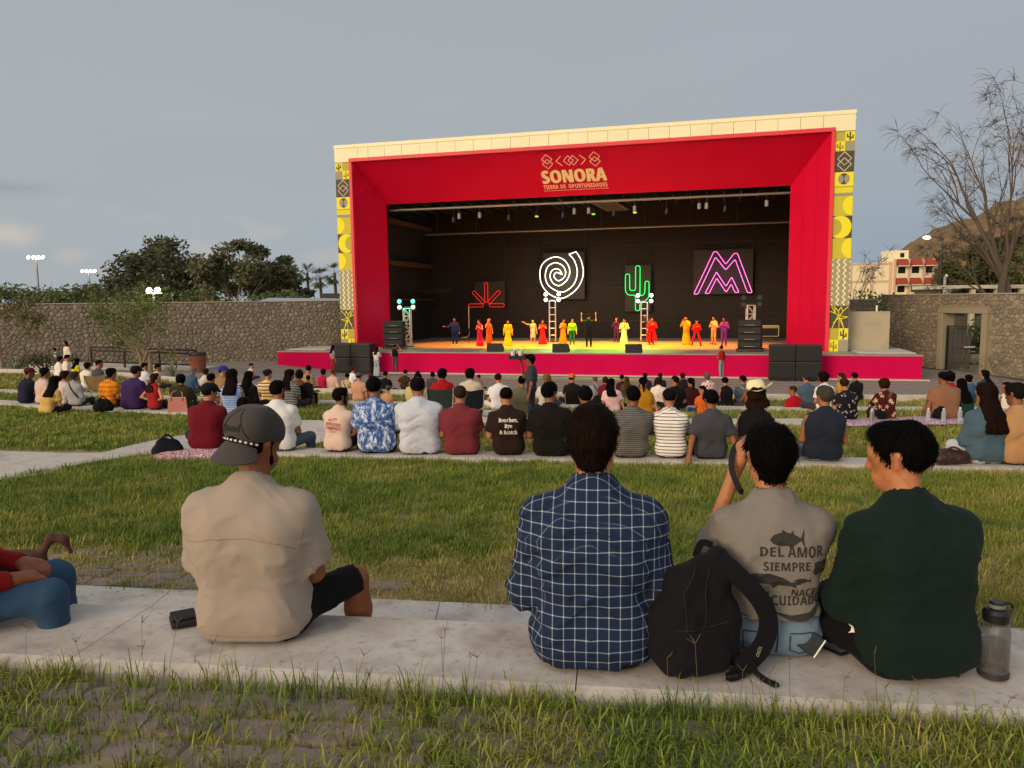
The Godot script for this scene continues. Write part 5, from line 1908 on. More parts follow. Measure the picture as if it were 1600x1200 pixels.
func tower(label: String, u: float, v: float, h: float, cols: Array, kind: int) -> void:
	var t := thing("truss_tower", label, "truss tower", on_stage(u, v), stage_turn() + 0.15, "lighting towers on the stage")
	var al: Material = mats["truss_alu"]
	var s := 0.2
	for k in 4:
		var b := MB.new()
		var x := s if k & 1 else -s
		var z := s if k & 2 else -s
		b.rod(Vector3(x, 0, z), Vector3(x, h, z), 0.035, 7)
		part("chord", b.mesh(), al, t)
	var n := int(h / 0.42)
	var b := MB.new()
	for i in n + 1:
		var y := i * h / n
		for z in [-s, s]:
			b.rod(Vector3(-s, y, z), Vector3(s, y, z), 0.022, 5)
			if i < n and kind != 1:
				b.rod(Vector3(-s if i % 2 else s, y, z), Vector3(s if i % 2 else -s, y + h / n, z), 0.02, 5)
		for x in [-s, s]:
			if i < n:
				b.rod(Vector3(x, y, -s), Vector3(x, y + h / n, s), 0.02, 5)
	part("bracing", b.mesh(), al, t)
	box_part("base_plate", Vector3(0, 0.02, 0), Vector3(0.7, 0.04, 0.7), mats["steel_dark"], t, 0.006)
	box_part("top_bar", Vector3(0, h + 0.08, 0), Vector3(1.2, 0.06, 0.06), mats["black_metal"], t)
	for i in 4:
		var x := (i % 2 - 0.5) * 0.85
		var y := h + 0.42 - (i / 2) * 0.36
		var l := Node3D.new()
		l.name = "moving_head"
		l.position = Vector3(x, y, 0.12)
		t.add_child(l, true)
		b = MB.new()
		b.lathe(Transform3D(Basis(Vector3.RIGHT, PI / 2 - 0.2), Vector3.ZERO), [Vector2(0.0, -0.22), Vector2(0.11, -0.2), Vector2(0.14, 0.1), Vector2(0.13, 0.1)], 12)
		part("housing", b.mesh(), mats["black_metal"], l)
		box_part("yoke", Vector3(0, -0.16, -0.05), Vector3(0.3, 0.06, 0.12), mats["black_metal"], l, 0.01)
		b = MB.new()
		b.lathe(Transform3D(Basis(Vector3.RIGHT, PI / 2 - 0.2), Vector3.ZERO), [Vector2(0.125, 0.09), Vector2(0.0, 0.1)], 12)
		var lit: bool = cols.size() > 0
		var c: Color = cols[i / 2] if lit else Color.BLACK
		part("lamp_lens", b.mesh(), glowing("head_" + c.to_html(false), c, 2.4 if i < 2 else 1.6) if lit else mats["glass_dark"], l)
	if cols.size() > 0:
		var li := OmniLight3D.new()
		li.name = "tower_light"
		li.light_color = cols[0]
		li.light_energy = 1.2
		li.light_size = 0.3
		li.omni_range = 20.0
		li.shadow_enabled = true
		li.position = Vector3(0, h + 0.25, 0.6)
		t.add_child(li)

# ---------------------------------------------------------------- planting, rails and furniture left of the plaza
func gpos(x: float, z: float, up := 0.0) -> Vector3:
	return Vector3(x, ground_y(x, z) + up, z)

func build_left_side() -> void:
	var mesq := leaf_mat("mesquite_leaf", "66703a")
	leafy_tree("young_tree", "young green tree with a wide airy crown in front of the stone wall and rail", "young trees along the stone wall", Vector3(-17.6, -2.2, -37.2), 4.9, 2.2, mesq, mats["bark_pale"], 401, 3000, 0.075, 3, 0.34)
	leafy_tree("young_tree", "thin young tree with sparse brown green leaves at the end of the rail", "young trees along the stone wall", Vector3(-22.3, -1.95, -33.6), 4.6, 1.9, leaf_mat("mesquite_sparse", "6b6840"), mats["bark_pale"], 402, 2200, 0.08, 1, 0.36)
	# the concrete ramp and its rails
	var rp := MB.new()
	rp.prism(PackedVector2Array([Vector2(0, -0.1), Vector2(9.0, -0.1), Vector2(9.0, 0.12), Vector2(0, 0.5)]), Transform3D(Basis(Vector3.UP, 0.0), Vector3(-25.0, -2.05, -39.6)), 1.9)
	structure("ramp", rp.mesh(), mats["concrete"])
	rail("black steel handrail along the concrete ramp before the stone wall", [Vector3(-21.6, -1.7, -39.4), Vector3(-19.9, -1.78, -39.4), Vector3(-18.1, -1.86, -39.4), Vector3(-16.2, -1.94, -39.4)], 1.0)
	rail("black steel handrail beside the thin young tree and the planted bed", [Vector3(-32.5, -1.6, -38.4), Vector3(-29.4, -1.6, -38.9), Vector3(-26.3, -1.6, -39.4)], 1.0)
	var bin := thing("litter_bin", "round terracotta litter bin with a dark rim at the foot of the ramp", "litter bin", gpos(-15.4, -37.6))
	var b := MB.new()
	b.lathe(at(0, 0, 0), [Vector2(0.0, 0.0), Vector2(0.34, 0.0), Vector2(0.4, 0.85), Vector2(0.37, 0.87)], 20)
	part("body", b.mesh(), mat("terracotta", hexc("8a5138"), 0.8), bin)
	b = MB.new()
	b.lathe(at(0, 0.86, 0), [Vector2(0.41, -0.03), Vector2(0.42, 0.02), Vector2(0.40, 0.13), Vector2(0.3, 0.14), Vector2(0.3, 0.05), Vector2(0.0, 0.02)], 20)
	part("rim", b.mesh(), mats["steel_dark"], bin)
	b = MB.new()
	for i in 6:
		b.lathe(at(0, 0.12 + i * 0.12, 0), [Vector2(0.35 + i * 0.0085, -0.01), Vector2(0.362 + i * 0.0085, 0.0), Vector2(0.35 + i * 0.0085, 0.01)], 20)
	part("hoop", b.mesh(), mat("terracotta_dark", hexc("6d3e2b"), 0.8), bin)
	var ag := [["spiky grey green agave on the mound by the terracotta bin", -14.6, -33.0, 0.75], ["spiky agave in the bed under the thin young tree", -21.4, -33.0, 0.8], ["pale dry agave at the outer end of the planted bed", -23.6, -32.4, 0.65], ["small dark agave next to the pale one in the planted bed", -22.6, -32.2, 0.55]]
	for i in ag.size():
		agave(ag[i][0], gpos(ag[i][1], ag[i][2]), ag[i][3], 500 + i)
	bush("low brown green shrub in the bed under the thin young tree", gpos(-20.4, -33.4), Vector3(1.1, 0.6, 0.7), leaf_mat("bed_leaf", "5a5a38"), 221, 900, 0.07)
	bush("grassy low shrub against the rail in the planted bed", gpos(-24.8, -34.0), Vector3(1.4, 0.7, 0.8), leaf_mat("bed_leaf", "5a5a38"), 222, 900, 0.07)
	var tw := thing("twiggy_shrub", "sparse twiggy shrub with small leaves in front of the gate wall", "shrub", Vector3(18.4, -2.4, -28.5))
	var rng := RandomNumberGenerator.new()
	rng.seed = 67
	var tips := []
	b = MB.new()
	for k in 6:
		branch(b, Vector3.ZERO, Vector3(cos(k * 1.05) * 0.9, 0.8, sin(k * 1.05) * 0.9).normalized(), 0.8, 0.018, 3, rng, tips, 0.35, 0.0, 2)
	part("branches", b.mesh(), mats["bark"], tw)
	b = MB.new()
	for e in tips:
		leaf_cloud(b, e[0], Vector3.ONE * 0.12, 5, 0.035, rng)
	part("foliage", b.mesh(), leaf_mat("bed_leaf", "5a5a38"), tw)

func agave(label: String, base: Vector3, r: float, sd: int) -> void:
	var t := thing("agave_plant", label, "agave", base, 0.0, "agaves in the planted beds")
	var rng := RandomNumberGenerator.new()
	rng.seed = sd
	for i in 26:
		var a := rng.randf() * TAU
		var el := rng.randf_range(0.25, 1.35)
		var d := Vector3(cos(a) * cos(el), sin(el), sin(a) * cos(el))
		var s := d.cross(Vector3.UP).normalized() * 0.035
		var m := d * r * 0.55
		var e := d * r + Vector3(0, -0.05, 0)
		var b := MB.new()
		var up := s.cross(d).normalized() * 0.012
		b.face([s * 0.6, m + s, m + up, up], up)
		b.face([-s * 0.6, m - s, m + up, up], up)
		b.face([m + s, e, m + up], up)
		b.face([m - s, e, m + up], up)
		part("leaf", b.mesh(), mat("agave_leaf", hexc("7b8466"), 0.6), t)

# ---------------------------------------------------------------- people
func arm_points(d: Dictionary, J: Dictionary, s: float) -> Array:
	var sh: Vector3 = J.sh[0 if s < 0 else 1]
	var P: Vector3 = J.P
	var C: Vector3 = J.C
	var H: Vector3 = J.H
	var g: float = d.get("g", 1.0)
	var kind: String = d.get("arm", ["lap", "elbow", "bent", "lap", "propr", "forward"][int(fposmod(d.x * 17.3 + d.z * 9.1, 1.0) * 6.0)])
	if kind == "propl": kind = "prop" if s < 0 else "lap"
	elif kind == "propr": kind = "prop" if s > 0 else "lap"
	elif kind == "up1": kind = "up" if s > 0 else "side"
	elif kind in ["open", "point", "heart", "hipface", "shade", "tray"] and s < 0: kind = "side"
	match kind:
		"elbow": return [sh, sh + Vector3(s * 0.05, -0.21, -0.16), sh + Vector3(-s * 0.05, -0.27, -0.38)]
		"prop": return [sh, sh + Vector3(s * 0.09, -0.25, 0.05), Vector3(sh.x + s * 0.14, 0.06, sh.z + 0.15)]
		"akimbo": return [sh, sh + Vector3(s * 0.17, -0.2, 0.09), Vector3(s * 0.17 * g, P.y + 0.12, 0.03)]
		"chair": return [sh, sh + Vector3(s * 0.13, -0.24, -0.04), sh + Vector3(s * 0.15, -0.26, -0.28)]
		"side": return [sh, sh + Vector3(s * 0.07, -0.28, 0.02), sh + Vector3(s * 0.09, -0.52, -0.04)]
		"clasp": return [sh, sh + Vector3(s * 0.10, -0.25, -0.03), Vector3(s * 0.05, C.y - 0.03, -0.22)]
		"clap": return [sh, sh + Vector3(s * 0.10, -0.2, -0.13), Vector3(s * 0.06, C.y + 0.14, -0.33)]
		"open": return [sh, sh + Vector3(0.2, -0.2, -0.05), sh + Vector3(0.42, -0.16, -0.16)]
		"point": return [sh, sh + Vector3(0.25, 0.04, -0.04), sh + Vector3(0.47, 0.17, -0.08)]
		"up": return [sh, sh + Vector3(s * 0.2, 0.05, -0.05), sh + Vector3(s * 0.2, 0.33, -0.08)]
		"heart": return [sh, sh + Vector3(0.12, -0.24, -0.04), Vector3(0.03, C.y + 0.08, -0.17)]
		"hipface": return [sh, sh + Vector3(0.12, -0.18, -0.16), H + Vector3(0.1, -0.06, -0.1)]
		"shade": return [sh, sh + Vector3(0.22, 0.04, -0.14), H + Vector3(0.1, 0.05, -0.12)]
		"phone": return [sh, sh + Vector3(s * 0.07, -0.2, -0.14), H + Vector3(s * 0.06, -0.05, -0.24)]
		"tray": return [sh, sh + Vector3(0.1, -0.16, -0.2), H + Vector3(0.12, -0.03, -0.22)]
		"camera":
			if s < 0: return [sh, sh + Vector3(-0.06, -0.17, -0.2), H + Vector3(-0.10, -0.06, -0.14)]
			return [sh, sh + Vector3(0.02, -0.2, -0.22), H + Vector3(0.02, -0.08, -0.2)]
		"forward": return [sh, sh + Vector3(s * 0.04, -0.27, -0.06), sh + Vector3(-s * 0.03, -0.33, -0.28)]
		"bent": return [sh, sh + Vector3(s * 0.06, -0.26, 0.0), sh + Vector3(-s * 0.04, -0.36, -0.2)]
	return [sh, sh + Vector3(s * 0.055, -0.265, -0.05), sh + Vector3(-s * 0.06, -0.30, -0.26)]

func skeleton(d: Dictionary) -> Dictionary:
	var g: float = d.get("g", 1.0)
	var stand: bool = d.get("pose", "") == "stand"
	var h := fposmod(d.x * 12.9898 + d.z * 78.233, 1.0)      # a fixed whim for each person
	var h2 := fposmod(d.x * 37.7 + d.z * 5.31, 1.0)
	var lean: float = d.get("lean", 0.0 if stand else lerpf(-0.04, 0.2, h))
	var tilt: float = d.get("tilt", 0.0 if stand or d.has("fg") else lerpf(-0.07, 0.07, h2))
	var P := Vector3(0, 0.95, 0) if stand else Vector3(0, 0.12, 0)
	var T := Vector3(tilt, cos(lean), -sin(lean)).normalized()
	var J := {"P": P, "T": T}
	var slump := 0.0 if stand else float(d.get("slump", 0.035))
	J.W = P + T * 0.16 + Vector3(0, 0, slump * 0.4)
	J.C = P + T * 0.33 + Vector3(0, 0, slump)
	J.S = P + T * 0.435 + Vector3(0, 0, slump * 0.5)
	J.N = P + T * 0.48 + Vector3(0, 0, -0.005)
	J.H = J.N + Vector3(tilt * 0.1, 0.165, -0.035 - slump * 0.4)
	J.B = Basis(Vector3.UP, d.get("hy", lerpf(-0.5, 0.5, h2))) * Basis(Vector3.RIGHT, -float(d.get("hp", lerpf(-0.05, 0.16, h)))) * Basis(Vector3.BACK, d.get("ht", lerpf(-0.12, 0.12, fposmod(h * 7.0, 1.0))))
	var hw := 0.176 * lerpf(1.0, g, 0.75)
	J.sh = [J.S + Vector3(-hw, -0.048, 0), J.S + Vector3(hw, -0.048, 0)]
	J.arm = [arm_points(d, J, -1.0), arm_points(d, J, 1.0)]
	var legs := []
	for k in 2:
		var s := -1.0 if k == 0 else 1.0
		var hip := P + Vector3(s * 0.095 * g, -0.02, 0)
		match d.get("leg", "stand" if stand else "bench"):
			"stand": legs.append([hip, Vector3(s * 0.105, 0.5, -0.015), Vector3(s * 0.11, 0.09, 0.02), Vector3(s * 0.13, 0.035, -0.15)])
			"apart": legs.append([hip, Vector3(s * 0.2, 0.5, -0.03), Vector3(s * 0.29, 0.09, 0.02), Vector3(s * 0.36, 0.035, -0.13)])
			"cross": legs.append([hip, Vector3(s * 0.34, 0.15, -0.24), Vector3(-s * 0.06, 0.06, -0.34), Vector3(-s * 0.2, 0.06, -0.34)])
			"splay":
				if s > 0: legs.append([hip, Vector3(0.34, 0.13, -0.26), Vector3(0.34, -0.28, -0.36), Vector3(0.36, -0.32, -0.5)])
				else: legs.append([hip, Vector3(-0.16, 0.12, -0.42), Vector3(-0.14, -0.3, -0.45), Vector3(-0.14, -0.33, -0.6)])
			"splayl":
				if s < 0: legs.append([hip, Vector3(-0.30, 0.13, -0.30), Vector3(-0.28, -0.28, -0.38), Vector3(-0.30, -0.32, -0.5)])
				else: legs.append([hip, Vector3(0.16, 0.12, -0.42), Vector3(0.14, -0.3, -0.45), Vector3(0.14, -0.33, -0.6)])
			_: legs.append([hip, Vector3(s * 0.13, 0.12, -0.42), Vector3(s * 0.12, -0.3, -0.46), Vector3(s * 0.13, -0.33, -0.6)])
	J.leg = legs
	return J

func add_hand(f: Field, el: Vector3, wr: Vector3, fine: bool, s: float) -> void:
	var dir := (wr - el).normalized()
	var side := dir.cross(Vector3.UP)
	side = side.normalized() if side.length() > 0.1 else Vector3.RIGHT
	var up := side.cross(dir).normalized()
	var pe := wr + dir * 0.075
	f.cap(wr, pe, 0.026, 0.034, 1)
	if not fine:
		f.cap(pe, pe + dir * 0.07 - up * 0.02, 0.032, 0.022, 1)
		f.cap(wr + dir * 0.02, wr + dir * 0.06 + side * s * 0.045, 0.016, 0.013, 1)
		return
	f.cap(wr + dir * 0.02 + side * 0.018, pe + side * 0.02, 0.02, 0.018, 1)
	f.cap(wr + dir * 0.02 - side * 0.018, pe - side * 0.02, 0.02, 0.018, 1)
	for k in 4:
		var o := side * (k - 1.5) * 0.021
		var l: float = [0.034, 0.04, 0.038, 0.03][k]
		var a := pe + o + dir * 0.012
		var b := a + (dir * 0.9 - up * 0.35).normalized() * l
		var c := b + (dir * 0.45 - up * 0.9).normalized() * l * 0.8
		f.cap(a, b, 0.0095, 0.009, 1)
		f.cap(b, c, 0.009, 0.008, 1)
	var t0 := wr + dir * 0.02 + side * s * 0.025
	var t1 := t0 + dir * 0.035 + side * s * 0.03 - up * 0.01
	f.cap(t0, t1, 0.014, 0.011, 1)
	f.cap(t1, t1 + dir * 0.03 - up * 0.012, 0.011, 0.009, 1)

func hair_fields(d: Dictionary, J: Dictionary) -> Array:
	# [hair field or null, cap field or null]
	var st: String = d.get("hair", "short")
	var B: Basis = J.B
	var H: Vector3 = J.H
	var X := Transform3D(B, H)
	var f := Field.new()
	f.k = 0.03
	f.noise = fold
	f.off = Vector3(d.x, d.z, d.x)
	var cp: Field = null
	var cran := func(r: float):
		f.cap(X * Vector3(0, 0.036, 0.036), X * Vector3(0, 0.040, -0.024), 0.080 + r, 0.078 + r)
	var face_cut := func(z: float, nape: float):
		f.cut(B * Vector3(0, -0.62, -0.78), X * Vector3(0, 0.02, z))
		f.cut(B * Vector3(0, -1, 0.0), X * Vector3(0, nape, 0))
	var ears := func():
		for s in [-1.0, 1.0]:
			f.carve(X * Vector3(s * 0.098, 0.020, -0.008), X * Vector3(s * 0.096, -0.03, 0.0), 0.024)
	match st:
		"buzz", "fade":
			cran.call(0.006)
			face_cut.call(-0.035, -0.035 if st == "fade" else -0.055)
		"bald":
			cran.call(0.008)
			face_cut.call(-0.015, -0.07)
			f.carve(X * Vector3(0, 0.15, -0.05), X * Vector3(0, 0.155, 0.035), 0.052)
		"short":
			cran.call(0.010)
			f.cap(X * Vector3(0, 0.085, -0.06), X * Vector3(0, 0.085, 0.035), 0.048, 0.056)
			face_cut.call(-0.046, -0.07)
			ears.call()
			f.amp = 0.006
			f.ns = Vector3(34, 16, 34)
		"bowl":
			cran.call(0.014)
			f.cap(X * Vector3(0, 0.078, -0.05), X * Vector3(0, 0.084, 0.036), 0.056, 0.06)
			f.cap(X * Vector3(0, -0.01, 0.04), X * Vector3(0, -0.05, 0.042), 0.074, 0.058)
			face_cut.call(-0.05, -0.092)
			ears.call()
			f.amp = 0.006
			f.ns = Vector3(42, 9, 42)
		"curl", "hatcurl":
			f.cap(X * Vector3(0, 0.035, 0.035), X * Vector3(0, 0.035, -0.015), 0.112, 0.104)
			f.cap(X * Vector3(-0.05, -0.045, 0.025), X * Vector3(0.05, -0.045, 0.025), 0.062, 0.062)
			if st == "hatcurl":
				f.cap(X * Vector3(-0.07, -0.11, 0.04), X * Vector3(0.07, -0.11, 0.04), 0.075, 0.075)
			face_cut.call(-0.05, -0.18 if st == "hatcurl" else -0.1)
			f.amp = 0.02
			f.ns = Vector3(17, 17, 17)
		"bob":
			cran.call(0.014)
			for s in [-1.0, 0.0, 1.0]:
				f.cap(X * Vector3(s * 0.055, 0.0, 0.04 - absf(s) * 0.02), X * Vector3(s * 0.062, -0.12, 0.05 - absf(s) * 0.02), 0.046, 0.033)
			face_cut.call(-0.05, -0.15)
			f.amp = 0.007
			f.ns = Vector3(22, 8, 22)
		"long", "straight":
			cran.call(0.014)
			var Cb: Vector3 = J.C + Vector3(0, 0, 0.12 * d.get("g", 1.0))
			var L := 0.30 if st == "long" else 0.38
			for s in [-1.0, -0.35, 0.35, 1.0]:
				var p0: Vector3 = X * Vector3(s * 0.052, 0.02, 0.05 - absf(s) * 0.02)
				var p1: Vector3 = X * Vector3(s * 0.066, -0.12, 0.08 - absf(s) * 0.02)
				var p2 := Vector3(H.x + s * 0.095, H.y - L, Cb.z + 0.035 - absf(s) * 0.02)
				var pm := Vector3(lerpf(p1.x, p2.x, 0.4), J.S.y - 0.01, J.S.z + 0.105 * float(d.get("g", 1.0)) - absf(s) * 0.02)
				f.cap(p0, p1, 0.05, 0.046)
				f.cap(p1, pm, 0.048, 0.042)
				f.cap(pm, p2, 0.042, 0.034)
			f.cut(B * Vector3(0, -0.35, -0.93), X * Vector3(0, 0.02, -0.05))
			f.amp = 0.012 if st == "long" else 0.006
			f.ns = Vector3(16, 7, 16)
		"pony":
			cran.call(0.012)
			face_cut.call(-0.042, -0.075)
			var q0: Vector3 = X * Vector3(0, 0.04, 0.12)
			f.cap(q0, q0 + Vector3(0, -0.08, 0.045), 0.03, 0.036, 1)
			f.cap(q0 + Vector3(0, -0.08, 0.045), q0 + Vector3(0.01, -0.26, 0.05), 0.036, 0.018, 1)
		"bun":
			cran.call(0.012)
			face_cut.call(-0.042, -0.075)
			f.ball(X * Vector3(0, 0.06, 0.122), 0.042, 1)
			f.amp = 0.005
		"cap":
			cran.call(0.008)
			face_cut.call(-0.03, -0.06)
			cp = Field.new()
			cp.k = 0.03
			cp.cap(X * Vector3(0, 0.046, 0.036), X * Vector3(0, 0.050, -0.024), 0.092, 0.090)
			cp.cut(B * Vector3(0, -1, -0.12), X * Vector3(0, 0.032, 0))
			for s in [-1.0, -0.5, 0.0, 0.5, 1.0]:
				cp.cap(X * Vector3(s * 0.052, 0.045, -0.085), X * Vector3(s * 0.046, 0.030 - absf(s) * 0.012, -0.17 + absf(s) * 0.025), 0.014, 0.009, 1)
	if d.get("beard", 0):
		for s in [-1.0, 1.0]:
			f.cap(X * Vector3(s * 0.062, -0.02, -0.005), X * Vector3(s * 0.043, -0.06, -0.014), 0.016, 0.027, 1)
			f.cap(X * Vector3(s * 0.04, -0.06, -0.014), X * Vector3(0, -0.092, -0.066), 0.029, 0.026, 1)
	return [f, cp]

func body_fields(d: Dictionary, J: Dictionary, fine: bool) -> Dictionary:
	var g: float = d.get("g", 1.0)
	var stand: bool = d.get("pose", "") == "stand"
	var top: String = d.get("top", "tee")
	var P: Vector3 = J.P
	var W: Vector3 = J.W
	var C: Vector3 = J.C
	var S: Vector3 = J.S
	var N: Vector3 = J.N
	var H: Vector3 = J.H
	var B: Basis = J.B
	var X := Transform3D(B, H)
	var R := Vector3.RIGHT
	# skin: one continuous surface of head, neck, trunk, arms and hands
	var f := Field.new()
	f.k = 0.035
	f.k2 = 0.022
	f.cap(X * Vector3(0, 0.036, 0.034), X * Vector3(0, 0.036, -0.026), 0.078, 0.076)
	f.cap(X * Vector3(0, -0.012, -0.042), X * Vector3(0, -0.068, -0.055), 0.06, 0.04)
	f.cap(X * Vector3(-0.04, -0.058, -0.01), X * Vector3(0, -0.09, -0.065), 0.028, 0.024)
	f.cap(X * Vector3(0.04, -0.058, -0.01), X * Vector3(0, -0.09, -0.065), 0.028, 0.024)
	f.cap(X * Vector3(0, 0.01, -0.1), X * Vector3(0, -0.032, -0.117), 0.009, 0.014, 1)
	f.cap(X * Vector3(-0.022, -0.066, -0.09), X * Vector3(0.022, -0.066, -0.09), 0.011, 0.011, 1)
	for s in [-1.0, 1.0]:
		f.cap(X * Vector3(s * 0.084, 0.018, 0.018), X * Vector3(s * 0.077, -0.024, 0.006), 0.016, 0.010, 1)
		f.cap(X * Vector3(s * 0.048, 0.03, -0.082), X * Vector3(s * 0.018, 0.03, -0.092), 0.012, 0.012)
	f.cap(N - J.T * 0.06, H + Vector3(0, -0.045, 0.012), 0.062, 0.056)
	for k in 2:
		f.cap(N + Vector3(0, -0.05, 0.008), J.sh[k], 0.05, 0.042)
	f.cap(C - R * 0.07 * g, C + R * 0.07 * g, 0.095 * g, 0.095 * g)
	f.cap(W - R * 0.05 * g, W + R * 0.05 * g, 0.09 * g, 0.09 * g)
	f.cap(P - R * 0.07 * g, P + R * 0.07 * g, 0.095 * g, 0.095 * g)
	for k in 2:
		var a: Array = J.arm[k]
		f.cap(a[0], a[1], 0.047 * sqrt(g), 0.039 * sqrt(g), 1)
		f.cap(a[1], a[2], 0.038 * sqrt(g), 0.027, 1)
		add_hand(f, a[1], a[2], fine, 1.0 if k == 0 else -1.0)
		if d.get("shorts", 0) or d.get("knee", 0):
			var l: Array = J.leg[k]
			f.cap(l[0].lerp(l[1], 0.5), l[1], 0.062, 0.056, 1)
			f.cap(l[1], l[1].lerp(l[2], 0.35), 0.055, 0.058, 1)
			f.cap(l[1].lerp(l[2], 0.35), l[2], 0.058, 0.036, 1)
	# shirt
	var t := Field.new()
	t.k = 0.075
	t.k2 = 0.045
	t.noise = fold
	t.off = Vector3(d.x * 3.1, d.z * 1.7, d.x)
	var wr: float = d.get("wr", 0)
	var near: bool = Vector2(d.x, d.z).length() < 12.0
	t.amp = 0.012 if wr else 0.009
	t.crease = (0.011 if wr else 0.0075) if near else 0.005
	t.skew = 0.55
	t.ns = Vector3(3.0, 9.0, 3.0) if wr else Vector3(3.6, 6.5, 3.6)
	var o := 0.012 + 0.006 * float(d.get("loose", 0))
	var belly := maxf(g - 1.0, 0.0) * 0.04
	for k in 2:
		t.cap(N + Vector3(0, -0.045, 0.012), J.sh[k], 0.06 + o, 0.05 + o)
	t.cap(C - R * 0.088 * g, C + R * 0.088 * g, 0.100 * g + o, 0.100 * g + o)
	t.cap(W - R * 0.07 * g + Vector3(0, 0, belly), W + R * 0.07 * g + Vector3(0, 0, belly), 0.097 * g + o + belly, 0.097 * g + o + belly)
	t.cap(C.lerp(W, 0.5) - R * 0.08 * g, C.lerp(W, 0.5) + R * 0.08 * g, 0.103 * g + o, 0.103 * g + o)
	if stand:
		t.cap(P + Vector3(-0.09 * g, 0, 0), P + Vector3(0.09 * g, 0, 0), 0.098 * g + o, 0.098 * g + o)
		t.cut(Vector3.DOWN, P + Vector3(0, 0.04 if d.get("skirt", 0.0) or d.get("wide", 0) or top == "vest" else -0.05, 0))
	else:
		t.cap(P + Vector3(-0.082 * g, 0.03, 0.005 + belly), P + Vector3(0.082 * g, 0.03, 0.005 + belly), 0.102 * g + o, 0.102 * g + o)
		t.cap(P + Vector3(-0.088 * g, -0.03, 0.01 + belly), P + Vector3(0.088 * g, -0.03, 0.01 + belly), 0.103 * g + o, 0.103 * g + o)
		t.cut(Vector3(0, -1, -0.25), Vector3(0, 0.028 + float(d.get("hem", 0.0)), 0.1))
	t.cap(N + Vector3(0, -0.035, 0.01), N + Vector3(0, 0.012, 0.006), 0.085, 0.064)
	t.carve(N + Vector3(0, 0.025, -0.008), H, 0.060)
	if top != "vest":
		for k in 2:
			var a: Array = J.arm[k]
			var q := sqrt(g)
			if top == "long":
				t.cap(a[0], a[1], 0.054 * q + o, 0.045 * q + o, 1)
				t.cap(a[1], a[2], 0.043 * q + o, 0.033 + o, 1, true)
			else:
				var e: Vector3 = a[0].lerp(a[1], d.get("sleeve", 0.72))
				t.cap(a[0], e, 0.056 * q + o, 0.058 * q + o * 1.6, 1, true)
	else:
		for k in 2:
			var a: Array = J.arm[k]
			t.carve(a[0] + Vector3((-1.0 if k == 0 else 1.0) * 0.045, 0.03, 0), a[1], 0.05)
	# trousers or skirt
	var l := Field.new()
	l.k = 0.06
	l.k2 = 0.05
	l.noise = fold
	l.off = Vector3(d.z, d.x, 3)
	l.amp = 0.007
	l.ns = Vector3(7, 7, 7)
	l.crease = 0.006
	l.cap(P - R * 0.085 * g, P + R * 0.085 * g, 0.105 * g, 0.105 * g)
	if not stand:
		l.cap(P + Vector3(-0.10 * g, -0.03, 0.01), P + Vector3(0.10 * g, -0.03, 0.01), 0.098 * g, 0.098 * g)
	l.cut(Vector3.UP, P + Vector3(0, 0.10, 0))
	if not stand:
		l.cut(Vector3(0, -1, 0), Vector3(0, 0.004, 0))
	var skirt: float = d.get("skirt", 0.0)
	if skirt > 0.0:
		var y1 := 0.42 if d.get("knee", 0) else 0.015
		l.cap(P + Vector3(0, 0.08, 0), Vector3(0, P.y - 0.12, 0), 0.13 * g, 0.155 * g, 1)
		l.cap(Vector3(0, P.y - 0.1, 0), Vector3(0.0, y1, 0.02), 0.15 * g, skirt, 1, true)
		l.amp = 0.016
		l.ns = Vector3(11, 1.2, 11)
	else:
		for k in 2:
			var q: Array = J.leg[k]
			var wd := 1.45 if d.get("wide", 0) else 1.0
			l.cap(q[0], q[1], 0.086 * sqrt(g), 0.066, 1, d.get("shorts", 0) == 1)
			if not d.get("shorts", 0):
				l.cap(q[1], q[2] + Vector3(0, -0.03 if stand else 0.02, 0), 0.064 * wd, 0.05 * wd * wd, 1, stand)
	var out := {"body": f, "shirt": t, "trousers": l}
	if d.get("pose", "") == "stand" and skirt <= 0.0:
		var s := Field.new()
		for k in 2:
			var q: Array = J.leg[k]
			s.cap(q[2] + Vector3(0, -0.035, 0.03), q[3], 0.042, 0.034)
		out.shoes = s
	if d.has("cape"):
		var c := Field.new()
		c.k2 = 0.05
		c.cap(S + Vector3(0, 0.0, 0.05), Vector3(0, 0.3, 0.12), 0.16, 0.36, 1, true)
		c.carve(Vector3(0, 1.5, -0.22), Vector3(0, 0.2, -0.28), 0.34)
		c.amp = 0.02
		c.noise = fold
		c.ns = Vector3(10, 1.5, 10)
		out.cape = c
	return out

func strands(r: Array, J: Dictionary, close: bool, sd: int) -> MB:
	# loose locks lying over the hair so that its surface and edge are ragged
	var b := MB.new()
	var rng := RandomNumberGenerator.new()
	rng.seed = 900 + sd
	var whorl: Vector3 = J.H + J.B * Vector3(0.012, 0.115, 0.05)
	for k in (2600 if close else 500):
		var i: int = rng.randi() % r[0].size()
		var p: Vector3 = r[0][i]
		var n: Vector3 = r[1][i]
		var d := (p - whorl) + Vector3(0, -0.05, 0)
		d = (d - n * d.dot(n)).normalized()
		d = (d + Vector3(rng.randfn(), rng.randfn(), rng.randfn()) * 0.16).normalized()
		var s := d.cross(n).normalized() * (0.0011 if close else 0.0035) * rng.randf_range(0.6, 1.5)
		var L := rng.randf_range(0.018, 0.04)
		var m := p + d * L * 0.5 + n * 0.0035
		var e := p + d * L + n * rng.randf_range(-0.002, 0.006)
		b.q(p - s - n * 0.002, p + s - n * 0.002, m + s, m - s)
		b.t(m - s, m + s, e)
	return b

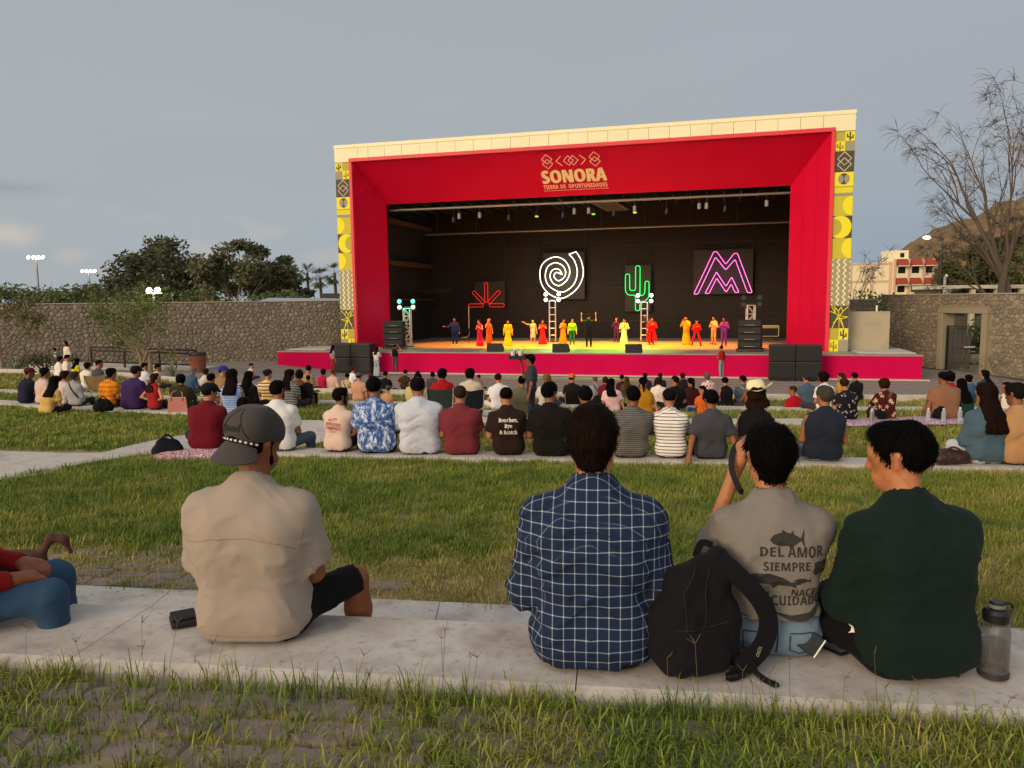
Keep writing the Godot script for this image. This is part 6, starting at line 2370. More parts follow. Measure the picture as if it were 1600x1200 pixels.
var made := []
func make_person(i: int) -> void:
	var d: Dictionary = folk[i]
	var dist: float = Vector3(d.x, 0, d.z).length()
	var cell: float = d.get("cell", clampf(dist * 0.0018, 0.0125, 0.036) / maxf(d.s, 0.7))
	var J := skeleton(d)
	var F := body_fields(d, J, dist < 11.0)
	var hf := hair_fields(d, J)
	var r := {"J": J, "F": F}
	for k in F:
		var c := cell
		if k == "body": c = minf(cell, 0.026) * (0.85 if dist < 12.0 else 1.0)
		r[k] = F[k].nets(c)
	if hf[0]:
		r.hairs = hf[0].nets(minf(cell * 0.8, 0.022))
		if dist < 12.0 and not d.hair in ["buzz", "fade", "bald"]:
			r.strands = strands(r.hairs, J, dist < 4.0, i)
	if hf[1]:
		r.capp = hf[1].nets(minf(cell * 0.7, 0.014))
	made[i] = r

func cloth_for(d: Dictionary) -> Material:
	var pat: String = d.get("pat", "")
	if pat == "":
		return cloth(d.tc)
	var key: String = "cloth_" + pat + d.tc
	if mats.has(key):
		return mats[key]
	var m := picture_cloth(key, textile(pat, hexc(d.tc)), {"stripe": 1.0 / 0.25, "finestripe": 1.0 / 0.25, "plaid": 1.0 / 0.152, "bands": 1.0 / 0.34, "tiedye": 1.0 / 0.75, "heather": 1.0 / 0.3}.get(pat, 1.0 / 0.5))
	m.uv1_triplanar_sharpness = 6.0
	return m

func textile(pat: String, base: Color) -> ImageTexture:
	var S := 256
	var im := Image.create(S, S, false, Image.FORMAT_RGB8)
	var n := FastNoiseLite.new()
	n.seed = pat.hash() % 1000
	n.frequency = 1.0
	var rng := RandomNumberGenerator.new()
	rng.seed = 12
	var loopn := func(x: float, y: float, fr: float) -> float:
		var a := TAU * x
		var b := TAU * y
		return n.get_noise_3d(cos(a) * fr + 0.3 * cos(b) * fr, sin(a) * fr, sin(b) * fr) + 0.0
	for j in S:
		for i in S:
			var x := (i + 0.5) / S
			var y := (j + 0.5) / S
			var c := base
			match pat:
				"stripe":
					if fposmod(y * 6.0, 1.0) < 0.24: c = hexc("1d1a1c")
				"finestripe":
					c = base.lerp(base.darkened(0.45), 0.5 + 0.5 * sin(y * TAU * 10.0))
				"widestripe":
					c = hexc("dcdad2") if fposmod(y * 9.0, 1.0) < 0.5 else hexc("55564f")
				"widestripe2":
					c = hexc("9fb6dc") if fposmod(y * 12.0, 1.0) < 0.5 else base
				"thinstripe":
					c = hexc("b9b7b2") if fposmod(y * 14.0, 1.0) < 0.35 else hexc("2c2c30")
				"bands":
					var f := fposmod(y * 4.0, 1.0)
					c = base if f < 0.45 else (hexc("8a2a1c") if f < 0.6 else (hexc("26221e") if f < 0.75 else hexc("efe6d0")))
				"tiedye":
					var v: float = loopn.call(x, y, 1.6) + 0.7 * loopn.call(x, y, 4.0) + 0.5 * n.get_noise_2d(i * 0.22, j * 0.22)
					c = hexc("34528c").lerp(hexc("dfe8f2"), smoothstep(-0.25, 0.55, v))
				"plaid":
					c = hexc("1e2d48")
					var fx := fposmod(x * 4.0, 1.0)
					var fy := fposmod(y * 4.0, 1.0)
					var lx := 1.0 - smoothstep(0.03, 0.065, absf(fx - 0.5))
					var ly := 1.0 - smoothstep(0.03, 0.065, absf(fy - 0.5))
					c = c.lerp(hexc("c0c8d2"), maxf(lx, ly) * 0.62)
					if lx > 0.5 and ly > 0.5: c = hexc("dfe3e8")
					c = c * (0.93 + 0.07 * n.get_noise_2d(i * 0.9, j * 0.9))
				"check":
					var f := int(floor(x * 8.0) + floor(y * 8.0)) % 2
					c = hexc("a8323c") if f == 0 and int(floor(y * 8.0)) % 2 == 0 else (hexc("d8a8a8") if f == 0 else hexc("e8dcd8"))
				"orange":
					c = base.lerp(hexc("9a4410"), smoothstep(0.15, 0.4, loopn.call(x, y * 1.0, 5.0) + 0.3 * sin(y * TAU * 5.0)))
				"heather":
					c = base * (0.88 + 0.24 * absf(n.get_noise_2d(i * 0.35, j * 1.2)) + 0.1 * n.get_noise_2d(i * 0.9, j * 0.9))
			im.set_pixel(i, j, c)
	if pat.begins_with("floral") or pat == "pinkdots":
		var fl := {"floral_pink": ["e3bcbc", "8a1c34", 60, 5], "floral_red": ["e8dccb", "a02c30", 30, 8], "floral_black": ["1a1a1e", "d8d4cc", 26, 11], "floral_brown": ["46140f", "e0c0a0", 9, 26], "pinkdots": ["c99a94", "8a5a60", 70, 4]}[pat] as Array
		im.fill(hexc(fl[0]))
		for k in fl[2]:
			var c := Vector2(rng.randf() * S, rng.randf() * S)
			var a0 := rng.randf() * TAU
			for j in range(-fl[3], fl[3] + 1):
				for i in range(-fl[3], fl[3] + 1):
					var v := Vector2(i, j)
					var a := v.angle() + a0
					if v.length() < fl[3] * (0.55 + 0.45 * cos(a * 5.0)):
						im.set_pixel(posmod(int(c.x) + i, S), posmod(int(c.y) + j, S), hexc(fl[1]))
	return ImageTexture.create_from_image(im)

func place_person(i: int) -> Node3D:
	var d: Dictionary = folk[i]
	var r: Dictionary = made[i]
	var yaw: float = d.get("yaw", 0.0)
	if not d.has("yaw"):
		yaw = atan2(-(SO.x - d.x), -(SO.z - d.z)) * 0.6 + lerpf(-0.22, 0.22, fposmod(d.x * 3.7 + d.z * 11.3, 1.0))     # towards the stage, more or less
	var t := thing("person", d.l, "person", Vector3(d.x, d.y, d.z), yaw, crowds[d.grp])
	t.scale = Vector3.ONE * d.s
	part("body", net_mesh(r.body), skin(d.sk), t)
	part("shirt" if not d.get("skirt", 0.0) else "bodice", net_mesh(r.shirt), cloth_for(d), t)
	part("trousers" if not d.get("skirt", 0.0) else "skirt", net_mesh(r.trousers), cloth_for(d) if d.get("skirt", 0.0) and d.get("pat", "") else cloth(d.bc), t)
	if r.has("hairs") and r.hairs.size():
		var hm := hairm("2a1c14" if d.hair == "cap" else d.hc)
		var hp := part("hair", net_mesh(r.hairs), hm, t)
		if r.has("strands"):
			part("loose_strands", r.strands.mesh(), hm, hp)
	if r.has("capp"):
		part("cap", net_mesh(r.capp), cloth(d.hc), t)
	if r.has("shoes"):
		part("shoes", net_mesh(r.shoes), cloth(d.get("shoes", "1b1a1c")), t)
	if r.has("cape"):
		part("cape", net_mesh(r.cape), cloth(d.cape), t)
	if d.get("strap", 0):
		part("strap", strap_mesh(r), mats["black_cloth"], t)
	if d.hair == "hatcurl":
		straw_hat(t, r.J)
	if d.get("arm", "") == "tray":
		drinks_tray(t, r.J)
	if d.has("prt"):
		print_on(t, r, d.prt)
	if d.has("fg"):
		dress_front(t, r, d.fg)
	return t

func surface_line(F: Field, pts: Array, rad: float, n := 24) -> ArrayMesh:
	# a seam or stitch line lying on the back of a garment
	var b := MB.new()
	var p := PackedVector3Array()
	for i in pts.size() - 1:
		for s in n:
			var q: Vector2 = pts[i].lerp(pts[i + 1], float(s) / n)
			var v := march(F, q.x, q.y)
			if v.z > -0.3:
				p.append(v)
	if p.size() > 2:
		b.tube(p, PackedFloat32Array([rad]), 5, false)
	return b.mesh()

func dress_front(t: Node3D, r: Dictionary, who: String) -> void:
	var J: Dictionary = r.J
	var F: Field = r.F.shirt
	var L: Field = r.F.trousers
	match who:
		"cap":
			var sm := cloth("9a8774")
			part("seam", surface_line(F, [Vector2(-0.22, 0.415), Vector2(-0.1, 0.44), Vector2(0.04, 0.442), Vector2(0.16, 0.42), Vector2(0.215, 0.385)], 0.0015), sm, t)
			part("seam", surface_line(F, [Vector2(0.235, 0.47), Vector2(0.222, 0.40), Vector2(0.2, 0.345), Vector2(0.195, 0.31)], 0.0014), sm, t)
			part("seam", surface_line(F, [Vector2(-0.2, 0.06), Vector2(0.0, 0.045), Vector2(0.2, 0.06)], 0.0013), sm, t)
			neck_band(t, J, "collar", cloth("a89580"), 0.067, 0.013, 0.026)
			neck_band(t, J, "necklace", mat("beads_orange", hexc("b4622a"), 0.4), 0.068, 0.0045, 0.044)
			rope_cap(t, J)
		"plaid":
			part("seam", surface_line(F, [Vector2(-0.19, 0.47), Vector2(0.0, 0.50), Vector2(0.19, 0.47)], 0.0012), cloth("1a2740"), t)
			neck_band(t, J, "collar", cloth_for({"pat": "plaid", "tc": "1e2d48"}), 0.069, 0.020, 0.024)
		"grey":
			neck_band(t, J, "collar", cloth("6a655f"), 0.066, 0.0125, 0.028)
			var st := cloth("33475a")
			part("stitching", surface_line(L, [Vector2(0.0, 0.20), Vector2(0.0, 0.03)], 0.0035), st, t)
			part("stitching", surface_line(L, [Vector2(-0.15, 0.172), Vector2(0.0, 0.165), Vector2(0.15, 0.172)], 0.003), cloth("a9b7bf"), t)
			for s in [-1.0, 1.0]:
				part("pocket", surface_line(L, [Vector2(s * 0.045, 0.12), Vector2(s * 0.13, 0.125), Vector2(s * 0.125, 0.05), Vector2(s * 0.085, 0.035), Vector2(s * 0.048, 0.05), Vector2(s * 0.045, 0.12)], 0.003, 10), st, t)
		"green":
			neck_band(t, J, "collar", cloth("0f1f1b"), 0.067, 0.013, 0.028)
			var wm: Material = mats["white_print"]
			part("print", on_cloth(L, flat_poly([Vector2(-0.012, -0.018), Vector2(0.0, 0.002), Vector2(-0.006, 0.016), Vector2(0.008, 0.02), Vector2(0.014, 0.006), Vector2(0.006, -0.004), Vector2(0.01, -0.016), Vector2(-0.002, -0.008)]), Vector2(-0.215, 0.15), Vector2.ONE), wm, t)

func neck_band(t: Node3D, J: Dictionary, called: String, m: Material, rad: float, thick: float, up: float) -> void:
	var b := MB.new()
	var p := PackedVector3Array()
	var c: Vector3 = J.N + Vector3(0, up, 0.004)
	for k in 33:
		var a := TAU * k / 32.0
		p.append(c + Vector3(cos(a) * rad, -0.022 * (0.5 - 0.5 * sin(a)), sin(a) * rad * 1.02))
	b.tube(p, PackedFloat32Array([thick]), 8, false)
	part(called, b.mesh(), m, t)

func rope_cap(t: Node3D, J: Dictionary) -> void:
	# a five panel rope cap worn back to front
	var h := Node3D.new()
	h.name = "cap"
	h.transform = Transform3D(J.B * Basis(Vector3.UP, -0.02), J.H)
	t.add_child(h)
	var cm := cloth("494645")
	var f := Field.new()
	f.k = 0.04
	f.cap(Vector3(0, 0.048, 0.022), Vector3(0, 0.050, -0.035), 0.096, 0.092)
	f.cap(Vector3(-0.035, 0.085, 0.045), Vector3(0.035, 0.085, 0.045), 0.06, 0.06)
	f.cap(Vector3(-0.025, 0.11, -0.005), Vector3(0.025, 0.11, -0.005), 0.052, 0.052)
	f.cut(Vector3(0, -1, 0.10), Vector3(0, 0.022, 0.0))
	f.cut(Vector3.UP, Vector3(0, 0.158, 0))
	part("crown", net_mesh(f.nets(0.007)), cm, h)
	var seam := cloth("252324")
	for s in [-1.0, 1.0]:
		part("seam", surface_line(f, [Vector2(s * 0.008, 0.152), Vector2(s * 0.032, 0.118), Vector2(s * 0.075, 0.04)], 0.0018, 14), seam, h)
	var b := MB.new()
	var rows := []
	for j in 9:
		var row := []
		for i in 25:
			var a := lerpf(-1.05, 1.05, i / 24.0)
			var v := j / 8.0
			var reach := 0.092 * pow(cos(a * 1.2), 0.6)
			var rr := 0.097 + reach * v * 0.72
			row.append(Vector3(sin(a) * rr, 0.032 - v * reach * 0.85 - 0.05 * (1.0 - cos(a)) , 0.021 + cos(a) * rr))
		rows.append(row)
	for j in 8:
		for i in 24:
			b.face([rows[j][i], rows[j][i + 1], rows[j + 1][i + 1], rows[j + 1][i]], rows[j][i] + Vector3(0, 0.3, 0))
			var dn := Vector3(0, -0.004, -0.003)
			b.face([rows[j][i] + dn, rows[j][i + 1] + dn, rows[j + 1][i + 1] + dn, rows[j + 1][i] + dn], -rows[j][i] - Vector3(0, 0.3, 0))
	part("brim", b.mesh(), cm, h)
	for k in 22:
		b = MB.new()
		var p := PackedVector3Array()
		for s in 3:
			var a := lerpf(-1.1, 1.1, (k + s * 0.5) / 22.0)
			p.append(Vector3(sin(a) * 0.101, 0.038 - 0.03 * (1.0 - cos(a)), 0.022 + cos(a) * 0.101))
		b.tube(p, PackedFloat32Array([0.0048]), 6)
		part("rope", b.mesh(), mats["black_cloth"] if k % 2 == 0 else mat("rope_white", hexc("d8d2c6"), 0.8), h)
	word(h, f, "Qood", -0.006, 0.080, 0.098, 0.040, mats["black_cloth"], true, 0.06)

func march(F: Field, x: float, y: float, z0 := 0.6) -> Vector3:
	var ids := F.all()
	var p := Vector3(x, y, z0)
	for k in 40:
		var e := F.ev(p, ids)
		if e < 0.0006 or p.z < -0.4:
			break
		p.z -= e * 0.8
	return p

func strap_mesh(r: Dictionary) -> ArrayMesh:
	# a band lying over the back from one shoulder to the other hip
	var F: Field = r.F.shirt
	var b := MB.new()
	var a: Vector3 = r.J.S + Vector3(-0.08, 0.06, 0)
	var e: Vector3 = r.J.P + Vector3(0.15, 0.1, 0)
	var last := []
	for k in 15:
		var p := a.lerp(e, k / 14.0)
		var q0 := march(F, p.x - 0.018, p.y - 0.012) + Vector3(0, 0, 0.004)
		var q1 := march(F, p.x + 0.018, p.y + 0.012) + Vector3(0, 0, 0.004)
		if last.size() and q0.z > -0.3 and q1.z > -0.3:
			b.q(last[0], last[1], q1, q0)
		last = [q0, q1]
	return b.mesh()

func on_cloth(F: Field, src: Mesh, o: Vector2, sc: Vector2, lift := 0.0022, cut := 0.014) -> ArrayMesh:
	# lays a flat print (in its own xy plane) on the back of a shirt
	var b := MB.new()
	var arr := src.surface_get_arrays(0)
	var v: PackedVector3Array = arr[Mesh.ARRAY_VERTEX]
	var idx: PackedInt32Array = arr[Mesh.ARRAY_INDEX] if arr[Mesh.ARRAY_INDEX] != null else PackedInt32Array(range(v.size()))
	var memo := {}
	var put := func(p: Vector2) -> Vector3:
		var key := Vector2i(int(p.x * 20000), int(p.y * 20000))
		if not memo.has(key):
			memo[key] = march(F, p.x, p.y) + Vector3(0, 0, lift)
		return memo[key]
	var todo := []
	for i in range(0, idx.size(), 3):
		var q := []
		for k in 3:
			var p := v[idx[i + k]]
			q.append(o + Vector2(p.x * sc.x, p.y * sc.y))
		todo.append(q)
	while todo.size():
		var q: Array = todo.pop_back()
		var l := [q[0].distance_to(q[1]), q[1].distance_to(q[2]), q[2].distance_to(q[0])]
		var m: int = 0 if l[0] >= l[1] and l[0] >= l[2] else (1 if l[1] >= l[2] else 2)
		if l[m] > cut and todo.size() < 6000:
			var a: Vector2 = q[m]
			var c: Vector2 = q[(m + 1) % 3]
			var e: Vector2 = q[(m + 2) % 3]
			todo.append([a, (a + c) * 0.5, e])
			todo.append([(a + c) * 0.5, c, e])
			continue
		b.face([put.call(q[0]), put.call(q[1]), put.call(q[2])], Vector3.BACK)
	return b.mesh()

func flat_poly(pts: Array) -> ArrayMesh:
	var b := MB.new()
	b.prism(PackedVector2Array(pts), Transform3D.IDENTITY, 0.0)
	return b.mesh()

func word(t: Node3D, F: Field, s: String, cx: float, y: float, wide: float, high: float, m: Material, serif := false, slant := 0.0, weight := 700) -> void:
	var tm := text_mesh(s, 1.0, serif, weight)
	var bb := tm.get_aabb()
	var st := MB.new()
	var arr := tm.surface_get_arrays(0)
	var v: PackedVector3Array = arr[Mesh.ARRAY_VERTEX]
	var idx: PackedInt32Array = arr[Mesh.ARRAY_INDEX] if arr[Mesh.ARRAY_INDEX] != null else PackedInt32Array(range(v.size()))
	for i in range(0, idx.size(), 3):
		var q := []
		for k in 3:
			var p := v[idx[i + k]] - bb.get_center()
			p.x = p.x / bb.size.x * wide
			p.y = p.y / bb.size.y * high + slant * p.x
			q.append(p)
		st.t(q[0], q[1], q[2])
	part("print", on_cloth(F, st.mesh(), Vector2(cx, y), Vector2.ONE), m, t)

func print_on(t: Node3D, r: Dictionary, kind: String) -> void:
	var F: Field = r.F.shirt
	match kind:
		"bourbon":
			var m: Material = mats["white_print"]
			word(t, F, "Bourbon,", 0.0, 0.475, 0.25, 0.062, m, true)
			word(t, F, "Rye", 0.0, 0.395, 0.10, 0.065, m, true)
			word(t, F, "& Scotch", 0.0, 0.32, 0.23, 0.058, m, true)
		"unrushed":
			var m := mat("print_crimson", hexc("a3203c"), 0.8)
			word(t, F, "UNRUSHED", -0.01, 0.40, 0.235, 0.048, m, false, -0.10)
			word(t, F, "COMMUNITY.", -0.01, 0.345, 0.255, 0.048, m, false, -0.10)
			for k in [[-0.055, 0.0], [0.015, 0.0]]:
				var p := [Vector2(-0.02, 0.015), Vector2(-0.03, -0.018), Vector2(0.02, -0.018), Vector2(0.032, 0.018), Vector2(0.02, 0.018), Vector2(0.012, -0.008), Vector2(-0.016, -0.008), Vector2(-0.008, 0.015)]
				if k[0] > 0.0:
					p = p.map(func(q): return -q)
				part("print", on_cloth(F, flat_poly(p), Vector2(k[0], 0.468), Vector2.ONE), m, t)
			for k in 3:
				part("print", on_cloth(F, flat_poly([Vector2(-0.06, 0), Vector2(0.06, 0), Vector2(0.06, 0.004), Vector2(-0.06, 0.004)]), Vector2(-0.02, 0.305 - k * 0.012), Vector2(1.0 - 0.15 * k, 1)), m, t)
		"fishes":
			fish_print(t, F)

func fish_print(t: Node3D, F: Field) -> void:
	var m := mat("print_charcoal", hexc("2b2724"), 0.85)
	var U := 0.088
	var V := 0.03
	word(t, F, "DEL", V - 0.062, U + 0.358, 0.088, 0.036, m)
	word(t, F, "AMOR", V + 0.065, U + 0.358, 0.135, 0.042, m)
	word(t, F, "SIEMPRE", V - 0.005, U + 0.302, 0.175, 0.034, m)
	word(t, F, "NACE", V + 0.062, U + 0.198, 0.092, 0.030, m)
	word(t, F, "EL", V - 0.075, U + 0.183, 0.04, 0.03, m)
	word(t, F, "CUIDADO", V + 0.042, U + 0.163, 0.195, 0.036, m)
	var shape := func(pts: Array, x: float, y: float, sc: float):
		part("print", on_cloth(F, flat_poly(pts), Vector2(x + V, y + U), Vector2.ONE * sc), m, t)
	var tuna := [Vector2(-1, 0), Vector2(-0.75, 0.25), Vector2(-0.3, 0.4), Vector2(-0.2, 0.58), Vector2(-0.05, 0.42), Vector2(0.25, 0.36), Vector2(0.35, 0.52), Vector2(0.42, 0.3), Vector2(0.8, 0.1), Vector2(1.05, 0.62), Vector2(0.98, 0.0), Vector2(1.0, -0.45), Vector2(0.82, -0.05), Vector2(0.4, -0.28), Vector2(0.2, -0.55), Vector2(0.1, -0.35), Vector2(-0.4, -0.38), Vector2(-0.85, -0.2)]
	shape.call(tuna, -0.005, 0.402, 0.064)
	var whale := [Vector2(-1, 0.12), Vector2(-0.6, 0.28), Vector2(-0.1, 0.32), Vector2(0.4, 0.16), Vector2(0.75, -0.06), Vector2(1.1, 0.0), Vector2(1.15, -0.12), Vector2(0.95, -0.16), Vector2(1.0, -0.3), Vector2(0.7, -0.2), Vector2(0.3, -0.2), Vector2(0.1, -0.36), Vector2(0.0, -0.16), Vector2(-0.4, -0.1), Vector2(-0.85, -0.02)]
	shape.call(whale, -0.062, 0.245, 0.096)
	shape.call([Vector2(-1, 0), Vector2(-0.5, 0.32), Vector2(0.3, 0.3), Vector2(0.7, 0.08), Vector2(1, 0.25), Vector2(1, -0.25), Vector2(0.7, -0.08), Vector2(0.2, -0.3), Vector2(-0.5, -0.28)], 0.052, 0.247, 0.032)
	shape.call([Vector2(-0.9, 0.8), Vector2(1, 0.85), Vector2(0.7, -0.7), Vector2(-0.6, -0.9), Vector2(-1, -0.5), Vector2(-0.75, 0.1)], 0.125, 0.292, 0.032)
	shape.call([Vector2(-1, 0.1), Vector2(-0.3, -0.05), Vector2(0.4, 0.06), Vector2(1, 0.42), Vector2(0.6, -0.14), Vector2(0.1, -0.28), Vector2(-0.4, -0.22)], 0.045, 0.112, 0.098)
	for k in 2:
		shape.call([Vector2(-1, 0), Vector2(1, 0), Vector2(1, 0.07), Vector2(-1, 0.07)], 0.06 - 0.01 * k, 0.072 - 0.012 * k, 0.05)

func straw_hat(t: Node3D, J: Dictionary) -> void:
	var h := Node3D.new()
	h.name = "straw_hat"
	h.transform = Transform3D(J.B, J.H)
	t.add_child(h)
	var m := mat("straw", hexc("e8d9ab"), 0.85)
	var b := MB.new()
	b.lathe(at(0, 0.075, 0.0), [Vector2(0.112, 0.0), Vector2(0.112, 0.05), Vector2(0.1, 0.11), Vector2(0.066, 0.135), Vector2(0.0, 0.115)], 20)
	part("crown", b.mesh(), m, h)
	b = MB.new()
	for k in 32:
		var p := []
		for e in 2:
			var a := TAU * (k + e) / 32.0
			for q in [[0.112, 0.0], [0.16, 0.35], [0.205, 1.0]]:
				var up: float = q[1] * 0.085 * pow(absf(cos(a)), 1.6) - 0.012 * q[1] * absf(sin(a))
				p.append(Vector3(cos(a) * q[0], 0.078 + up, sin(a) * q[0]))
		b.q(p[0], p[1], p[4], p[3])
		b.q(p[1], p[2], p[5], p[4])
	part("brim", b.mesh(), m, h)

func drinks_tray(t: Node3D, J: Dictionary) -> void:
	var p: Vector3 = t.transform * (J.arm[1][2] + Vector3(0.0, 0.07, -0.06))
	var y := thing("drinks_tray", "black tray of capped drinks carried on the vendor's raised hand", "tray", p, t.rotation.y)
	box_part("tray_base", Vector3.ZERO, Vector3(0.42, 0.025, 0.34), mats["black_metal"], y, 0.006)
	for k in [-1.0, 1.0]:
		box_part("tray_rim", Vector3(k * 0.205, 0.035, 0), Vector3(0.012, 0.06, 0.34), mats["black_metal"], y, 0.004)
		box_part("tray_rim", Vector3(0, 0.035, k * 0.165), Vector3(0.42, 0.06, 0.012), mats["black_metal"], y, 0.004)
	var cols := ["d9d4cc", "3a7ab8", "d9d4cc", "c9c4bc"]
	for k in 4:
		var c := thing("drink_cup", ["pale capped drink cup on the vendor's tray beside the blue one", "blue capped drink cup on the vendor's tray", "pale capped drink cup at the back of the vendor's tray", "cream capped drink cup against the vendor's head"][k], "cup", p + Basis(Vector3.UP, t.rotation.y) * Vector3((k % 2 - 0.5) * 0.18, 0.014, (k / 2 - 0.5) * 0.15 - 0.02), 0.0, "drinks on the vendor's tray")
		var b := MB.new()
		b.lathe(at(0, 0, 0), [Vector2(0.0, 0.0), Vector2(0.034, 0.0), Vector2(0.046, 0.13), Vector2(0.0, 0.132)], 14)
		part("cup_body", b.mesh(), mat("cup_" + cols[k], hexc(cols[k]), 0.4), c)
		b = MB.new()
		b.rod(Vector3(0.01, 0.13, 0), Vector3(0.03, 0.23, 0.01), 0.005, 5)
		part("straw", b.mesh(), mat("straw_white", hexc("f0ece6"), 0.5), c)

func build_people() -> void:
	made.resize(folk.size())
	var id := WorkerThreadPool.add_group_task(make_person, folk.size(), 4, true)
	WorkerThreadPool.wait_for_group_task_completion(id)
	for i in folk.size():
		place_person(i)

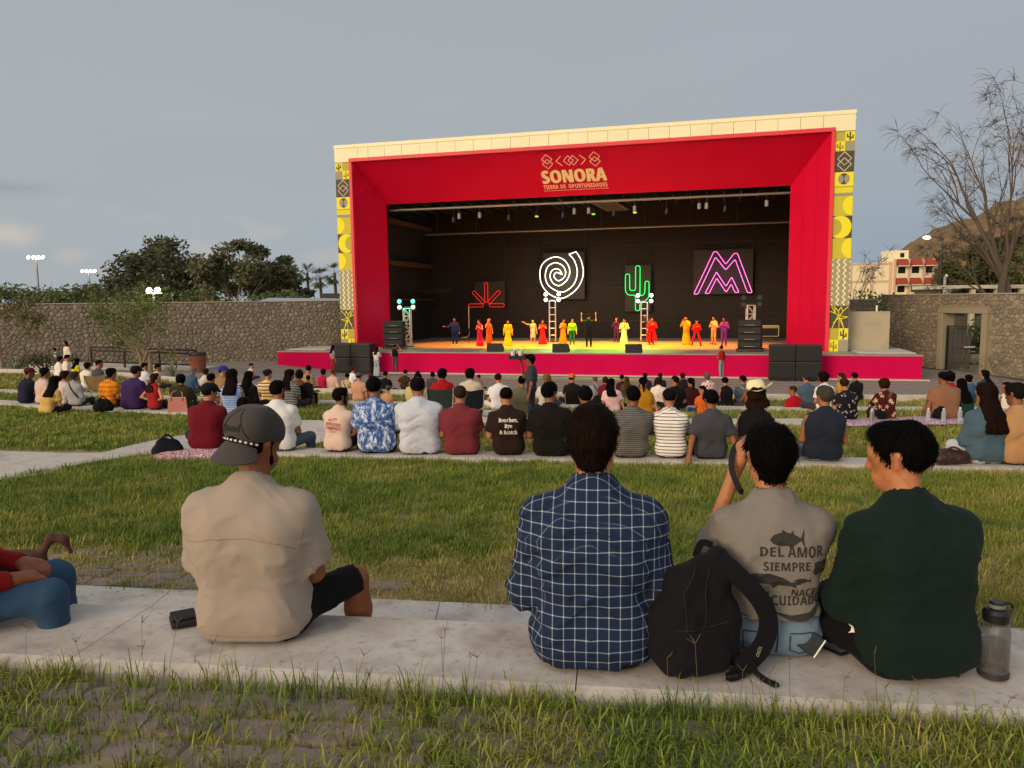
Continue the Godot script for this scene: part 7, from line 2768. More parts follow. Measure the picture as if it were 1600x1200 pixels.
var crowds := ["people on the bench closest to the turf pavers", "audience seated on the second bench", "audience seated on the third bench", "audience sitting on the lawn", "audience further down the lawn", "people in camp chairs", "singers on the stage", "people standing on the plaza"]
var folk := [
	{"l": "person in a beige T-shirt and black shorts wearing a charcoal rope cap backwards", "x": -1.02, "y": 0.15, "z": -2.92, "s": 0.975, "grp": 0, "cell": 0.0105, "g": 1.08, "top": "tee", "tc": "a89a8d", "bc": "101013", "hair": "buzz", "hc": "120e0c", "sk": "8a5234", "hy": -0.45, "arm": "forward", "leg": "splay", "shorts": 1, "loose": 1, "fg": "cap", "yaw": -0.05, "sleeve": 0.84, "beard": 1},
	{"l": "person in a navy and white checked shirt with thick dark brown hair", "x": 0.28, "y": 0.15, "z": -2.66, "s": 1.02, "grp": 0, "cell": 0.0105, "g": 0.99, "top": "long", "pat": "plaid", "tc": "1e2d48", "bc": "0f0f12", "hair": "bowl", "hc": "2a1a12", "sk": "b9815c", "hy": -0.12, "arm": "bent", "leg": "bench", "fg": "plaid", "yaw": -0.12, "wr": 1, "loose": 1},
	{"l": "person in a grey fish print T-shirt and pale jeans lifting a camera", "x": 0.945, "y": 0.15, "z": -2.72, "s": 0.925, "grp": 0, "cell": 0.0105, "g": 0.9, "top": "tee", "pat": "heather", "tc": "837d76", "bc": "71879a", "hair": "bowl", "hc": "0c0a0a", "sk": "b47a52", "hy": 0.12, "arm": "camera", "leg": "bench", "prt": "fishes", "fg": "grey", "yaw": -0.1, "hem": 0.15, "hp": 0.05},
	{"l": "person in a dark green sweatshirt and black shorts looking aside", "x": 1.39, "y": 0.15, "z": -2.56, "s": 0.955, "grp": 0, "cell": 0.0105, "g": 1.0, "top": "long", "tc": "10231e", "bc": "0c0c0e", "hair": "short", "hc": "0b0909", "sk": "b87a50", "hy": 0.72, "arm": "forward", "leg": "splayl", "shorts": 1, "fg": "green", "yaw": 0.12, "loose": 1},
	{"l": "person in a red top and blue jeans sitting side on at the bench end", "x": -2.33, "y": 0.15, "z": -2.98, "s": 0.97, "grp": 0, "cell": 0.014, "g": 1.0, "top": "long", "tc": "8f1c1c", "bc": "33506c", "hair": "short", "hc": "14100f", "sk": "8a5234", "hy": -0.2, "arm": "lap", "leg": "bench", "yaw": -1.15, "lean": 0.1},
	{"l": "person in a maroon polo and black cap sitting on a patterned blanket by the path", "x": -3.96, "y": -0.42, "z": -9.8, "s": 0.949, "g": 1.12, "top": "tee", "tc": "6b1020", "bc": "252a35", "hair": "cap", "hc": "17161a", "sk": "a8704f", "hy": -0.5, "arm": "lap", "grp": 1, "leg": "cross"},
	{"l": "person with long dark hair leaning between the maroon polo and the white shirt", "x": -3.51, "y": -0.42, "z": -9.74, "s": 0.756, "g": 0.9, "top": "tee", "tc": "b98a72", "bc": "4d5a68", "hair": "long", "hc": "1c1210", "sk": "a8704f", "hy": 0.2, "lean": 0.3, "arm": "elbow", "grp": 1},
	{"l": "person in a plain white T-shirt and blue jeans on the end of the second bench", "x": -2.98, "y": -0.42, "z": -9.66, "s": 0.982, "g": 1.08, "top": "tee", "tc": "e8e6e4", "bc": "4c5f70", "hair": "short", "hc": "17120f", "sk": "96603f", "hy": -0.35, "arm": "lap", "grp": 1, "leg": "splay", "beard": 1},
	{"l": "person in a pale pink shirt lettered UNRUSHED COMMUNITY", "x": -2.2, "y": -0.42, "z": -9.54, "s": 0.886, "g": 0.95, "top": "tee", "tc": "e0c3b4", "bc": "3b2d28", "hair": "short", "hc": "17120f", "sk": "7a4c34", "hy": -0.6, "arm": "elbow", "lean": 0.18, "grp": 1, "prt": "unrushed", "beard": 1},
	{"l": "person in a blue and white tie dye shirt", "x": -1.69, "y": -0.42, "z": -9.46, "s": 1.043, "g": 1.12, "top": "tee", "pat": "tiedye", "tc": "5f7fb4", "bc": "16161a", "hair": "short", "hc": "14100f", "sk": "8a5a3e", "hy": -0.1, "arm": "lap", "grp": 1},
	{"l": "person with thinning hair in a wrinkled pale blue shirt", "x": -1.14, "y": -0.42, "z": -9.38, "s": 1.063, "g": 1.17, "top": "long", "tc": "cfd3de", "bc": "1b181b", "hair": "bald", "hc": "1d1511", "sk": "96603f", "hy": 0, "arm": "elbow", "grp": 1, "wr": 1},
	{"l": "person in a plain dusty maroon T-shirt with cropped hair", "x": -0.62, "y": -0.42, "z": -9.3, "s": 0.941, "g": 1.12, "top": "tee", "tc": "7c3038", "bc": "20262e", "hair": "buzz", "hc": "4a3c30", "sk": "a8704f", "hy": 0.05, "arm": "lap", "grp": 1},
	{"l": "person in a dark brown shirt lettered Bourbon, Rye and Scotch", "x": -0.05, "y": -0.42, "z": -9.22, "s": 0.926, "g": 1.0, "top": "tee", "tc": "2c1c18", "bc": "17161a", "hair": "fade", "hc": "14100f", "sk": "b47a58", "hy": 0.1, "arm": "lap", "grp": 1, "prt": "bourbon", "hp": 0.15},
	{"l": "person in a plain black T-shirt with swept up black hair", "x": 0.47, "y": -0.42, "z": -9.14, "s": 0.982, "g": 1.1, "top": "tee", "tc": "16130f", "bc": "131215", "hair": "short", "hc": "0f0d0d", "sk": "8a5a3e", "hy": -0.5, "arm": "lap", "grp": 1},
	{"l": "person with short dark hair in a charcoal shirt next to the grey striped polo", "x": 0.91, "y": -0.42, "z": -9.07, "s": 0.932, "g": 0.92, "top": "tee", "tc": "33302c", "bc": "1c1b1d", "hair": "short", "hc": "1b1412", "sk": "9a6a4c", "hy": 0, "arm": "lap", "grp": 1},
	{"l": "person in a grey finely striped polo shirt", "x": 1.4, "y": -0.42, "z": -9.0, "s": 0.935, "g": 1.08, "top": "tee", "pat": "finestripe", "tc": "77746e", "bc": "1c1b1d", "hair": "short", "hc": "14100f", "sk": "8a5234", "hy": 0, "arm": "elbow", "grp": 1},
	{"l": "person in a white shirt with black horizontal stripes", "x": 1.87, "y": -0.42, "z": -8.93, "s": 0.912, "g": 0.96, "top": "tee", "pat": "stripe", "tc": "e6e0d8", "bc": "141316", "hair": "fade", "hc": "1f1714", "sk": "a8704f", "hy": 0.25, "arm": "elbow", "grp": 1},
	{"l": "person in a dark grey T-shirt leaning back on straight arms", "x": 2.32, "y": -0.42, "z": -8.86, "s": 0.898, "g": 1.0, "top": "tee", "tc": "46474c", "bc": "18181b", "hair": "short", "hc": "14100f", "sk": "8f5a38", "hy": 0.3, "arm": "prop", "lean": -0.1, "grp": 1},
	{"l": "person in a cream straw hat and black sleeveless vest", "x": 2.8, "y": -0.42, "z": -8.79, "s": 0.944, "g": 0.95, "top": "vest", "tc": "121013", "bc": "1a191d", "hair": "hatcurl", "hc": "3a2418", "sk": "b98a70", "hy": 0, "arm": "propr", "grp": 1},
	{"l": "person in a navy sleeveless shirt with grey hair", "x": 3.55, "y": -0.42, "z": -8.68, "s": 0.948, "g": 1.1, "top": "vest", "tc": "232a38", "bc": "7d8894", "hair": "short", "hc": "6b6459", "sk": "a0683f", "hy": 0.35, "arm": "lap", "grp": 1},
	{"l": "person in a denim shirt with long brown hair and white trousers", "x": 5.27, "y": -0.42, "z": -8.42, "s": 0.999, "g": 0.98, "top": "long", "tc": "4c6270", "bc": "c9ccd0", "hair": "straight", "hc": "2e1a14", "sk": "a8704f", "hy": 0.25, "arm": "lap", "grp": 1, "wr": 1},
	{"l": "person in a tan shirt beside the denim shirt at the end of the second bench", "x": 5.6, "y": -0.42, "z": -8.37, "s": 0.993, "g": 1.08, "top": "tee", "tc": "b98d60", "bc": "3a3230", "hair": "short", "hc": "2a221e", "sk": "8a5a3e", "hy": 0.5, "arm": "lap", "grp": 1},
	{"l": "person in navy with a maroon cap hunched on the third bench", "x": -10.6, "y": -0.66, "z": -16.6, "s": 0.863, "g": 1.0, "top": "tee", "tc": "1d2033", "bc": "1d2233", "hair": "cap", "hc": "5a1f22", "sk": "7a4c34", "hy": -0.5, "lean": 0.25, "grp": 2},
	{"l": "person in a pale pink top with a black bob beside the navy shirt", "x": -10.11, "y": -0.66, "z": -16.41, "s": 0.877, "g": 0.85, "top": "tee", "tc": "dcbcae", "bc": "4f6272", "hair": "bob", "hc": "15100f", "sk": "96603f", "hy": -0.6, "lean": 0.1, "grp": 2},
	{"l": "person in a yellow blouse with long black hair leaning on the grey T-shirt", "x": -9.21, "y": -0.706, "z": -15.08, "s": 0.886, "g": 0.9, "top": "tee", "tc": "d9b766", "bc": "1b1a1c", "hair": "long", "hc": "130e0d", "sk": "a8704f", "hy": 0.2, "tilt": 0.28, "leg": "cross", "grp": 3},
	{"l": "person in an olive grey T-shirt sitting cross legged on the grass", "x": -9.67, "y": -0.943, "z": -16.24, "s": 0.985, "g": 1.05, "top": "tee", "tc": "55544c", "bc": "24221f", "hair": "short", "hc": "100d0c", "sk": "7a4c34", "hy": -0.2, "leg": "cross", "lean": 0.12, "grp": 3},
	{"l": "child with brown hair between the grey shirts", "x": -9.51, "y": -0.66, "z": -16.17, "s": 0.823, "g": 0.75, "top": "tee", "tc": "dcc4ba", "bc": "5a4a44", "hair": "bob", "hc": "38221a", "sk": "a8704f", "hy": -0.5, "grp": 2},
	{"l": "person in a pale grey long sleeved top with a black cross strap", "x": -9.17, "y": -0.66, "z": -16.04, "s": 0.817, "g": 0.92, "top": "long", "tc": "a9a9ad", "bc": "2a2a2e", "hair": "bob", "hc": "5a5048", "sk": "a8704f", "hy": -0.6, "grp": 2, "strap": 1},
	{"l": "person in a bright orange patterned top", "x": -8.35, "y": -0.66, "z": -15.73, "s": 0.914, "g": 1.02, "top": "tee", "pat": "orange", "tc": "e08a1c", "bc": "4a2a18", "hair": "bob", "hc": "17100f", "sk": "a8704f", "hy": -0.5, "grp": 2},
	{"l": "broad person in a purple T-shirt and black cap", "x": -7.71, "y": -0.66, "z": -15.51, "s": 0.973, "g": 1.28, "top": "tee", "tc": "3a2656", "bc": "17161a", "hair": "cap", "hc": "14131a", "sk": "a06a4a", "hy": -0.1, "grp": 2},
	{"l": "person in a red tank top with brown hair and arms akimbo", "x": -7.19, "y": -0.66, "z": -15.33, "s": 0.822, "g": 0.88, "top": "vest", "tc": "a3222c", "bc": "17161a", "hair": "long", "hc": "4a2416", "sk": "c08a68", "hy": -0.9, "arm": "akimbo", "grp": 2},
	{"l": "broad person in an olive shirt with dark curly hair", "x": -6.54, "y": -0.66, "z": -15.12, "s": 0.808, "g": 1.25, "top": "long", "tc": "33301f", "bc": "241f1c", "hair": "curl", "hc": "14100e", "sk": "8a5a3e", "hy": -0.1, "grp": 2},
	{"l": "person in a white shirt sitting by the side path with short black hair", "x": -17.25, "y": -1.325, "z": -29.65, "s": 0.97, "g": 0.95, "top": "long", "tc": "e9e4d6", "bc": "3a3a40", "hair": "short", "hc": "100d0c", "sk": "b47a58", "leg": "cross", "grp": 4},
	{"l": "person in a white blouse beside the white shirt near the side path", "x": -17.65, "y": -1.327, "z": -29.77, "s": 0.911, "g": 0.95, "top": "long", "tc": "efe9dd", "bc": "5a4a48", "hair": "bob", "hc": "1c1412", "sk": "a8704f", "leg": "cross", "grp": 4},
	{"l": "person in a yellow top with black hair near the side path", "x": -16.59, "y": -1.328, "z": -29.12, "s": 0.869, "g": 0.95, "top": "tee", "tc": "e0d21c", "bc": "c9b8a8", "hair": "long", "hc": "0f0d10", "sk": "96603f", "leg": "cross", "grp": 4},
	{"l": "person in a white top and brown skirt with dark red hair near the folding chair", "x": -14.79, "y": -1.453, "z": -26.58, "s": 1.035, "g": 0.95, "top": "tee", "tc": "eae3d4", "bc": "6b5436", "hair": "bob", "hc": "2c1610", "sk": "b47a58", "leg": "cross", "grp": 4},
	{"l": "person in a white T-shirt with black hair behind the purple shirt", "x": -12.9, "y": -1.492, "z": -26.78, "s": 1.004, "g": 0.95, "top": "tee", "tc": "dfe0e6", "bc": "2a2c33", "hair": "short", "hc": "120f0e", "sk": "a8704f", "leg": "cross", "grp": 4, "hy": -0.5},
	{"l": "person in a white vest looking aside behind the red tank top", "x": -12.35, "y": -1.522, "z": -26.55, "s": 1.001, "g": 0.88, "top": "vest", "tc": "ece6da", "bc": "2a2c33", "hair": "short", "hc": "120f0e", "sk": "96603f", "leg": "cross", "grp": 4, "hy": -0.7},
	{"l": "elderly person in a blue denim shirt with pale grey hair", "x": -10.84, "y": -1.599, "z": -25.71, "s": 1.058, "g": 0.95, "top": "long", "tc": "3f5878", "bc": "3a4048", "hair": "bob", "hc": "b7a894", "sk": "b47a58", "leg": "cross", "grp": 4},
	{"l": "person in a cream vest with brown hair next to the denim shirt", "x": -10.61, "y": -1.623, "z": -26.46, "s": 0.95, "g": 0.88, "top": "vest", "tc": "ded6c0", "bc": "4a4038", "hair": "bob", "hc": "4a3424", "sk": "a8704f", "leg": "cross", "grp": 4},
	{"l": "person in a grey and white striped shirt with black hair behind the maroon polo", "x": -7.5, "y": -1.189, "z": -19.0, "s": 1.009, "g": 0.95, "top": "tee", "tc": "8f8f8c", "bc": "2a2c33", "hair": "short", "hc": "0f0c0b", "sk": "96603f", "leg": "cross", "grp": 4, "pat": "widestripe"},
	{"l": "person in a tan shirt and bright blue cap", "x": -8.01, "y": -1.267, "z": -21.07, "s": 1.118, "g": 0.95, "top": "tee", "tc": "9a7a50", "bc": "3a3430", "hair": "cap", "hc": "23409a", "sk": "b47a58", "leg": "cross", "grp": 4, "hy": -0.8},
	{"l": "person in a pale blue striped tank top with wavy dark hair", "x": -5.3, "y": -0.729, "z": -14.47, "s": 1.058, "g": 0.88, "top": "vest", "tc": "6f8fc4", "bc": "4a5a70", "hair": "long", "hc": "20140f", "sk": "a8704f", "leg": "cross", "grp": 4, "pat": "widestripe2"},
	{"l": "person in black with very long straight black hair", "x": -6.6, "y": -1.198, "z": -18.95, "s": 1.092, "g": 0.95, "top": "long", "tc": "121114", "bc": "1b1a1e", "hair": "straight", "hc": "0d0b0b", "sk": "96603f", "leg": "cross", "grp": 4},
	{"l": "person in a pale pink top with tied back hair near the plaza kerb", "x": -11.77, "y": -2.0, "z": -34.48, "s": 0.844, "g": 0.88, "top": "vest", "tc": "dcb8a4", "bc": "2a3038", "hair": "bun", "hc": "15100e", "sk": "b47a58", "leg": "cross", "grp": 4, "hy": -0.7},
	{"l": "person in a yellow, red and black banded top with a grey bun", "x": -6.51, "y": -1.259, "z": -20.44, "s": 1.058, "g": 0.95, "top": "tee", "tc": "d9b24c", "bc": "8a8078", "hair": "bun", "hc": "3a3436", "sk": "a8704f", "leg": "cross", "grp": 4, "pat": "bands"},
	{"l": "person in a black and white striped dress with long dark red hair", "x": -5.6, "y": -1.219, "z": -19.18, "s": 1.127, "g": 0.95, "top": "tee", "tc": "55555a", "bc": "2a2a2e", "hair": "long", "hc": "260f10", "sk": "96603f", "leg": "cross", "grp": 4, "pat": "thinstripe"},
	{"l": "person in a brown top with bare arms beside the striped dress", "x": -5.69, "y": -1.261, "z": -20.27, "s": 1.058, "g": 0.88, "top": "vest", "tc": "7a4a34", "bc": "2a2a2e", "hair": "bob", "hc": "2a1414", "sk": "b47a58", "leg": "cross", "grp": 4},
	{"l": "person in a tan T-shirt behind the black camp chair with a child", "x": -7.51, "y": -1.853, "z": -27.85, "s": 1.15, "g": 0.95, "top": "tee", "tc": "a58a5c", "bc": "3a3430", "hair": "short", "hc": "2a1212", "sk": "a8704f", "leg": "cross", "grp": 4},
	{"l": "person in a magenta shirt beside the pale pink blouse", "x": -7.22, "y": -1.947, "z": -29.1, "s": 0.978, "g": 0.95, "top": "tee", "tc": "c01848", "bc": "2a2c33", "hair": "bob", "hc": "260f10", "sk": "96603f", "leg": "cross", "grp": 4},
	{"l": "person in a pale pink blouse with red blonde hair", "x": -6.62, "y": -1.897, "z": -28.21, "s": 1.004, "g": 0.95, "top": "long", "tc": "e2b7a8", "bc": "5a5048", "hair": "bun", "hc": "a0603c", "sk": "b47a58", "leg": "cross", "grp": 4},
	{"l": "person in a white T-shirt and maroon cap before the subwoofers", "x": -7.03, "y": -2.246, "z": -33.41, "s": 0.97, "g": 0.95, "top": "tee", "tc": "eceae6", "bc": "2a2c33", "hair": "cap", "hc": "5a141e", "sk": "a8704f", "leg": "cross", "grp": 4},
	{"l": "person in a cream top with a black shoulder strap and tied hair", "x": -6.02, "y": -1.864, "z": -27.57, "s": 0.839, "g": 0.95, "top": "tee", "tc": "cdb07c", "bc": "6b6258", "hair": "bun", "hc": "140f0e", "sk": "96603f", "leg": "cross", "grp": 4, "strap": 1},
	{"l": "person in a peach shirt and grey cap on the fourth bench", "x": -4.89, "y": -1.722, "z": -24.35, "s": 1.037, "g": 0.95, "top": "tee", "tc": "d9a284", "bc": "6a5a50", "hair": "cap", "hc": "5a5750", "sk": "b47a58", "leg": "cross", "grp": 4},
	{"l": "person in a maroon and white baseball shirt behind the tie dye shirt", "x": -4.92, "y": -1.828, "z": -26.63, "s": 0.861, "g": 0.95, "top": "tee", "tc": "7a1c26", "bc": "2a2c33", "hair": "cap", "hc": "6a1220", "sk": "a8704f", "leg": "cross", "grp": 4},
	{"l": "person in a plain black T-shirt sitting before the plaza", "x": -4.62, "y": -1.902, "z": -27.79, "s": 0.92, "g": 0.95, "top": "tee", "tc": "141214", "bc": "1b1b1e", "hair": "short", "hc": "1c1010", "sk": "96603f", "leg": "cross", "grp": 4},
	{"l": "child in a grey green cap and coral collar behind the tie dye shirt", "x": -3.13, "y": -1.239, "z": -19.06, "s": 0.673, "g": 0.95, "top": "tee", "tc": "c9976c", "bc": "4a3a30", "hair": "cap", "hc": "4a4e48", "sk": "b47a58", "leg": "cross", "grp": 4},
	{"l": "person in a brown T-shirt with hands on hips facing the stage", "x": -4.36, "y": -2.133, "z": -31.1, "s": 0.916, "g": 0.95, "top": "tee", "tc": "3d2c18", "bc": "1f1d1e", "hair": "short", "hc": "2a1010", "sk": "a8704f", "leg": "cross", "grp": 4, "arm": "akimbo"},
	{"l": "person in black with long black hair by the brown T-shirt", "x": -3.66, "y": -2.015, "z": -29.22, "s": 0.912, "g": 0.95, "top": "tee", "tc": "141214", "bc": "1b1b1e", "hair": "long", "hc": "120c0e", "sk": "96603f", "leg": "cross", "grp": 4},
	{"l": "person in a pale yellow T-shirt behind the pale blue shirt", "x": -2.34, "y": -1.221, "z": -18.42, "s": 1.058, "g": 1.1, "top": "tee", "tc": "c3bb7c", "bc": "3a3430", "hair": "short", "hc": "120c0e", "sk": "b47a58", "leg": "cross", "grp": 4},
	{"l": "person in a purple grey top beside the red camp chair sitter", "x": -3.05, "y": -2.011, "z": -29.02, "s": 0.892, "g": 0.95, "top": "tee", "tc": "4a4450", "bc": "2a2c33", "hair": "bob", "hc": "2a1614", "sk": "a8704f", "leg": "cross", "grp": 4},
	{"l": "child with short brown hair in front of the cream shirt sitter", "x": -1.35, "y": -2.134, "z": -30.43, "s": 0.714, "g": 0.95, "top": "tee", "tc": "8a6a50", "bc": "2a2c33", "hair": "short", "hc": "4a2c20", "sk": "96603f", "leg": "cross", "grp": 4},
	{"l": "person in a bright white T-shirt with a shaved head", "x": -0.31, "y": -1.256, "z": -18.85, "s": 1.023, "g": 1.05, "top": "tee", "tc": "f0eef0", "bc": "e0dcda", "hair": "buzz", "hc": "3a201a", "sk": "b47a58", "leg": "cross", "grp": 4},
	{"l": "person in an olive grey T-shirt in front of the drinks carrier", "x": 0.22, "y": -1.211, "z": -17.66, "s": 1.012, "g": 1.08, "top": "tee", "tc": "6d6a4f", "bc": "3a3830", "hair": "short", "hc": "0f0c0b", "sk": "a8704f", "leg": "cross", "grp": 4},
	{"l": "person with long blonde hair in a white floral top", "x": 0.84, "y": -1.262, "z": -18.79, "s": 1.004, "g": 0.95, "top": "tee", "tc": "e2dccb", "bc": "4a5566", "hair": "straight", "hc": "a8845a", "sk": "96603f", "leg": "cross", "grp": 4},
	{"l": "person in a black T-shirt and orange and white cap on a folding chair", "x": 1.63, "y": -1.385, "z": -20.41, "s": 0.954, "g": 0.95, "top": "tee", "tc": "1c1816", "bc": "1b1b1e", "hair": "cap", "hc": "e0742c", "sk": "b47a58", "leg": "cross", "grp": 4},
	{"l": "person in a pale blue grey shirt with a cross strap and grey hair", "x": 2.65, "y": -1.79, "z": -24.17, "s": 0.917, "g": 0.95, "top": "tee", "tc": "8f9298", "bc": "3a3c44", "hair": "bald", "hc": "8a8078", "sk": "a8704f", "leg": "cross", "grp": 4, "strap": 1, "lean": 0.25},
	{"l": "person in a crimson cardigan with brown hair", "x": 2.91, "y": -1.773, "z": -23.78, "s": 0.918, "g": 0.95, "top": "long", "tc": "7a1226", "bc": "2a2028", "hair": "bob", "hc": "5a2a24", "sk": "96603f", "leg": "cross", "grp": 4},
	{"l": "person in a pink floral blouse with long black curls", "x": 2.39, "y": -1.244, "z": -18.08, "s": 0.92, "g": 0.95, "top": "tee", "tc": "dfb0b4", "bc": "3a2c30", "hair": "long", "hc": "0d0b0b", "sk": "b47a58", "leg": "cross", "grp": 4, "pat": "floral_pink"},
	{"l": "person with long light brown hair behind the floral blouse", "x": 3.76, "y": -1.841, "z": -25.06, "s": 0.837, "g": 0.95, "top": "tee", "tc": "5a4a40", "bc": "2a2c33", "hair": "straight", "hc": "7a4a24", "sk": "a8704f", "leg": "cross", "grp": 4},
	{"l": "person in dark red with short black hair close to the plaza", "x": 3.82, "y": -1.935, "z": -26.48, "s": 0.857, "g": 0.95, "top": "tee", "tc": "4a1a22", "bc": "2a2c33", "hair": "short", "hc": "24080c", "sk": "96603f", "leg": "cross", "grp": 4},
	{"l": "person in a mustard sleeveless dress with a dark ponytail", "x": 2.95, "y": -1.2, "z": -16.93, "s": 1.029, "g": 0.88, "top": "vest", "tc": "b8801c", "bc": "b8801c", "hair": "pony", "hc": "0f0d0d", "sk": "b47a58", "leg": "cross", "grp": 4, "arm": "propr"},
	{"l": "person in plum with a black ponytail close to the plaza kerb", "x": 4.82, "y": -2.021, "z": -27.55, "s": 0.902, "g": 0.95, "top": "tee", "tc": "3a2430", "bc": "2a2c33", "hair": "pony", "hc": "14080c", "sk": "a8704f", "leg": "cross", "grp": 4},
	{"l": "person in dark grey with a black ponytail beside the plum shirt", "x": 5.43, "y": -2.063, "z": -28.06, "s": 0.887, "g": 0.95, "top": "tee", "tc": "2a2430", "bc": "2a2c33", "hair": "pony", "hc": "14080c", "sk": "96603f", "leg": "cross", "grp": 4},
	{"l": "person in a white floral top with brown hair", "x": 4.36, "y": -1.731, "z": -22.63, "s": 0.959, "g": 0.95, "top": "tee", "tc": "e6d6c4", "bc": "3a3430", "hair": "bob", "hc": "4a2e1c", "sk": "b47a58", "leg": "cross", "grp": 4, "pat": "floral_red"},
	{"l": "person in a plain black T-shirt with cropped black hair next to the maroon shirt", "x": 3.88, "y": -1.264, "z": -18.32, "s": 0.964, "g": 1.05, "top": "tee", "tc": "14100f", "bc": "1b1b1e", "hair": "fade", "hc": "1c0f10", "sk": "a8704f", "leg": "cross", "grp": 4},
	{"l": "person in a maroon long sleeved shirt with a dark ponytail", "x": 4.96, "y": -1.666, "z": -21.14, "s": 1.027, "g": 1.05, "top": "long", "tc": "3c1018", "bc": "2a2028", "hair": "pony", "hc": "140f10", "sk": "96603f", "leg": "cross", "grp": 4},
	{"l": "person with wine red hair close to the plaza in a dark top", "x": 6.21, "y": -2.044, "z": -27.64, "s": 0.9, "g": 0.95, "top": "tee", "tc": "2a1a1c", "bc": "2a2c33", "hair": "bob", "hc": "3a0f16", "sk": "b47a58", "leg": "cross", "grp": 4},
	{"l": "child in an orange T-shirt looking towards the side", "x": 4.39, "y": -1.232, "z": -17.49, "s": 0.747, "g": 0.95, "top": "tee", "tc": "e0681c", "bc": "2a3a5a", "hair": "short", "hc": "14100e", "sk": "a8704f", "leg": "cross", "grp": 4, "hy": 1.3},
	{"l": "elderly person in a red and white checked shirt with grey hair", "x": 6.37, "y": -1.859, "z": -24.92, "s": 0.982, "g": 0.95, "top": "tee", "tc": "d2a0a4", "bc": "4a4a50", "hair": "bob", "hc": "8f8078", "sk": "96603f", "leg": "cross", "grp": 4, "pat": "check"},
	{"l": "person in a black sleeveless top with a dark bun", "x": 6.13, "y": -1.704, "z": -21.78, "s": 1.003, "g": 0.88, "top": "vest", "tc": "121012", "bc": "1b1b1e", "hair": "bun", "hc": "1c1210", "sk": "b47a58", "leg": "cross", "grp": 4},
	{"l": "person in a grey blue T-shirt with black hair before the plaza", "x": 6.74, "y": -1.733, "z": -22.28, "s": 1.012, "g": 0.95, "top": "tee", "tc": "55636f", "bc": "3a3c44", "hair": "short", "hc": "1c0c0e", "sk": "a8704f", "leg": "cross", "grp": 4, "hy": 0.4},
	{"l": "person in an orange brown top with black hair behind the straw hat", "x": 6.59, "y": -1.674, "z": -21.07, "s": 0.922, "g": 0.88, "top": "vest", "tc": "9a5a34", "bc": "3a3430", "hair": "long", "hc": "100d0d", "sk": "96603f", "leg": "cross", "grp": 4},
	{"l": "person in a slate blue shirt with grey hair before the subwoofers", "x": 8.66, "y": -1.751, "z": -22.38, "s": 1.038, "g": 0.95, "top": "tee", "tc": "4a5f74", "bc": "3a3c44", "hair": "fade", "hc": "4a4844", "sk": "b47a58", "leg": "cross", "grp": 4},
	{"l": "person in a white T-shirt with large dark red curls", "x": 7.35, "y": -1.269, "z": -17.99, "s": 1.065, "g": 0.95, "top": "tee", "tc": "eae6df", "bc": "3a3c44", "hair": "curl", "hc": "260a0e", "sk": "a8704f", "leg": "cross", "grp": 4},
	{"l": "person in a red polo leaning on one arm and drinking", "x": 6.86, "y": -1.549, "z": -18.46, "s": 0.95, "g": 0.95, "top": "tee", "tc": "b0121c", "bc": "2a2c33", "hair": "fade", "hc": "4a443c", "sk": "96603f", "leg": "cross", "grp": 4, "hy": 0.9, "arm": "propl", "lean": 0.15},
	{"l": "person in a yellow top with a dark blonde ponytail", "x": 10.61, "y": -1.876, "z": -24.49, "s": 0.991, "g": 0.88, "top": "vest", "tc": "c09a1c", "bc": "3a3430", "hair": "pony", "hc": "5a3a1c", "sk": "b47a58", "leg": "cross", "grp": 4},
	{"l": "person in a black T-shirt next to the yellow top", "x": 10.83, "y": -1.843, "z": -23.93, "s": 1.01, "g": 0.95, "top": "tee", "tc": "161416", "bc": "1b1b1e", "hair": "short", "hc": "140f10", "sk": "a8704f", "leg": "cross", "grp": 4},
	{"l": "person in dark red with wavy brown hair behind the brown blouse", "x": 10.19, "y": -1.266, "z": -17.66, "s": 1.059, "g": 0.95, "top": "tee", "tc": "a01c24", "bc": "2a2c33", "hair": "curl", "hc": "260f10", "sk": "96603f", "leg": "cross", "grp": 4},
	{"l": "person in a blue T-shirt with a black bowl cut near the gate wall", "x": 13.71, "y": -1.8, "z": -22.72, "s": 0.989, "g": 0.95, "top": "tee", "tc": "3a5878", "bc": "2a2c33", "hair": "bob", "hc": "100d0d", "sk": "b47a58", "leg": "cross", "grp": 4},
	{"l": "person in a dark green top with long black hair near the gate wall", "x": 14.4, "y": -1.829, "z": -23.21, "s": 1.115, "g": 0.95, "top": "tee", "tc": "1f3a3a", "bc": "2a2c33", "hair": "long", "hc": "140f0f", "sk": "a8704f", "leg": "cross", "grp": 4, "hy": 0.7},
	{"l": "person in a cream top turning to look back with tied black hair", "x": 11.64, "y": -1.424, "z": -17.86, "s": 0.924, "g": 0.88, "top": "vest", "tc": "e6dccb", "bc": "2a2a2e", "hair": "bun", "hc": "120e0e", "sk": "96603f", "leg": "cross", "grp": 4, "hy": 1.7},
	{"l": "person in a red shirt with black hair in a dark green camp chair", "x": -1.55, "y": -0.859, "z": -16.69, "s": 0.936, "g": 1.0, "top": "tee", "tc": "a8161c", "bc": "22262e", "hair": "curl", "hc": "120f0f", "sk": "7a4c34", "hy": -0.5, "arm": "chair", "grp": 5, "leg": "bench"},
	{"l": "person in a cream shirt with black hair in a black camp chair", "x": -0.89, "y": -0.852, "z": -16.4, "s": 0.949, "g": 1.05, "top": "tee", "tc": "cdbfa8", "bc": "22262e", "hair": "curl", "hc": "120f0f", "sk": "7a4c34", "hy": -0.3, "arm": "chair", "grp": 5, "leg": "bench"},
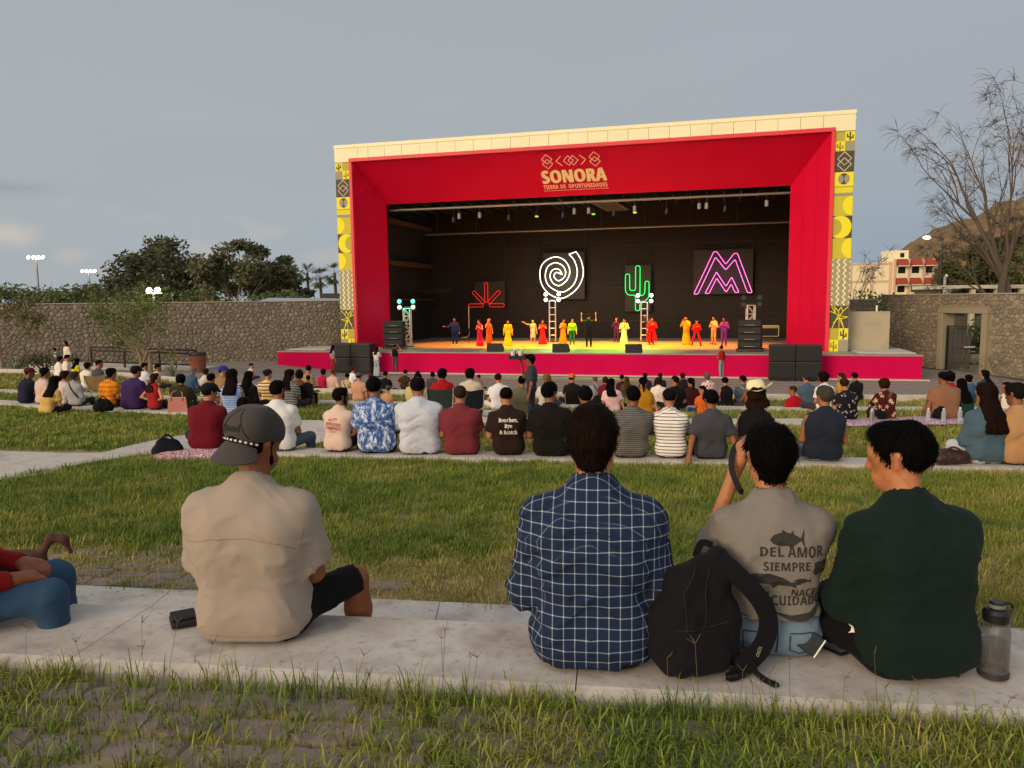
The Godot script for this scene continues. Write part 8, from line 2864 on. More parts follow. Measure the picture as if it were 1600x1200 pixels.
	{"l": "child with dark hair in a small black camp chair", "x": -5.28, "y": -0.988, "z": -19.58, "s": 0.65, "g": 0.8, "top": "tee", "tc": "1b1b20", "bc": "22262e", "hair": "short", "hc": "2a1210", "sk": "a8704f", "arm": "chair", "grp": 5, "leg": "bench"},
	{"l": "person with dark hair in a grey hooded top on a tan folding chair", "x": -12.07, "y": -0.963, "z": -22.29, "s": 0.898, "g": 0.95, "top": "long", "tc": "4a4a50", "bc": "17161a", "hair": "short", "hc": "1a1412", "sk": "96603f", "hy": -0.9, "arm": "chair", "grp": 5, "leg": "bench"},
	{"l": "person in a black dress with white flowers and a brown bun", "x": 5.74, "y": -0.66, "z": -13.04, "s": 0.8, "g": 1.1, "top": "tee", "pat": "floral_black", "tc": "1a1a1e", "bc": "1a1a1e", "hair": "bun", "hc": "4a3020", "sk": "b47a58", "arm": "lap", "grp": 2},
	{"l": "person in a brown dress with large cream flowers and auburn curls", "x": 6.41, "y": -0.66, "z": -13.03, "s": 0.779, "g": 1.0, "top": "long", "pat": "floral_brown", "tc": "46140f", "bc": "46140f", "hair": "curl", "hc": "4a2814", "sk": "a8704f", "grp": 2},
	{"l": "broad person in a light brown top with black hair tied low", "x": 7.4, "y": -0.66, "z": -13.03, "s": 0.903, "g": 1.28, "top": "tee", "tc": "92664c", "bc": "8a6450", "hair": "bun", "hc": "140f0f", "sk": "8a5234", "hy": 0.4, "arm": "propl", "grp": 2},
	{"l": "person in a dark green sleeveless top with very long black hair", "x": 7.78, "y": -0.66, "z": -13.04, "s": 0.772, "g": 0.95, "top": "vest", "tc": "183a34", "bc": "4a5a64", "hair": "straight", "hc": "0d0b0b", "sk": "8f5a38", "hy": -0.3, "arm": "propl", "grp": 2},
	{"l": "singer in a navy suit with one arm out", "x": -3.56, "y": -1.345, "z": -48.33, "s": 1.004, "pose": "stand", "yaw": 3.14, "grp": 6, "g": 1.15, "top": "long", "tc": "1f2a5c", "bc": "1b2450", "hair": "buzz", "hc": "2a2018", "sk": "8a5a3e", "arm": "open", "shoes": "e8e4dc"},
	{"l": "singer in a magenta dress with folded hands", "x": -1.95, "y": -1.345, "z": -47.34, "s": 0.938, "pose": "stand", "yaw": 2.5, "grp": 6, "g": 0.98, "top": "vest", "tc": "b3123f", "bc": "b3123f", "hair": "bob", "hc": "3a1a14", "sk": "c08a68", "arm": "clasp", "skirt": 0.26},
	{"l": "singer in an orange halter top and wide orange trousers", "x": -1.44, "y": -1.345, "z": -48.95, "s": 0.947, "pose": "stand", "yaw": 3.5, "grp": 6, "g": 0.9, "top": "vest", "tc": "e0551c", "bc": "e0551c", "hair": "bob", "hc": "c08a50", "sk": "b47a58", "arm": "hipface", "wide": 1},
	{"l": "singer in a yellow gown with long cape sleeves", "x": -0.21, "y": -1.345, "z": -47.33, "s": 0.915, "pose": "stand", "yaw": 3.14, "grp": 6, "g": 1.08, "top": "long", "tc": "e6b40c", "bc": "e6b40c", "hair": "bun", "hc": "3a2418", "sk": "b47a58", "arm": "side", "skirt": 0.3},
	{"l": "singer in a pale pink patterned dress with one arm stretched out", "x": 1.38, "y": -1.345, "z": -49.09, "s": 0.902, "pose": "stand", "yaw": 3.14, "grp": 6, "g": 1.0, "top": "vest", "pat": "pinkdots", "tc": "c99a94", "bc": "c99a94", "hair": "bun", "hc": "3a2418", "sk": "c08a68", "arm": "point", "skirt": 0.2, "knee": 1},
	{"l": "singer in a long crimson gown with a train", "x": 1.96, "y": -1.345, "z": -48.26, "s": 0.899, "pose": "stand", "yaw": 3.14, "grp": 6, "g": 0.95, "top": "vest", "tc": "b8101c", "bc": "b8101c", "hair": "bob", "hc": "3a1a14", "sk": "b47a58", "arm": "clasp", "skirt": 0.33},
	{"l": "singer in a long orange gown with a train", "x": 3.3, "y": -1.345, "z": -49.06, "s": 0.913, "pose": "stand", "yaw": 3.5, "grp": 6, "g": 0.98, "top": "vest", "tc": "e0701c", "bc": "e0701c", "hair": "bob", "hc": "2a1a14", "sk": "b47a58", "arm": "clasp", "skirt": 0.3},
	{"l": "singer in green dungarees over a lime shirt", "x": 3.73, "y": -1.345, "z": -47.22, "s": 0.947, "pose": "stand", "yaw": 3.14, "grp": 6, "g": 1.05, "top": "long", "tc": "7ab81c", "bc": "156a2c", "hair": "short", "hc": "2a1a14", "sk": "b47a58", "arm": "side", "vestc": "156a2c"},
	{"l": "conductor in black with both arms raised seen from behind", "x": 4.51, "y": -1.345, "z": -44.81, "s": 1.113, "pose": "stand", "yaw": 0.0, "grp": 6, "g": 1.0, "top": "tee", "tc": "16221c", "bc": "131517", "hair": "short", "hc": "14100f", "sk": "c08a58", "arm": "up"},
	{"l": "singer in a dark purple suit with a hand on the chest", "x": 6.75, "y": -1.345, "z": -49.44, "s": 0.932, "pose": "stand", "yaw": 2.8, "grp": 6, "g": 0.95, "top": "long", "tc": "40184e", "bc": "3a1648", "hair": "buzz", "hc": "6a5a4c", "sk": "b47a58", "arm": "heart"},
	{"l": "singer in a pale mint gown with folded arms", "x": 6.83, "y": -1.345, "z": -46.59, "s": 0.935, "pose": "stand", "yaw": 3.14, "grp": 6, "g": 1.05, "top": "long", "tc": "c4dc8c", "bc": "b8e0a0", "hair": "short", "hc": "2a1a14", "sk": "b47a58", "arm": "clasp", "skirt": 0.27},
	{"l": "singer in a red suit and red cape with dark hair", "x": 8.44, "y": -1.345, "z": -46.27, "s": 0.972, "pose": "stand", "yaw": 3.14, "grp": 6, "g": 1.15, "top": "long", "tc": "c0141c", "bc": "b8121a", "hair": "curl", "hc": "1c1210", "sk": "a8704f", "arm": "clasp", "cape": "b8121a"},
	{"l": "tall singer in a mustard robe clapping", "x": 10.5, "y": -1.345, "z": -46.19, "s": 0.992, "pose": "stand", "yaw": 2.4, "grp": 6, "g": 1.1, "top": "long", "tc": "cf8f10", "bc": "cf8f10", "hair": "short", "hc": "1c1210", "sk": "a8704f", "arm": "clap", "skirt": 0.27},
	{"l": "singer in a red suit and dark glasses with feet apart", "x": 10.79, "y": -1.345, "z": -44.83, "s": 0.889, "pose": "stand", "yaw": 3.14, "grp": 6, "g": 1.0, "top": "long", "tc": "c0141c", "bc": "c0141c", "hair": "short", "hc": "2a1a14", "sk": "a8704f", "arm": "clasp", "leg": "apart"},
	{"l": "singer in a peach patterned suit turned half aside", "x": 12.08, "y": -1.345, "z": -45.87, "s": 0.986, "pose": "stand", "yaw": 2.2, "grp": 6, "g": 1.0, "top": "long", "tc": "d49a68", "bc": "c98f60", "hair": "short", "hc": "1c1210", "sk": "96603f", "arm": "clasp"},
	{"l": "singer in a violet suit at the end of the line", "x": 12.24, "y": -1.345, "z": -44.24, "s": 0.983, "pose": "stand", "yaw": 2.5, "grp": 6, "g": 1.02, "top": "long", "tc": "7c2c8c", "bc": "722882", "hair": "short", "hc": "1c1210", "sk": "8a5a3e", "arm": "clasp"},
	{"l": "singer in dark clothes half hidden behind the red cape", "x": 8.66, "y": -1.345, "z": -47.94, "s": 0.961, "pose": "stand", "yaw": 3.1, "grp": 6, "g": 0.95, "top": "long", "tc": "3a2a1c", "bc": "2a2018", "hair": "short", "hc": "1c1210", "sk": "96603f", "arm": "up1"},
	{"l": "person in a red top and pale jeans standing at the stage front", "x": 10.44, "y": -2.535, "z": -38.09, "s": 0.926, "pose": "stand", "grp": 7, "g": 0.92, "top": "tee", "tc": "a8281c", "bc": "8a98a0", "hair": "short", "hc": "140f0e", "sk": "a8704f", "arm": "clasp", "strap": 1},
	{"l": "person in a white crop top and pale wide jeans filming the stage", "x": -7.17, "y": -2.535, "z": -40.63, "s": 0.938, "pose": "stand", "grp": 7, "g": 0.9, "top": "tee", "tc": "e2d6cc", "bc": "a3b2b6", "hair": "long", "hc": "3a0f14", "sk": "b98a70", "arm": "phone", "wide": 1, "yaw": -0.5},
	{"l": "person in a black top and blue jeans shading the eyes", "x": -6.5, "y": -2.535, "z": -42.7, "s": 0.924, "pose": "stand", "grp": 7, "g": 0.92, "top": "vest", "tc": "141216", "bc": "41525e", "hair": "short", "hc": "1c1412", "sk": "b47a58", "arm": "shade", "yaw": -0.4},
	{"l": "person in a grey top and red trousers beside the subwoofers", "x": -9.6, "y": -2.451, "z": -41.12, "s": 0.929, "pose": "stand", "grp": 7, "g": 0.85, "top": "tee", "tc": "8f8a86", "bc": "8a3428", "hair": "long", "hc": "120e0e", "sk": "a8704f", "arm": "side"},
	{"l": "person in a white crop top and light trousers at the side path", "x": -18.45, "y": -1.414, "z": -31.84, "s": 0.809, "pose": "stand", "grp": 7, "g": 0.92, "top": "long", "tc": "e6dacb", "bc": "b8b0b4", "hair": "long", "hc": "14100f", "sk": "96603f", "arm": "side", "yaw": 2.6},
	{"l": "child in a white T-shirt standing at the side path", "x": -19.81, "y": -1.486, "z": -33.32, "s": 0.639, "pose": "stand", "grp": 7, "g": 0.85, "top": "tee", "tc": "ece6dc", "bc": "8a8f98", "hair": "bob", "hc": "100d0c", "sk": "96603f", "arm": "side", "yaw": 2.2},
	{"l": "vendor in a dark grey shirt carrying a tray of drinks on the shoulder", "x": 0.39, "y": -1.113, "z": -15.2, "s": 0.859, "pose": "stand", "grp": 7, "g": 1.05, "top": "tee", "tc": "3c3d42", "bc": "2c3040", "hair": "curl", "hc": "120e0e", "sk": "8a5234", "arm": "tray", "yaw": 1.45},
]

# ---------------------------------------------------------------- belongings
func build_belongings() -> void:
	backpack()
	water_bottle()
	camera_and_phones()
	dog()
	handbags()
	chairs()
	blankets()
	small_bottles()

func backpack() -> void:
	var t := thing("backpack", "large black backpack slumped on the bench between the checked shirt and the fish print", "backpack", Vector3(0.635, 0.152, -2.585), 0.25)
	var bk := cloth("141317")
	var f := Field.new()
	f.k = 0.07
	f.noise = fold
	f.amp = 0.014
	f.ns = Vector3(9, 6, 9)
	f.cap(Vector3(-0.075, 0.09, 0), Vector3(0.075, 0.09, 0), 0.098, 0.092)
	f.cap(Vector3(-0.07, 0.2, 0.0), Vector3(0.06, 0.2, 0.0), 0.095, 0.09)
	f.cap(Vector3(-0.035, 0.31, -0.01), Vector3(0.07, 0.32, -0.01), 0.075, 0.06)
	f.cap(Vector3(0.06, 0.36, -0.02), Vector3(0.09, 0.40, -0.03), 0.04, 0.03)
	f.cut(Vector3.DOWN, Vector3(0, 0.003, 0))
	part("bag", net_mesh(f.nets(0.009)), bk, t)
	var p := Field.new()
	p.k = 0.05
	p.noise = fold
	p.amp = 0.008
	p.ns = Vector3(12, 12, 12)
	p.cap(Vector3(-0.08, 0.07, 0.065), Vector3(0.04, 0.07, 0.07), 0.06, 0.055)
	p.cap(Vector3(-0.075, 0.15, 0.06), Vector3(0.03, 0.15, 0.065), 0.05, 0.045)
	p.cut(Vector3.DOWN, Vector3(0, 0.006, 0))
	part("front_pocket", net_mesh(p.nets(0.008)), bk, t)
	for z in [[Vector2(-0.085, 0.12), Vector2(-0.08, 0.3), Vector2(-0.02, 0.385)], [Vector2(-0.015, 0.18), Vector2(0.0, 0.3), Vector2(0.03, 0.375)], [Vector2(-0.12, 0.185), Vector2(0.0, 0.19), Vector2(0.08, 0.2)]]:
		part("zip", surface_line(f, z, 0.0028, 16), mat("zip_black", hexc("121114"), 0.9), t)
	# the padded shoulder strap hanging in a loop, its webbing and buckle
	var path := PackedVector3Array([Vector3(0.07, 0.40, 0.02), Vector3(0.13, 0.34, 0.055), Vector3(0.20, 0.26, 0.075), Vector3(0.235, 0.18, 0.08), Vector3(0.215, 0.10, 0.085), Vector3(0.16, 0.05, 0.09), Vector3(0.10, 0.03, 0.095)])
	part("shoulder_strap", band(path, 0.033, 0.008), bk, t)
	part("webbing", band(PackedVector3Array([Vector3(0.10, 0.03, 0.1), Vector3(0.06, 0.012, 0.12), Vector3(0.11, 0.02, 0.125), Vector3(0.17, 0.035, 0.11)]), 0.011, 0.002), bk, t)
	part("webbing", band(PackedVector3Array([Vector3(0.16, 0.05, 0.1), Vector3(0.165, 0.02, 0.12), Vector3(0.178, 0.008, 0.15), Vector3(0.19, 0.006, 0.185)]), 0.010, 0.002), bk, t)
	box_part("buckle", Vector3(0.192, 0.008, 0.19), Vector3(0.024, 0.012, 0.03), mats["black_metal"], t, 0.003)
	box_part("buckle", Vector3(0.075, 0.02, 0.118), Vector3(0.04, 0.014, 0.026), mats["black_metal"], t, 0.003)
	var tm := text_mesh("OGIO", 0.017)
	var e := part("lettering", tm, mat("logo_tan", hexc("8d8272"), 0.6), t)
	e.transform = Transform3D(Basis(Vector3.RIGHT, -0.5) * Basis(Vector3.BACK, 0.95), Vector3(0.19, 0.083, 0.0985))
	part("handle", band(PackedVector3Array([Vector3(0.02, 0.385, -0.05), Vector3(0.05, 0.43, -0.06), Vector3(0.09, 0.42, -0.055)]), 0.012, 0.004), bk, t)

func band(p: PackedVector3Array, half: float, thick: float) -> ArrayMesh:
	# a flat strap whose flat side faces the viewer's side (+z)
	var c := Curve3D.new()
	for i in p.size():
		var tan := (p[mini(i + 1, p.size() - 1)] - p[maxi(i - 1, 0)]) / 6.0
		c.add_point(p[i], -tan, tan)
	c.bake_interval = 0.01
	var q := c.get_baked_points()
	var b := MB.new()
	var last := []
	for i in q.size():
		var d := (q[mini(i + 1, q.size() - 1)] - q[maxi(i - 1, 0)]).normalized()
		var s := d.cross(Vector3(0, 0.25, 1)).normalized() * half
		var n := s.cross(d).normalized() * thick
		var ring := [q[i] - s + n, q[i] + s + n, q[i] + s - n, q[i] - s - n]
		if last.size():
			for k in 4:
				b.face([last[k], last[(k + 1) % 4], ring[(k + 1) % 4], ring[k]], (last[k] + last[(k + 1) % 4]) * 0.5 - q[i])
		last = ring
	return b.mesh()

func water_bottle() -> void:
	var t := thing("water_bottle", "smoky plastic water bottle with a black loop lid beside the green sweatshirt", "water bottle", Vector3(1.632, 0.152, -2.50))
	var pl := StandardMaterial3D.new()
	pl.resource_name = "smoky_plastic"
	pl.albedo_color = Color(0.30, 0.29, 0.28, 0.42)
	pl.transparency = BaseMaterial3D.TRANSPARENCY_ALPHA
	pl.roughness = 0.08
	var b := MB.new()
	b.lathe(at(0, 0, 0), [Vector2(0.0, 0.002), Vector2(0.040, 0.0), Vector2(0.046, 0.008), Vector2(0.047, 0.02), Vector2(0.047, 0.165), Vector2(0.043, 0.185), Vector2(0.034, 0.195), Vector2(0.033, 0.205)], 28)
	part("bottle_body", b.mesh(), pl, t)
	var wt := StandardMaterial3D.new()
	wt.resource_name = "water"
	wt.albedo_color = Color(0.5, 0.48, 0.46, 0.35)
	wt.transparency = BaseMaterial3D.TRANSPARENCY_ALPHA
	wt.roughness = 0.05
	b = MB.new()
	b.lathe(at(0, 0, 0), [Vector2(0.0, 0.006), Vector2(0.043, 0.008), Vector2(0.044, 0.125), Vector2(0.0, 0.125)], 24)
	part("water", b.mesh(), wt, t)
	b = MB.new()
	b.lathe(at(0, 0, 0), [Vector2(0.036, 0.197), Vector2(0.041, 0.2), Vector2(0.042, 0.228), Vector2(0.034, 0.24), Vector2(0.024, 0.243), Vector2(0.023, 0.262), Vector2(0.020, 0.266), Vector2(0.0, 0.266)], 24)
	part("lid", b.mesh(), mat("lid_black", hexc("161617"), 0.4), t)
	b = MB.new()
	b.lathe(at(0, 0, 0), [Vector2(0.0245, 0.245), Vector2(0.0265, 0.247), Vector2(0.0265, 0.256), Vector2(0.0245, 0.258)], 24)
	part("lid_ring", b.mesh(), mat("ring_grey", hexc("6d6c6a"), 0.5), t)
	b = MB.new()
	var p := PackedVector3Array()
	for k in 13:
		var a := lerpf(-1.7, 1.9, k / 12.0)
		p.append(Vector3(0.036 + cos(a) * 0.018, 0.243 + sin(a) * 0.016, 0.0))
	b.tube(p, PackedFloat32Array([0.005]), 7)
	part("carry_loop", b.mesh(), mat("lid_black", hexc("161617"), 0.4), t)
	b = MB.new()
	b.lathe(at(0, 0.0, 0), [Vector2(0.0475, 0.006), Vector2(0.049, 0.008), Vector2(0.049, 0.024), Vector2(0.0475, 0.026)], 24)
	part("base_ring", b.mesh(), mat("ring_dark", hexc("2a2a2b"), 0.5), t)

func camera_and_phones() -> void:
	var i := -1
	for k in folk.size():
		if folk[k].get("fg", "") == "grey":
			i = k
	var d: Dictionary = folk[i]
	var J: Dictionary = made[i].J
	var X := Transform3D(Basis(Vector3.UP, d.yaw).scaled(Vector3.ONE * d.s), Vector3(d.x, d.y, d.z))
	var cp: Vector3 = X * (J.H + Vector3(-0.01, 0.0, -0.21))
	var t := thing("photo_camera", "black photo camera held up to the eye with a hanging strap", "camera", cp, d.yaw)
	box_part("camera_body", Vector3.ZERO, Vector3(0.135, 0.085, 0.06), mats["black_metal"], t, 0.012)
	var b := MB.new()
	b.lathe(Transform3D(Basis(Vector3.RIGHT, -PI / 2), Vector3(0, 0, -0.03)), [Vector2(0.036, 0.0), Vector2(0.036, 0.07), Vector2(0.03, 0.075), Vector2(0.0, 0.07)], 18)
	part("lens", b.mesh(), mats["black_metal"], t)
	box_part("viewfinder", Vector3(0, 0.055, 0.01), Vector3(0.05, 0.035, 0.05), mats["black_metal"], t, 0.006)
	part("strap", band(PackedVector3Array([Vector3(-0.07, 0.03, 0.03), Vector3(-0.105, 0.0, 0.09), Vector3(-0.115, -0.06, 0.13), Vector3(-0.09, -0.13, 0.15), Vector3(-0.07, -0.15, 0.12)]), 0.011, 0.002), mats["black_cloth"], t)
	var ph := thing("phone", "black phone lying on the bench beside the black shorts", "phone", Vector3(1.175, 0.152, -2.74), 0.5)
	box_part("case", Vector3(0, 0.006, 0), Vector3(0.08, 0.012, 0.155), mat("phone_black", hexc("121214"), 0.35), ph, 0.004)
	box_part("lens_plate", Vector3(0.015, 0.0125, -0.05), Vector3(0.032, 0.003, 0.034), mats["glass_dark"], ph, 0.001)
	var p2 := thing("phone", "white edged phone sticking out of the back pocket of the pale jeans", "phone", X * Vector3(0.125, 0.085, 0.108), d.yaw)
	p2.rotation = Vector3(-0.25, d.yaw, -0.62)
	box_part("case", Vector3.ZERO, Vector3(0.07, 0.075, 0.008), mat("phone_navy", hexc("10151c"), 0.3), p2, 0.003)
	box_part("edge", Vector3(0.0355, 0.0, 0), Vector3(0.006, 0.075, 0.0105), mat("phone_white", hexc("e9e7e2"), 0.4), p2, 0.002)
	var w := thing("wallet", "black folded pouch beside the beige T-shirt on the bench", "pouch", Vector3(-1.355, 0.152, -3.02), 0.5)
	box_part("flap", Vector3(0, 0.012, 0), Vector3(0.1, 0.022, 0.12), mats["black_cloth"], w, 0.006)
	box_part("fold", Vector3(0, 0.03, -0.01), Vector3(0.095, 0.012, 0.1), mats["black_cloth"], w, 0.005)

func dog() -> void:
	# only the hindquarters of the small brown dog come into the picture
	var x := -2.66
	var z := -3.98
	var t := thing("dog", "small brown dog with a curled tail standing past the blue jeans", "dog", Vector3(x, ground_y(x, z) + 0.02, z), 0.25)
	var f := Field.new()
	f.k = 0.06
	f.k2 = 0.04
	f.cap(Vector3(0.06, 0.30, 0), Vector3(-0.28, 0.31, 0), 0.085, 0.10)
	f.cap(Vector3(-0.28, 0.31, 0), Vector3(-0.40, 0.42, 0), 0.08, 0.055)
	f.cap(Vector3(-0.42, 0.45, 0), Vector3(-0.47, 0.45, 0), 0.06, 0.055)
	f.cap(Vector3(-0.47, 0.44, 0), Vector3(-0.56, 0.42, 0), 0.036, 0.024)
	for s in [-1.0, 1.0]:
		f.cap(Vector3(0.06, 0.28, s * 0.05), Vector3(0.01, 0.19, s * 0.06), 0.065, 0.035, 1)
		f.cap(Vector3(0.01, 0.19, s * 0.06), Vector3(0.08, 0.11, s * 0.06), 0.032, 0.022, 1)
		f.cap(Vector3(0.08, 0.11, s * 0.06), Vector3(0.055, 0.02, s * 0.06), 0.021, 0.018, 1)
		f.cap(Vector3(0.055, 0.018, s * 0.06), Vector3(0.02, 0.016, s * 0.06), 0.02, 0.017, 1)
		f.cap(Vector3(-0.26, 0.27, s * 0.05), Vector3(-0.27, 0.14, s * 0.055), 0.05, 0.026, 1)
		f.cap(Vector3(-0.27, 0.14, s * 0.055), Vector3(-0.265, 0.02, s * 0.055), 0.024, 0.018, 1)
		f.cap(Vector3(-0.44, 0.5, s * 0.04), Vector3(-0.43, 0.43, s * 0.065), 0.018, 0.012, 1)
	f.cap(Vector3(0.12, 0.35, 0), Vector3(0.17, 0.44, 0), 0.022, 0.018, 1)
	f.cap(Vector3(0.17, 0.44, 0), Vector3(0.235, 0.43, 0), 0.018, 0.016, 1)
	f.cap(Vector3(0.235, 0.43, 0), Vector3(0.265, 0.355, 0), 0.016, 0.012, 1)
	part("body", net_mesh(f.nets(0.010)), mat("dog_brown", hexc("4a2a18"), 0.8), t)

func handbags() -> void:
	var t := thing("handbag", "dusty pink leather handbag standing on the bench beside the red tank top", "handbag", Vector3(-6.58, -0.66, -15.02), 0.1)
	var pk := mat("pink_leather", hexc("b8756c"), 0.5)
	var b := MB.new()
	b.prism(PackedVector2Array([Vector2(-0.19, 0.0), Vector2(0.19, 0.0), Vector2(0.165, 0.29), Vector2(-0.165, 0.29)]), at(0, 0, 0.08), 0.16)
	part("bag", b.mesh(), pk, t)
	for s in [-0.11, 0.11]:
		b = MB.new()
		b.tube(PackedVector3Array([Vector3(s, 0.27, 0.085), Vector3(s * 0.9, 0.37, 0.05), Vector3(s * 0.4, 0.41, 0.02), Vector3(0, 0.41, 0.02)]), PackedFloat32Array([0.01]), 6)
		part("handle", b.mesh(), pk, t)
		box_part("tab", Vector3(s, 0.255, 0.084), Vector3(0.03, 0.07, 0.008), mat("pink_dark", hexc("8d524c"), 0.5), t, 0.002)
	box_part("trim", Vector3(0, 0.285, 0.082), Vector3(0.33, 0.012, 0.006), mat("trim_pale", hexc("d8a79a"), 0.4), t)
	var t2 := thing("handbag", "black handbag with tall hoop handles between the straw hat and the navy shirt", "handbag", Vector3(3.08, -0.42, -8.62), -0.1)
	b = MB.new()
	b.prism(PackedVector2Array([Vector2(-0.15, 0.0), Vector2(0.15, 0.0), Vector2(0.11, 0.24), Vector2(-0.11, 0.24)]), at(0, 0, 0.06), 0.12)
	part("bag", b.mesh(), mat("black_leather", hexc("151416"), 0.35), t2)
	for z in [-0.03, 0.035]:
		b = MB.new()
		var p := PackedVector3Array()
		for k in 15:
			var a := PI * k / 14.0
			p.append(Vector3(cos(a) * 0.075, 0.23 + sin(a) * 0.19, z))
		b.tube(p, PackedFloat32Array([0.008]), 6)
		part("handle", b.mesh(), mat("black_leather", hexc("151416"), 0.35), t2)
	box_part("sole", Vector3(0, 0.012, 0.0), Vector3(0.31, 0.022, 0.13), mat("sole_white", hexc("d9d6d0"), 0.6), t2, 0.004)
	var t3 := thing("leather_bag", "brown leather bag lying open beside the white trousers", "bag", Vector3(4.86, -0.42, -8.38), 0.3)
	var f := Field.new()
	f.k = 0.06
	f.noise = fold
	f.amp = 0.016
	f.ns = Vector3(12, 12, 12)
	f.cap(Vector3(-0.15, 0.08, 0), Vector3(0.15, 0.06, 0.02), 0.07, 0.075)
	f.cap(Vector3(-0.05, 0.13, -0.02), Vector3(0.12, 0.10, 0.0), 0.05, 0.04)
	f.cut(Vector3.DOWN, Vector3(0, 0.003, 0))
	part("bag", net_mesh(f.nets(0.013)), mat("brown_leather", hexc("3c211b"), 0.4), t3)
	part("strap", band(PackedVector3Array([Vector3(-0.14, 0.14, 0.02), Vector3(-0.02, 0.2, 0.05), Vector3(0.12, 0.12, 0.08), Vector3(0.19, 0.02, 0.09)]), 0.012, 0.003), mat("brown_leather", hexc("3c211b"), 0.4), t3)
	for q in [["black shoulder bag on the blanket behind the floral dresses", Vector3(6.42, -0.66, -13.05), "17161a"], ["round black bag between the bottles on the blanket", Vector3(7.35, -0.66, -12.98), "141316"], ["black jacket bundled on the blanket next to the maroon polo", Vector3(-4.38, -0.5, -9.62), "171a22"], ["black bag resting on the bench beside the orange patterned top", Vector3(-8.1, -0.66, -15.1), "141316"], ["black rucksack at the feet of the pink blouse", Vector3(-6.0, -1.2, -20.6), "16151a"], ["yellow and white rucksack beside the cream top with a strap", Vector3(-5.35, -1.2, -20.4), "c9a232"], ["black folding bag standing next to the orange and white cap", Vector3(2.15, -1.2, -19.0), "1a1817"]]:
		var u := thing("cloth_bag", q[0], "bag", q[1], 0.4)
		var g := Field.new()
		g.k = 0.06
		g.noise = fold
		g.amp = 0.014
		g.off = q[1]
		g.ns = Vector3(9, 9, 9)
		g.cap(Vector3(-0.1, 0.09, 0), Vector3(0.1, 0.09, 0), 0.1, 0.09)
		g.cap(Vector3(-0.05, 0.19, 0), Vector3(0.06, 0.18, 0), 0.08, 0.07)
		g.cut(Vector3.DOWN, Vector3(0, 0.003, 0))
		part("bag", net_mesh(g.nets(0.02)), cloth(q[2]), u)
		part("strap", band(PackedVector3Array([Vector3(-0.1, 0.22, 0.05), Vector3(0.0, 0.31, 0.06), Vector3(0.11, 0.2, 0.07)]), 0.012, 0.004), cloth(q[2]), u)

func camp_chair(label: String, p: Vector3, turn: float, hex: String, s: float, frame: Material) -> void:
	var t := thing("camp_chair", label, "camp chair", p, turn, "folding chairs among the audience")
	t.scale = Vector3.ONE * s
	var cl := cloth(hex)
	var b := MB.new()
	var bl := [Vector3(-0.24, 0.28, 0.2), Vector3(0.24, 0.28, 0.2), Vector3(0.29, 0.74, 0.33), Vector3(0.0, 0.70, 0.35), Vector3(-0.29, 0.74, 0.33)]
	for o in [Vector3.ZERO, Vector3(0, 0, -0.008)]:
		b.face([bl[0] + o, bl[1] + o, bl[2] + o, bl[3] + o], Vector3(0, 0, 1) + o * 300.0)
		b.face([bl[0] + o, bl[3] + o, bl[4] + o], Vector3(0, 0, 1) + o * 300.0)
	part("backrest", b.mesh(), cl, t)
	box_part("seat", Vector3(0, 0.29, -0.03), Vector3(0.5, 0.02, 0.46), cl, t, 0.006)
	for k in [-1.0, 1.0]:
		b = MB.new()
		b.rod(Vector3(k * 0.25, 0.0, 0.26), Vector3(k * 0.29, 0.75, 0.335), 0.011, 6)
		part("back_post", b.mesh(), frame, t)
		b = MB.new()
		b.rod(Vector3(k * 0.26, 0.02, -0.26), Vector3(k * 0.27, 0.5, -0.24), 0.011, 6)
		part("front_post", b.mesh(), frame, t)
		box_part("armrest", Vector3(k * 0.29, 0.5, 0.0), Vector3(0.06, 0.02, 0.5), cl, t, 0.006)
		b = MB.new()
		b.rod(Vector3(k * 0.25, 0.02, 0.26), Vector3(k * 0.25, 0.3, -0.25), 0.009, 6)
		b.rod(Vector3(k * 0.25, 0.02, -0.26), Vector3(k * 0.25, 0.3, 0.22), 0.009, 6)
		part("side_brace", b.mesh(), frame, t)
	for k in [-1.0, 1.0]:
		b = MB.new()
		b.rod(Vector3(-k * 0.25, 0.02, 0.265), Vector3(k * 0.26, 0.33, 0.24), 0.009, 6)
		part("back_brace", b.mesh(), frame, t)

func chairs() -> void:
	var al := mat("chair_alu", hexc("b9b6b0"), 0.4, 0.5)
	var bl: Material = mats["black_metal"]
	for d in folk:
		if crowds[d.grp] != "people in camp chairs":
			continue
		var c: Vector3 = Vector3(d.x, d.y - 0.30, d.z)
		if d.l.contains("red shirt"): camp_chair("dark green camp chair under the red shirt sitter", c, 0.0, "2f3c3a", 1.0, al)
		elif d.l.contains("cream shirt"): camp_chair("black camp chair under the cream shirt sitter", c, 0.05, "1b2024", 1.0, al)
		elif d.l.contains("child"): camp_chair("small black camp chair under the child", Vector3(d.x, d.y - 0.25, d.z), 0.0, "17161a", 0.85, bl)
		else: camp_chair("tan canvas folding chair beside the side path", c, 0.2, "a08458", 0.95, al)
	for d in folk:
		if d.l.contains("orange and white cap"):
			camp_chair("low folding chair with pale tube arms under the orange and white cap", Vector3(d.x, d.y - 0.22, d.z), 0.0, "1a1816", 0.8, al)

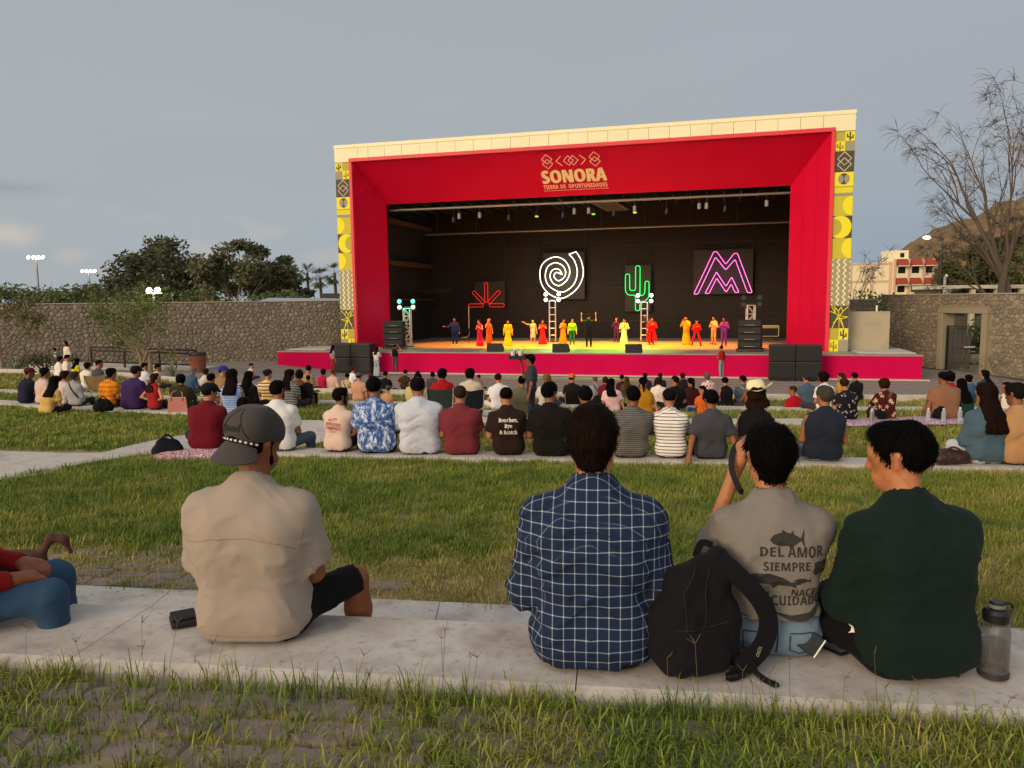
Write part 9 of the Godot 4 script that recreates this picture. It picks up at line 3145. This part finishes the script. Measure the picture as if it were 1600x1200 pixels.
func cloth_sheet(label: String, p: Vector3, w: float, l: float, turn: float, m: Material, sd: float) -> void:
	var t := thing("blanket", label, "blanket", p, turn, "blankets spread by the audience")
	var b := MB.new()
	var n := 14
	var h := func(i: int, j: int) -> Vector3:
		var x := (float(i) / n - 0.5) * w
		var z := (float(j) / n - 0.5) * l
		var e := fold.get_noise_3d(x * 4.0 + sd, z * 4.0, sd)
		var edge := 0.03 * fold.get_noise_2d(x * 9.0 + sd, z * 9.0)
		var hang := -0.05 * maxf(0.0, z - l * 0.35) / (l * 0.15)
		return Vector3(x + edge, 0.012 + 0.022 * maxf(e, -0.2) + hang, z + edge)
	for j in n:
		for i in n:
			b.q(h.call(i, j + 1), h.call(i, j), h.call(i + 1, j), h.call(i + 1, j + 1))
	part("cloth", b.mesh(), m, t)
	b = MB.new()
	for k in 30:
		var x := (k / 29.0 - 0.5) * w
		b.rod(Vector3(x, 0.0, l * 0.5), Vector3(x + 0.01, -0.05, l * 0.5 + 0.04), 0.004, 3)
	part("fringe", b.mesh(), m, t)

func blankets() -> void:
	var pat := func(key: String, a: String, c: String, sz: float) -> Material:
		return tri(mat(key, Color(1, 1, 1), 0.95), noise_tex(key.hash() % 500, 0.06, [hexc(a), hexc(a), hexc(c), hexc(c)], 256, 2, FastNoiseLite.TYPE_CELLULAR), sz, false)
	cloth_sheet("white and crimson patterned blanket under the maroon polo", Vector3(-3.85, -0.41, -9.5), 1.15, 0.55, 0.1, pat.call("blanket_crimson", "e0ccd0", "8a2440", 2.2), 1.0)
	cloth_sheet("violet and white patterned blanket under the floral dresses", Vector3(6.5, -0.655, -12.85), 2.2, 0.55, 0.06, pat.call("blanket_violet", "d2bcc8", "7a4a6c", 2.0), 5.0)
	cloth_sheet("pale cream towel next to the violet blanket under the long black hair", Vector3(8.0, -0.655, -12.7), 0.8, 0.5, 0.06, pat.call("towel_cream", "ddd3c6", "cbbfae", 2.0), 8.0)
	cloth_sheet("coral towel under the banded yellow top", Vector3(-6.45, -1.195, -20.75), 0.6, 0.5, 0.2, cloth("d07a60"), 9.0)

func small_bottles() -> void:
	var pl := StandardMaterial3D.new()
	pl.resource_name = "clear_plastic"
	pl.albedo_color = Color(0.8, 0.85, 0.9, 0.35)
	pl.transparency = BaseMaterial3D.TRANSPARENCY_ALPHA
	pl.roughness = 0.06
	var silver := mat("steel_bottle", hexc("b9bcc2"), 0.3, 0.8)
	var gr := mat("green_bottle", hexc("4c7a5c"), 0.3)
	var list := [["silver flask with a blue cap beside the brown floral dress", Vector3(6.02, -0.652, -12.72), silver, "3a5a8a", 0.26], ["clear water bottle in front of the brown floral dress", Vector3(6.98, -0.652, -12.75), pl, "e0e0e0", 0.22], ["clear water bottle with a white cap next to the round black bag", Vector3(7.2, -0.652, -12.68), pl, "e0e0e0", 0.22], ["clear water bottle leaning by the round black bag", Vector3(7.46, -0.652, -12.66), pl, "dfe6ee", 0.24], ["green bottle standing on the lawn by the shiny white bag", Vector3(4.72, -0.74, -12.3), gr, "5c8a6c", 0.24]]
	for q in list:
		var t := thing("drink_bottle", q[0], "bottle", q[1], 0.0, "bottles on the blankets")
		var b := MB.new()
		var h: float = q[4]
		b.lathe(at(0, 0, 0), [Vector2(0.0, 0.0), Vector2(0.034, 0.0), Vector2(0.036, h * 0.1), Vector2(0.036, h * 0.7), Vector2(0.014, h * 0.9), Vector2(0.014, h * 0.92)], 16)
		part("bottle_body", b.mesh(), q[2], t)
		b = MB.new()
		b.lathe(at(0, 0, 0), [Vector2(0.017, h * 0.9), Vector2(0.017, h), Vector2(0.0, h)], 12)
		part("bottle_cap", b.mesh(), mat("cap_" + q[3], hexc(q[3]), 0.5), t)
	var t := thing("snack_bag", "shiny white foil bag lying on the lawn by the green bottle", "bag", Vector3(5.05, -0.74, -12.3), 0.2)
	var f := Field.new()
	f.k = 0.04
	f.noise = fold
	f.amp = 0.012
	f.ns = Vector3(16, 16, 16)
	f.cap(Vector3(-0.12, 0.05, 0), Vector3(0.12, 0.05, 0), 0.055, 0.06)
	f.cap(Vector3(-0.1, 0.08, -0.02), Vector3(0.1, 0.08, -0.02), 0.04, 0.04)
	part("foil", net_mesh(f.nets(0.014)), mat("foil_white", hexc("dfe0e2"), 0.3), t)
	part("label_strip", surface_line(f, [Vector2(-0.12, 0.08), Vector2(0.12, 0.08)], 0.006, 12), mat("foil_grey", hexc("9a9a9c"), 0.4), t)

# ---------------------------------------------------------------- grass
func tuft(blades: int, h: float, spread: float, w: float, sd: int) -> ArrayMesh:
	var b := MB.new()
	b.with_col = true
	var rng := RandomNumberGenerator.new()
	rng.seed = sd
	for k in blades:
		var a := rng.randf() * TAU
		var o := Vector3(cos(a), 0, sin(a)) * spread * sqrt(rng.randf())
		var d := Vector3(cos(a + rng.randf_range(-1, 1)), 0, sin(a + rng.randf_range(-1, 1)))
		var L := h * rng.randf_range(0.5, 1.15)
		var bend := rng.randf_range(0.15, 0.95)
		var s := d.cross(Vector3.UP).rotated(Vector3.UP, rng.randf_range(-0.8, 0.8)) * w * rng.randf_range(0.7, 1.2)
		var p1 := o + Vector3.UP * L * 0.45 + d * L * 0.12 * bend
		var p2 := o + Vector3.UP * L * 0.80 + d * L * 0.42 * bend
		var p3 := o + Vector3.UP * L * (1.0 - 0.25 * bend) + d * L * 0.85 * bend
		var v := rng.randf_range(0.7, 1.25)
		b.col = Color(v, v, v * 0.9)
		b.q(o - s, o + s, p1 + s * 0.9, p1 - s * 0.9)
		b.q(p1 - s * 0.9, p1 + s * 0.9, p2 + s * 0.55, p2 - s * 0.55)
		b.t(p2 - s * 0.55, p2 + s * 0.55, p3)
	return b.mesh()

func grass_patch(label: String, mesh: ArrayMesh, spots: Array) -> void:
	if not mats.has("grass_blade"):
		var m := mat("grass_blade", Color(1, 1, 1), 0.75, 0.0, 0.3)
		m.vertex_color_use_as_albedo = true
		m.backlight_enabled = true
		m.backlight = Color(0.16, 0.2, 0.08)
	var mm := MultiMesh.new()
	mm.transform_format = MultiMesh.TRANSFORM_3D
	mm.use_colors = true
	mm.mesh = mesh
	mm.instance_count = spots.size()
	for i in spots.size():
		mm.set_instance_transform(i, spots[i][0])
		mm.set_instance_color(i, spots[i][1])
	var o := MultiMeshInstance3D.new()
	o.name = uname("grass")
	o.multimesh = mm
	o.material_override = mats["grass_blade"]
	o.set_meta("kind", "stuff")
	add_child(o)
	tag(o, label, "grass")

func grass_tone(x: float, z: float, rng: RandomNumberGenerator, dry: float) -> Color:
	var n := rough_noise.get_noise_2d(x * 0.55, z * 0.9) * 0.6 + rough_noise.get_noise_2d(x * 2.1, z * 2.1) * 0.35
	var t := clampf(dry + n * 0.95 + rng.randf_range(-0.26, 0.26), 0.0, 1.0)
	var lush := Color(0.125, 0.195, 0.030)
	var mid := Color(0.270, 0.290, 0.055)
	var straw := Color(0.480, 0.375, 0.155)
	var c := lush.lerp(mid, clampf(t * 2.0, 0, 1)).lerp(straw, clampf(t * 2.0 - 1.0, 0, 1))
	return c * rng.randf_range(0.8, 1.2)

func scatter(n: int, x0: float, x1: float, za: Callable, zb: Callable, rng: RandomNumberGenerator, keep: Callable, tone: Callable, s0: float, s1: float) -> Array:
	var out := []
	for i in n:
		var x := rng.randf_range(x0, x1)
		var z := lerpf(za.call(x), zb.call(x), rng.randf())
		if rng.randf() > keep.call(x, z):
			continue
		var s := rng.randf_range(s0, s1)
		out.append([Transform3D(Basis(Vector3.UP, rng.randf() * TAU).scaled(Vector3(s, s * rng.randf_range(0.75, 1.2), s)), Vector3(x, ground_y(x, z) - 0.004, z)), tone.call(x, z)])
	return out

func build_grass() -> void:
	var rng := RandomNumberGenerator.new()
	rng.seed = 777
	# behind the first bench, closest to the camera: long blades over the worn pavers
	var near_keep := func(x, z) -> float:
		var worn := smoothstep(-1.75, -1.45, x) * (1.0 - smoothstep(-0.55, -0.05, x)) * smoothstep(-1.9, -2.05, z)
		return lerpf(1.0, 0.30 + 0.45 * maxf(0.0, rough_noise.get_noise_2d(x * 3.0, z * 3.0)), worn)
	var near_tone := func(x, z) -> Color: return grass_tone(x, z, rng, 0.24)
	var near := scatter(6500, -2.6, 2.6, func(x): return -1.3, func(x): return ln1(x) + 0.02, rng, near_keep, near_tone, 0.7, 1.25)
	grass_patch("long green grass growing over the turf pavers behind the bench", tuft(10, 0.068, 0.05, 0.0020, 1), near)
	# tufts and seed stalks against the back of the bench
	var rim := scatter(170, -2.4, 2.4, func(x): return ln1(x) + 0.10, func(x): return ln1(x) + 0.015, rng, func(x, z): return 0.9, near_tone, 0.6, 1.3)
	grass_patch("ragged grass tufts along the back edge of the first bench", tuft(11, 0.105, 0.04, 0.0019, 2), rim)
	seed_stalks(rng)
	# lawn between the first and second bench
	var a_keep := func(x, z) -> float:
		var e: float = lnf(x) - z
		var worn := (1.0 - smoothstep(0.5, 1.05, e)) * (1.0 - smoothstep(-0.6, 0.4, x))
		if on_path(x, z): return 0.0
		return lerpf(1.0, 0.16, worn)
	var a_tone := func(x, z) -> Color:
		var e: float = lnf(x) - z
		var l: float = ln2(x)
		var d := 0.85 * (1.0 - smoothstep(0.15, 1.5, e)) + 0.42 * smoothstep(-0.5, 3.0, x) + 0.25 * (1.0 - smoothstep(0.0, 1.2, z - l))
		return grass_tone(x, z, rng, 0.10 + d * 0.62)
	grass_patch("green lawn with dry straw patches between the first and second bench", tuft(10, 0.075, 0.06, 0.0032, 3), scatter(30000, -8.5, 7.0, func(x): return lnf(x) + 0.02, func(x): return ln2(x) + 0.02, rng, a_keep, a_tone, 0.65, 1.3))
	var straw := func(x, z) -> Color: return grass_tone(x, z, rng, 0.86)
	grass_patch("short dry straw and trampled stubble along the footway", tuft(12, 0.032, 0.07, 0.0028, 7), scatter(9000, -4.5, 4.0, func(x): return lnf(x) + 0.03, func(x): return lnf(x) - 1.5, rng, func(x, z): return 0.25 + 0.75 * smoothstep(-0.35, 0.3, rough_noise.get_noise_2d(x * 1.6, z * 1.6)), straw, 0.7, 1.3))
	var b_keep := func(x, z) -> float: return 0.0 if on_path(x, z) else 1.0
	var b_tone := func(x, z) -> Color: return grass_tone(x, z, rng, 0.25 + 0.2 * smoothstep(-2.0, 5.0, x))
	grass_patch("lawn strip between the second and third bench", tuft(9, 0.085, 0.09, 0.0055, 4), scatter(17000, -13.0, 10.5, func(x): return ln2(x) - 0.5, func(x): return ln3(x) + 0.03, rng, b_keep, b_tone, 0.7, 1.3))
	grass_patch("lawn strip between the third and fourth bench", tuft(8, 0.10, 0.14, 0.009, 5), scatter(9000, -18.0, 13.0, func(x): return ln3(x) - 0.5, func(x): return ln4(x) + 0.03, rng, b_keep, b_tone, 0.7, 1.3))
	grass_patch("lawn strip between the fourth bench and the plaza kerb", tuft(8, 0.12, 0.2, 0.013, 6), scatter(6000, -22.0, 16.0, func(x): return ln4(x) - 0.5, func(x): return lnp(x) + 0.25, rng, b_keep, func(x, z): return grass_tone(x, z, rng, 0.45), 0.7, 1.3))

func seed_stalks(rng: RandomNumberGenerator) -> void:
	# thin stems with forked seed heads leaning over the bench
	var b := MB.new()
	for k in 26:
		var x := rng.randf_range(-2.0, 1.9)
		var z := ln1(x) + rng.randf_range(0.01, 0.10)
		var p := Vector3(x, ground_y(x, z), z)
		var q := p + Vector3(rng.randf_range(-0.04, 0.04), rng.randf_range(0.10, 0.26), rng.randf_range(-0.03, 0.03))
		b.tube(PackedVector3Array([p, p.lerp(q, 0.5) + Vector3(rng.randf_range(-0.01, 0.01), 0, 0), q]), PackedFloat32Array([0.0011, 0.001, 0.0008]), 3, false)
		var n := rng.randi_range(2, 5)
		for i in n:
			var a := rng.randf() * TAU
			var e := q + Vector3(cos(a) * 0.6, rng.randf_range(0.35, 1.0), sin(a) * 0.6).normalized() * rng.randf_range(0.02, 0.04)
			b.tube(PackedVector3Array([q, e]), PackedFloat32Array([0.0013, 0.0007]), 3, false)
	var o := part("grass_stalks", b.mesh(), mat("stalk", hexc("6d5c40"), 0.9))
	o.set_meta("kind", "stuff")
	tag(o, "thin dry grass stalks with forked seed heads along the bench", "grass stalks")
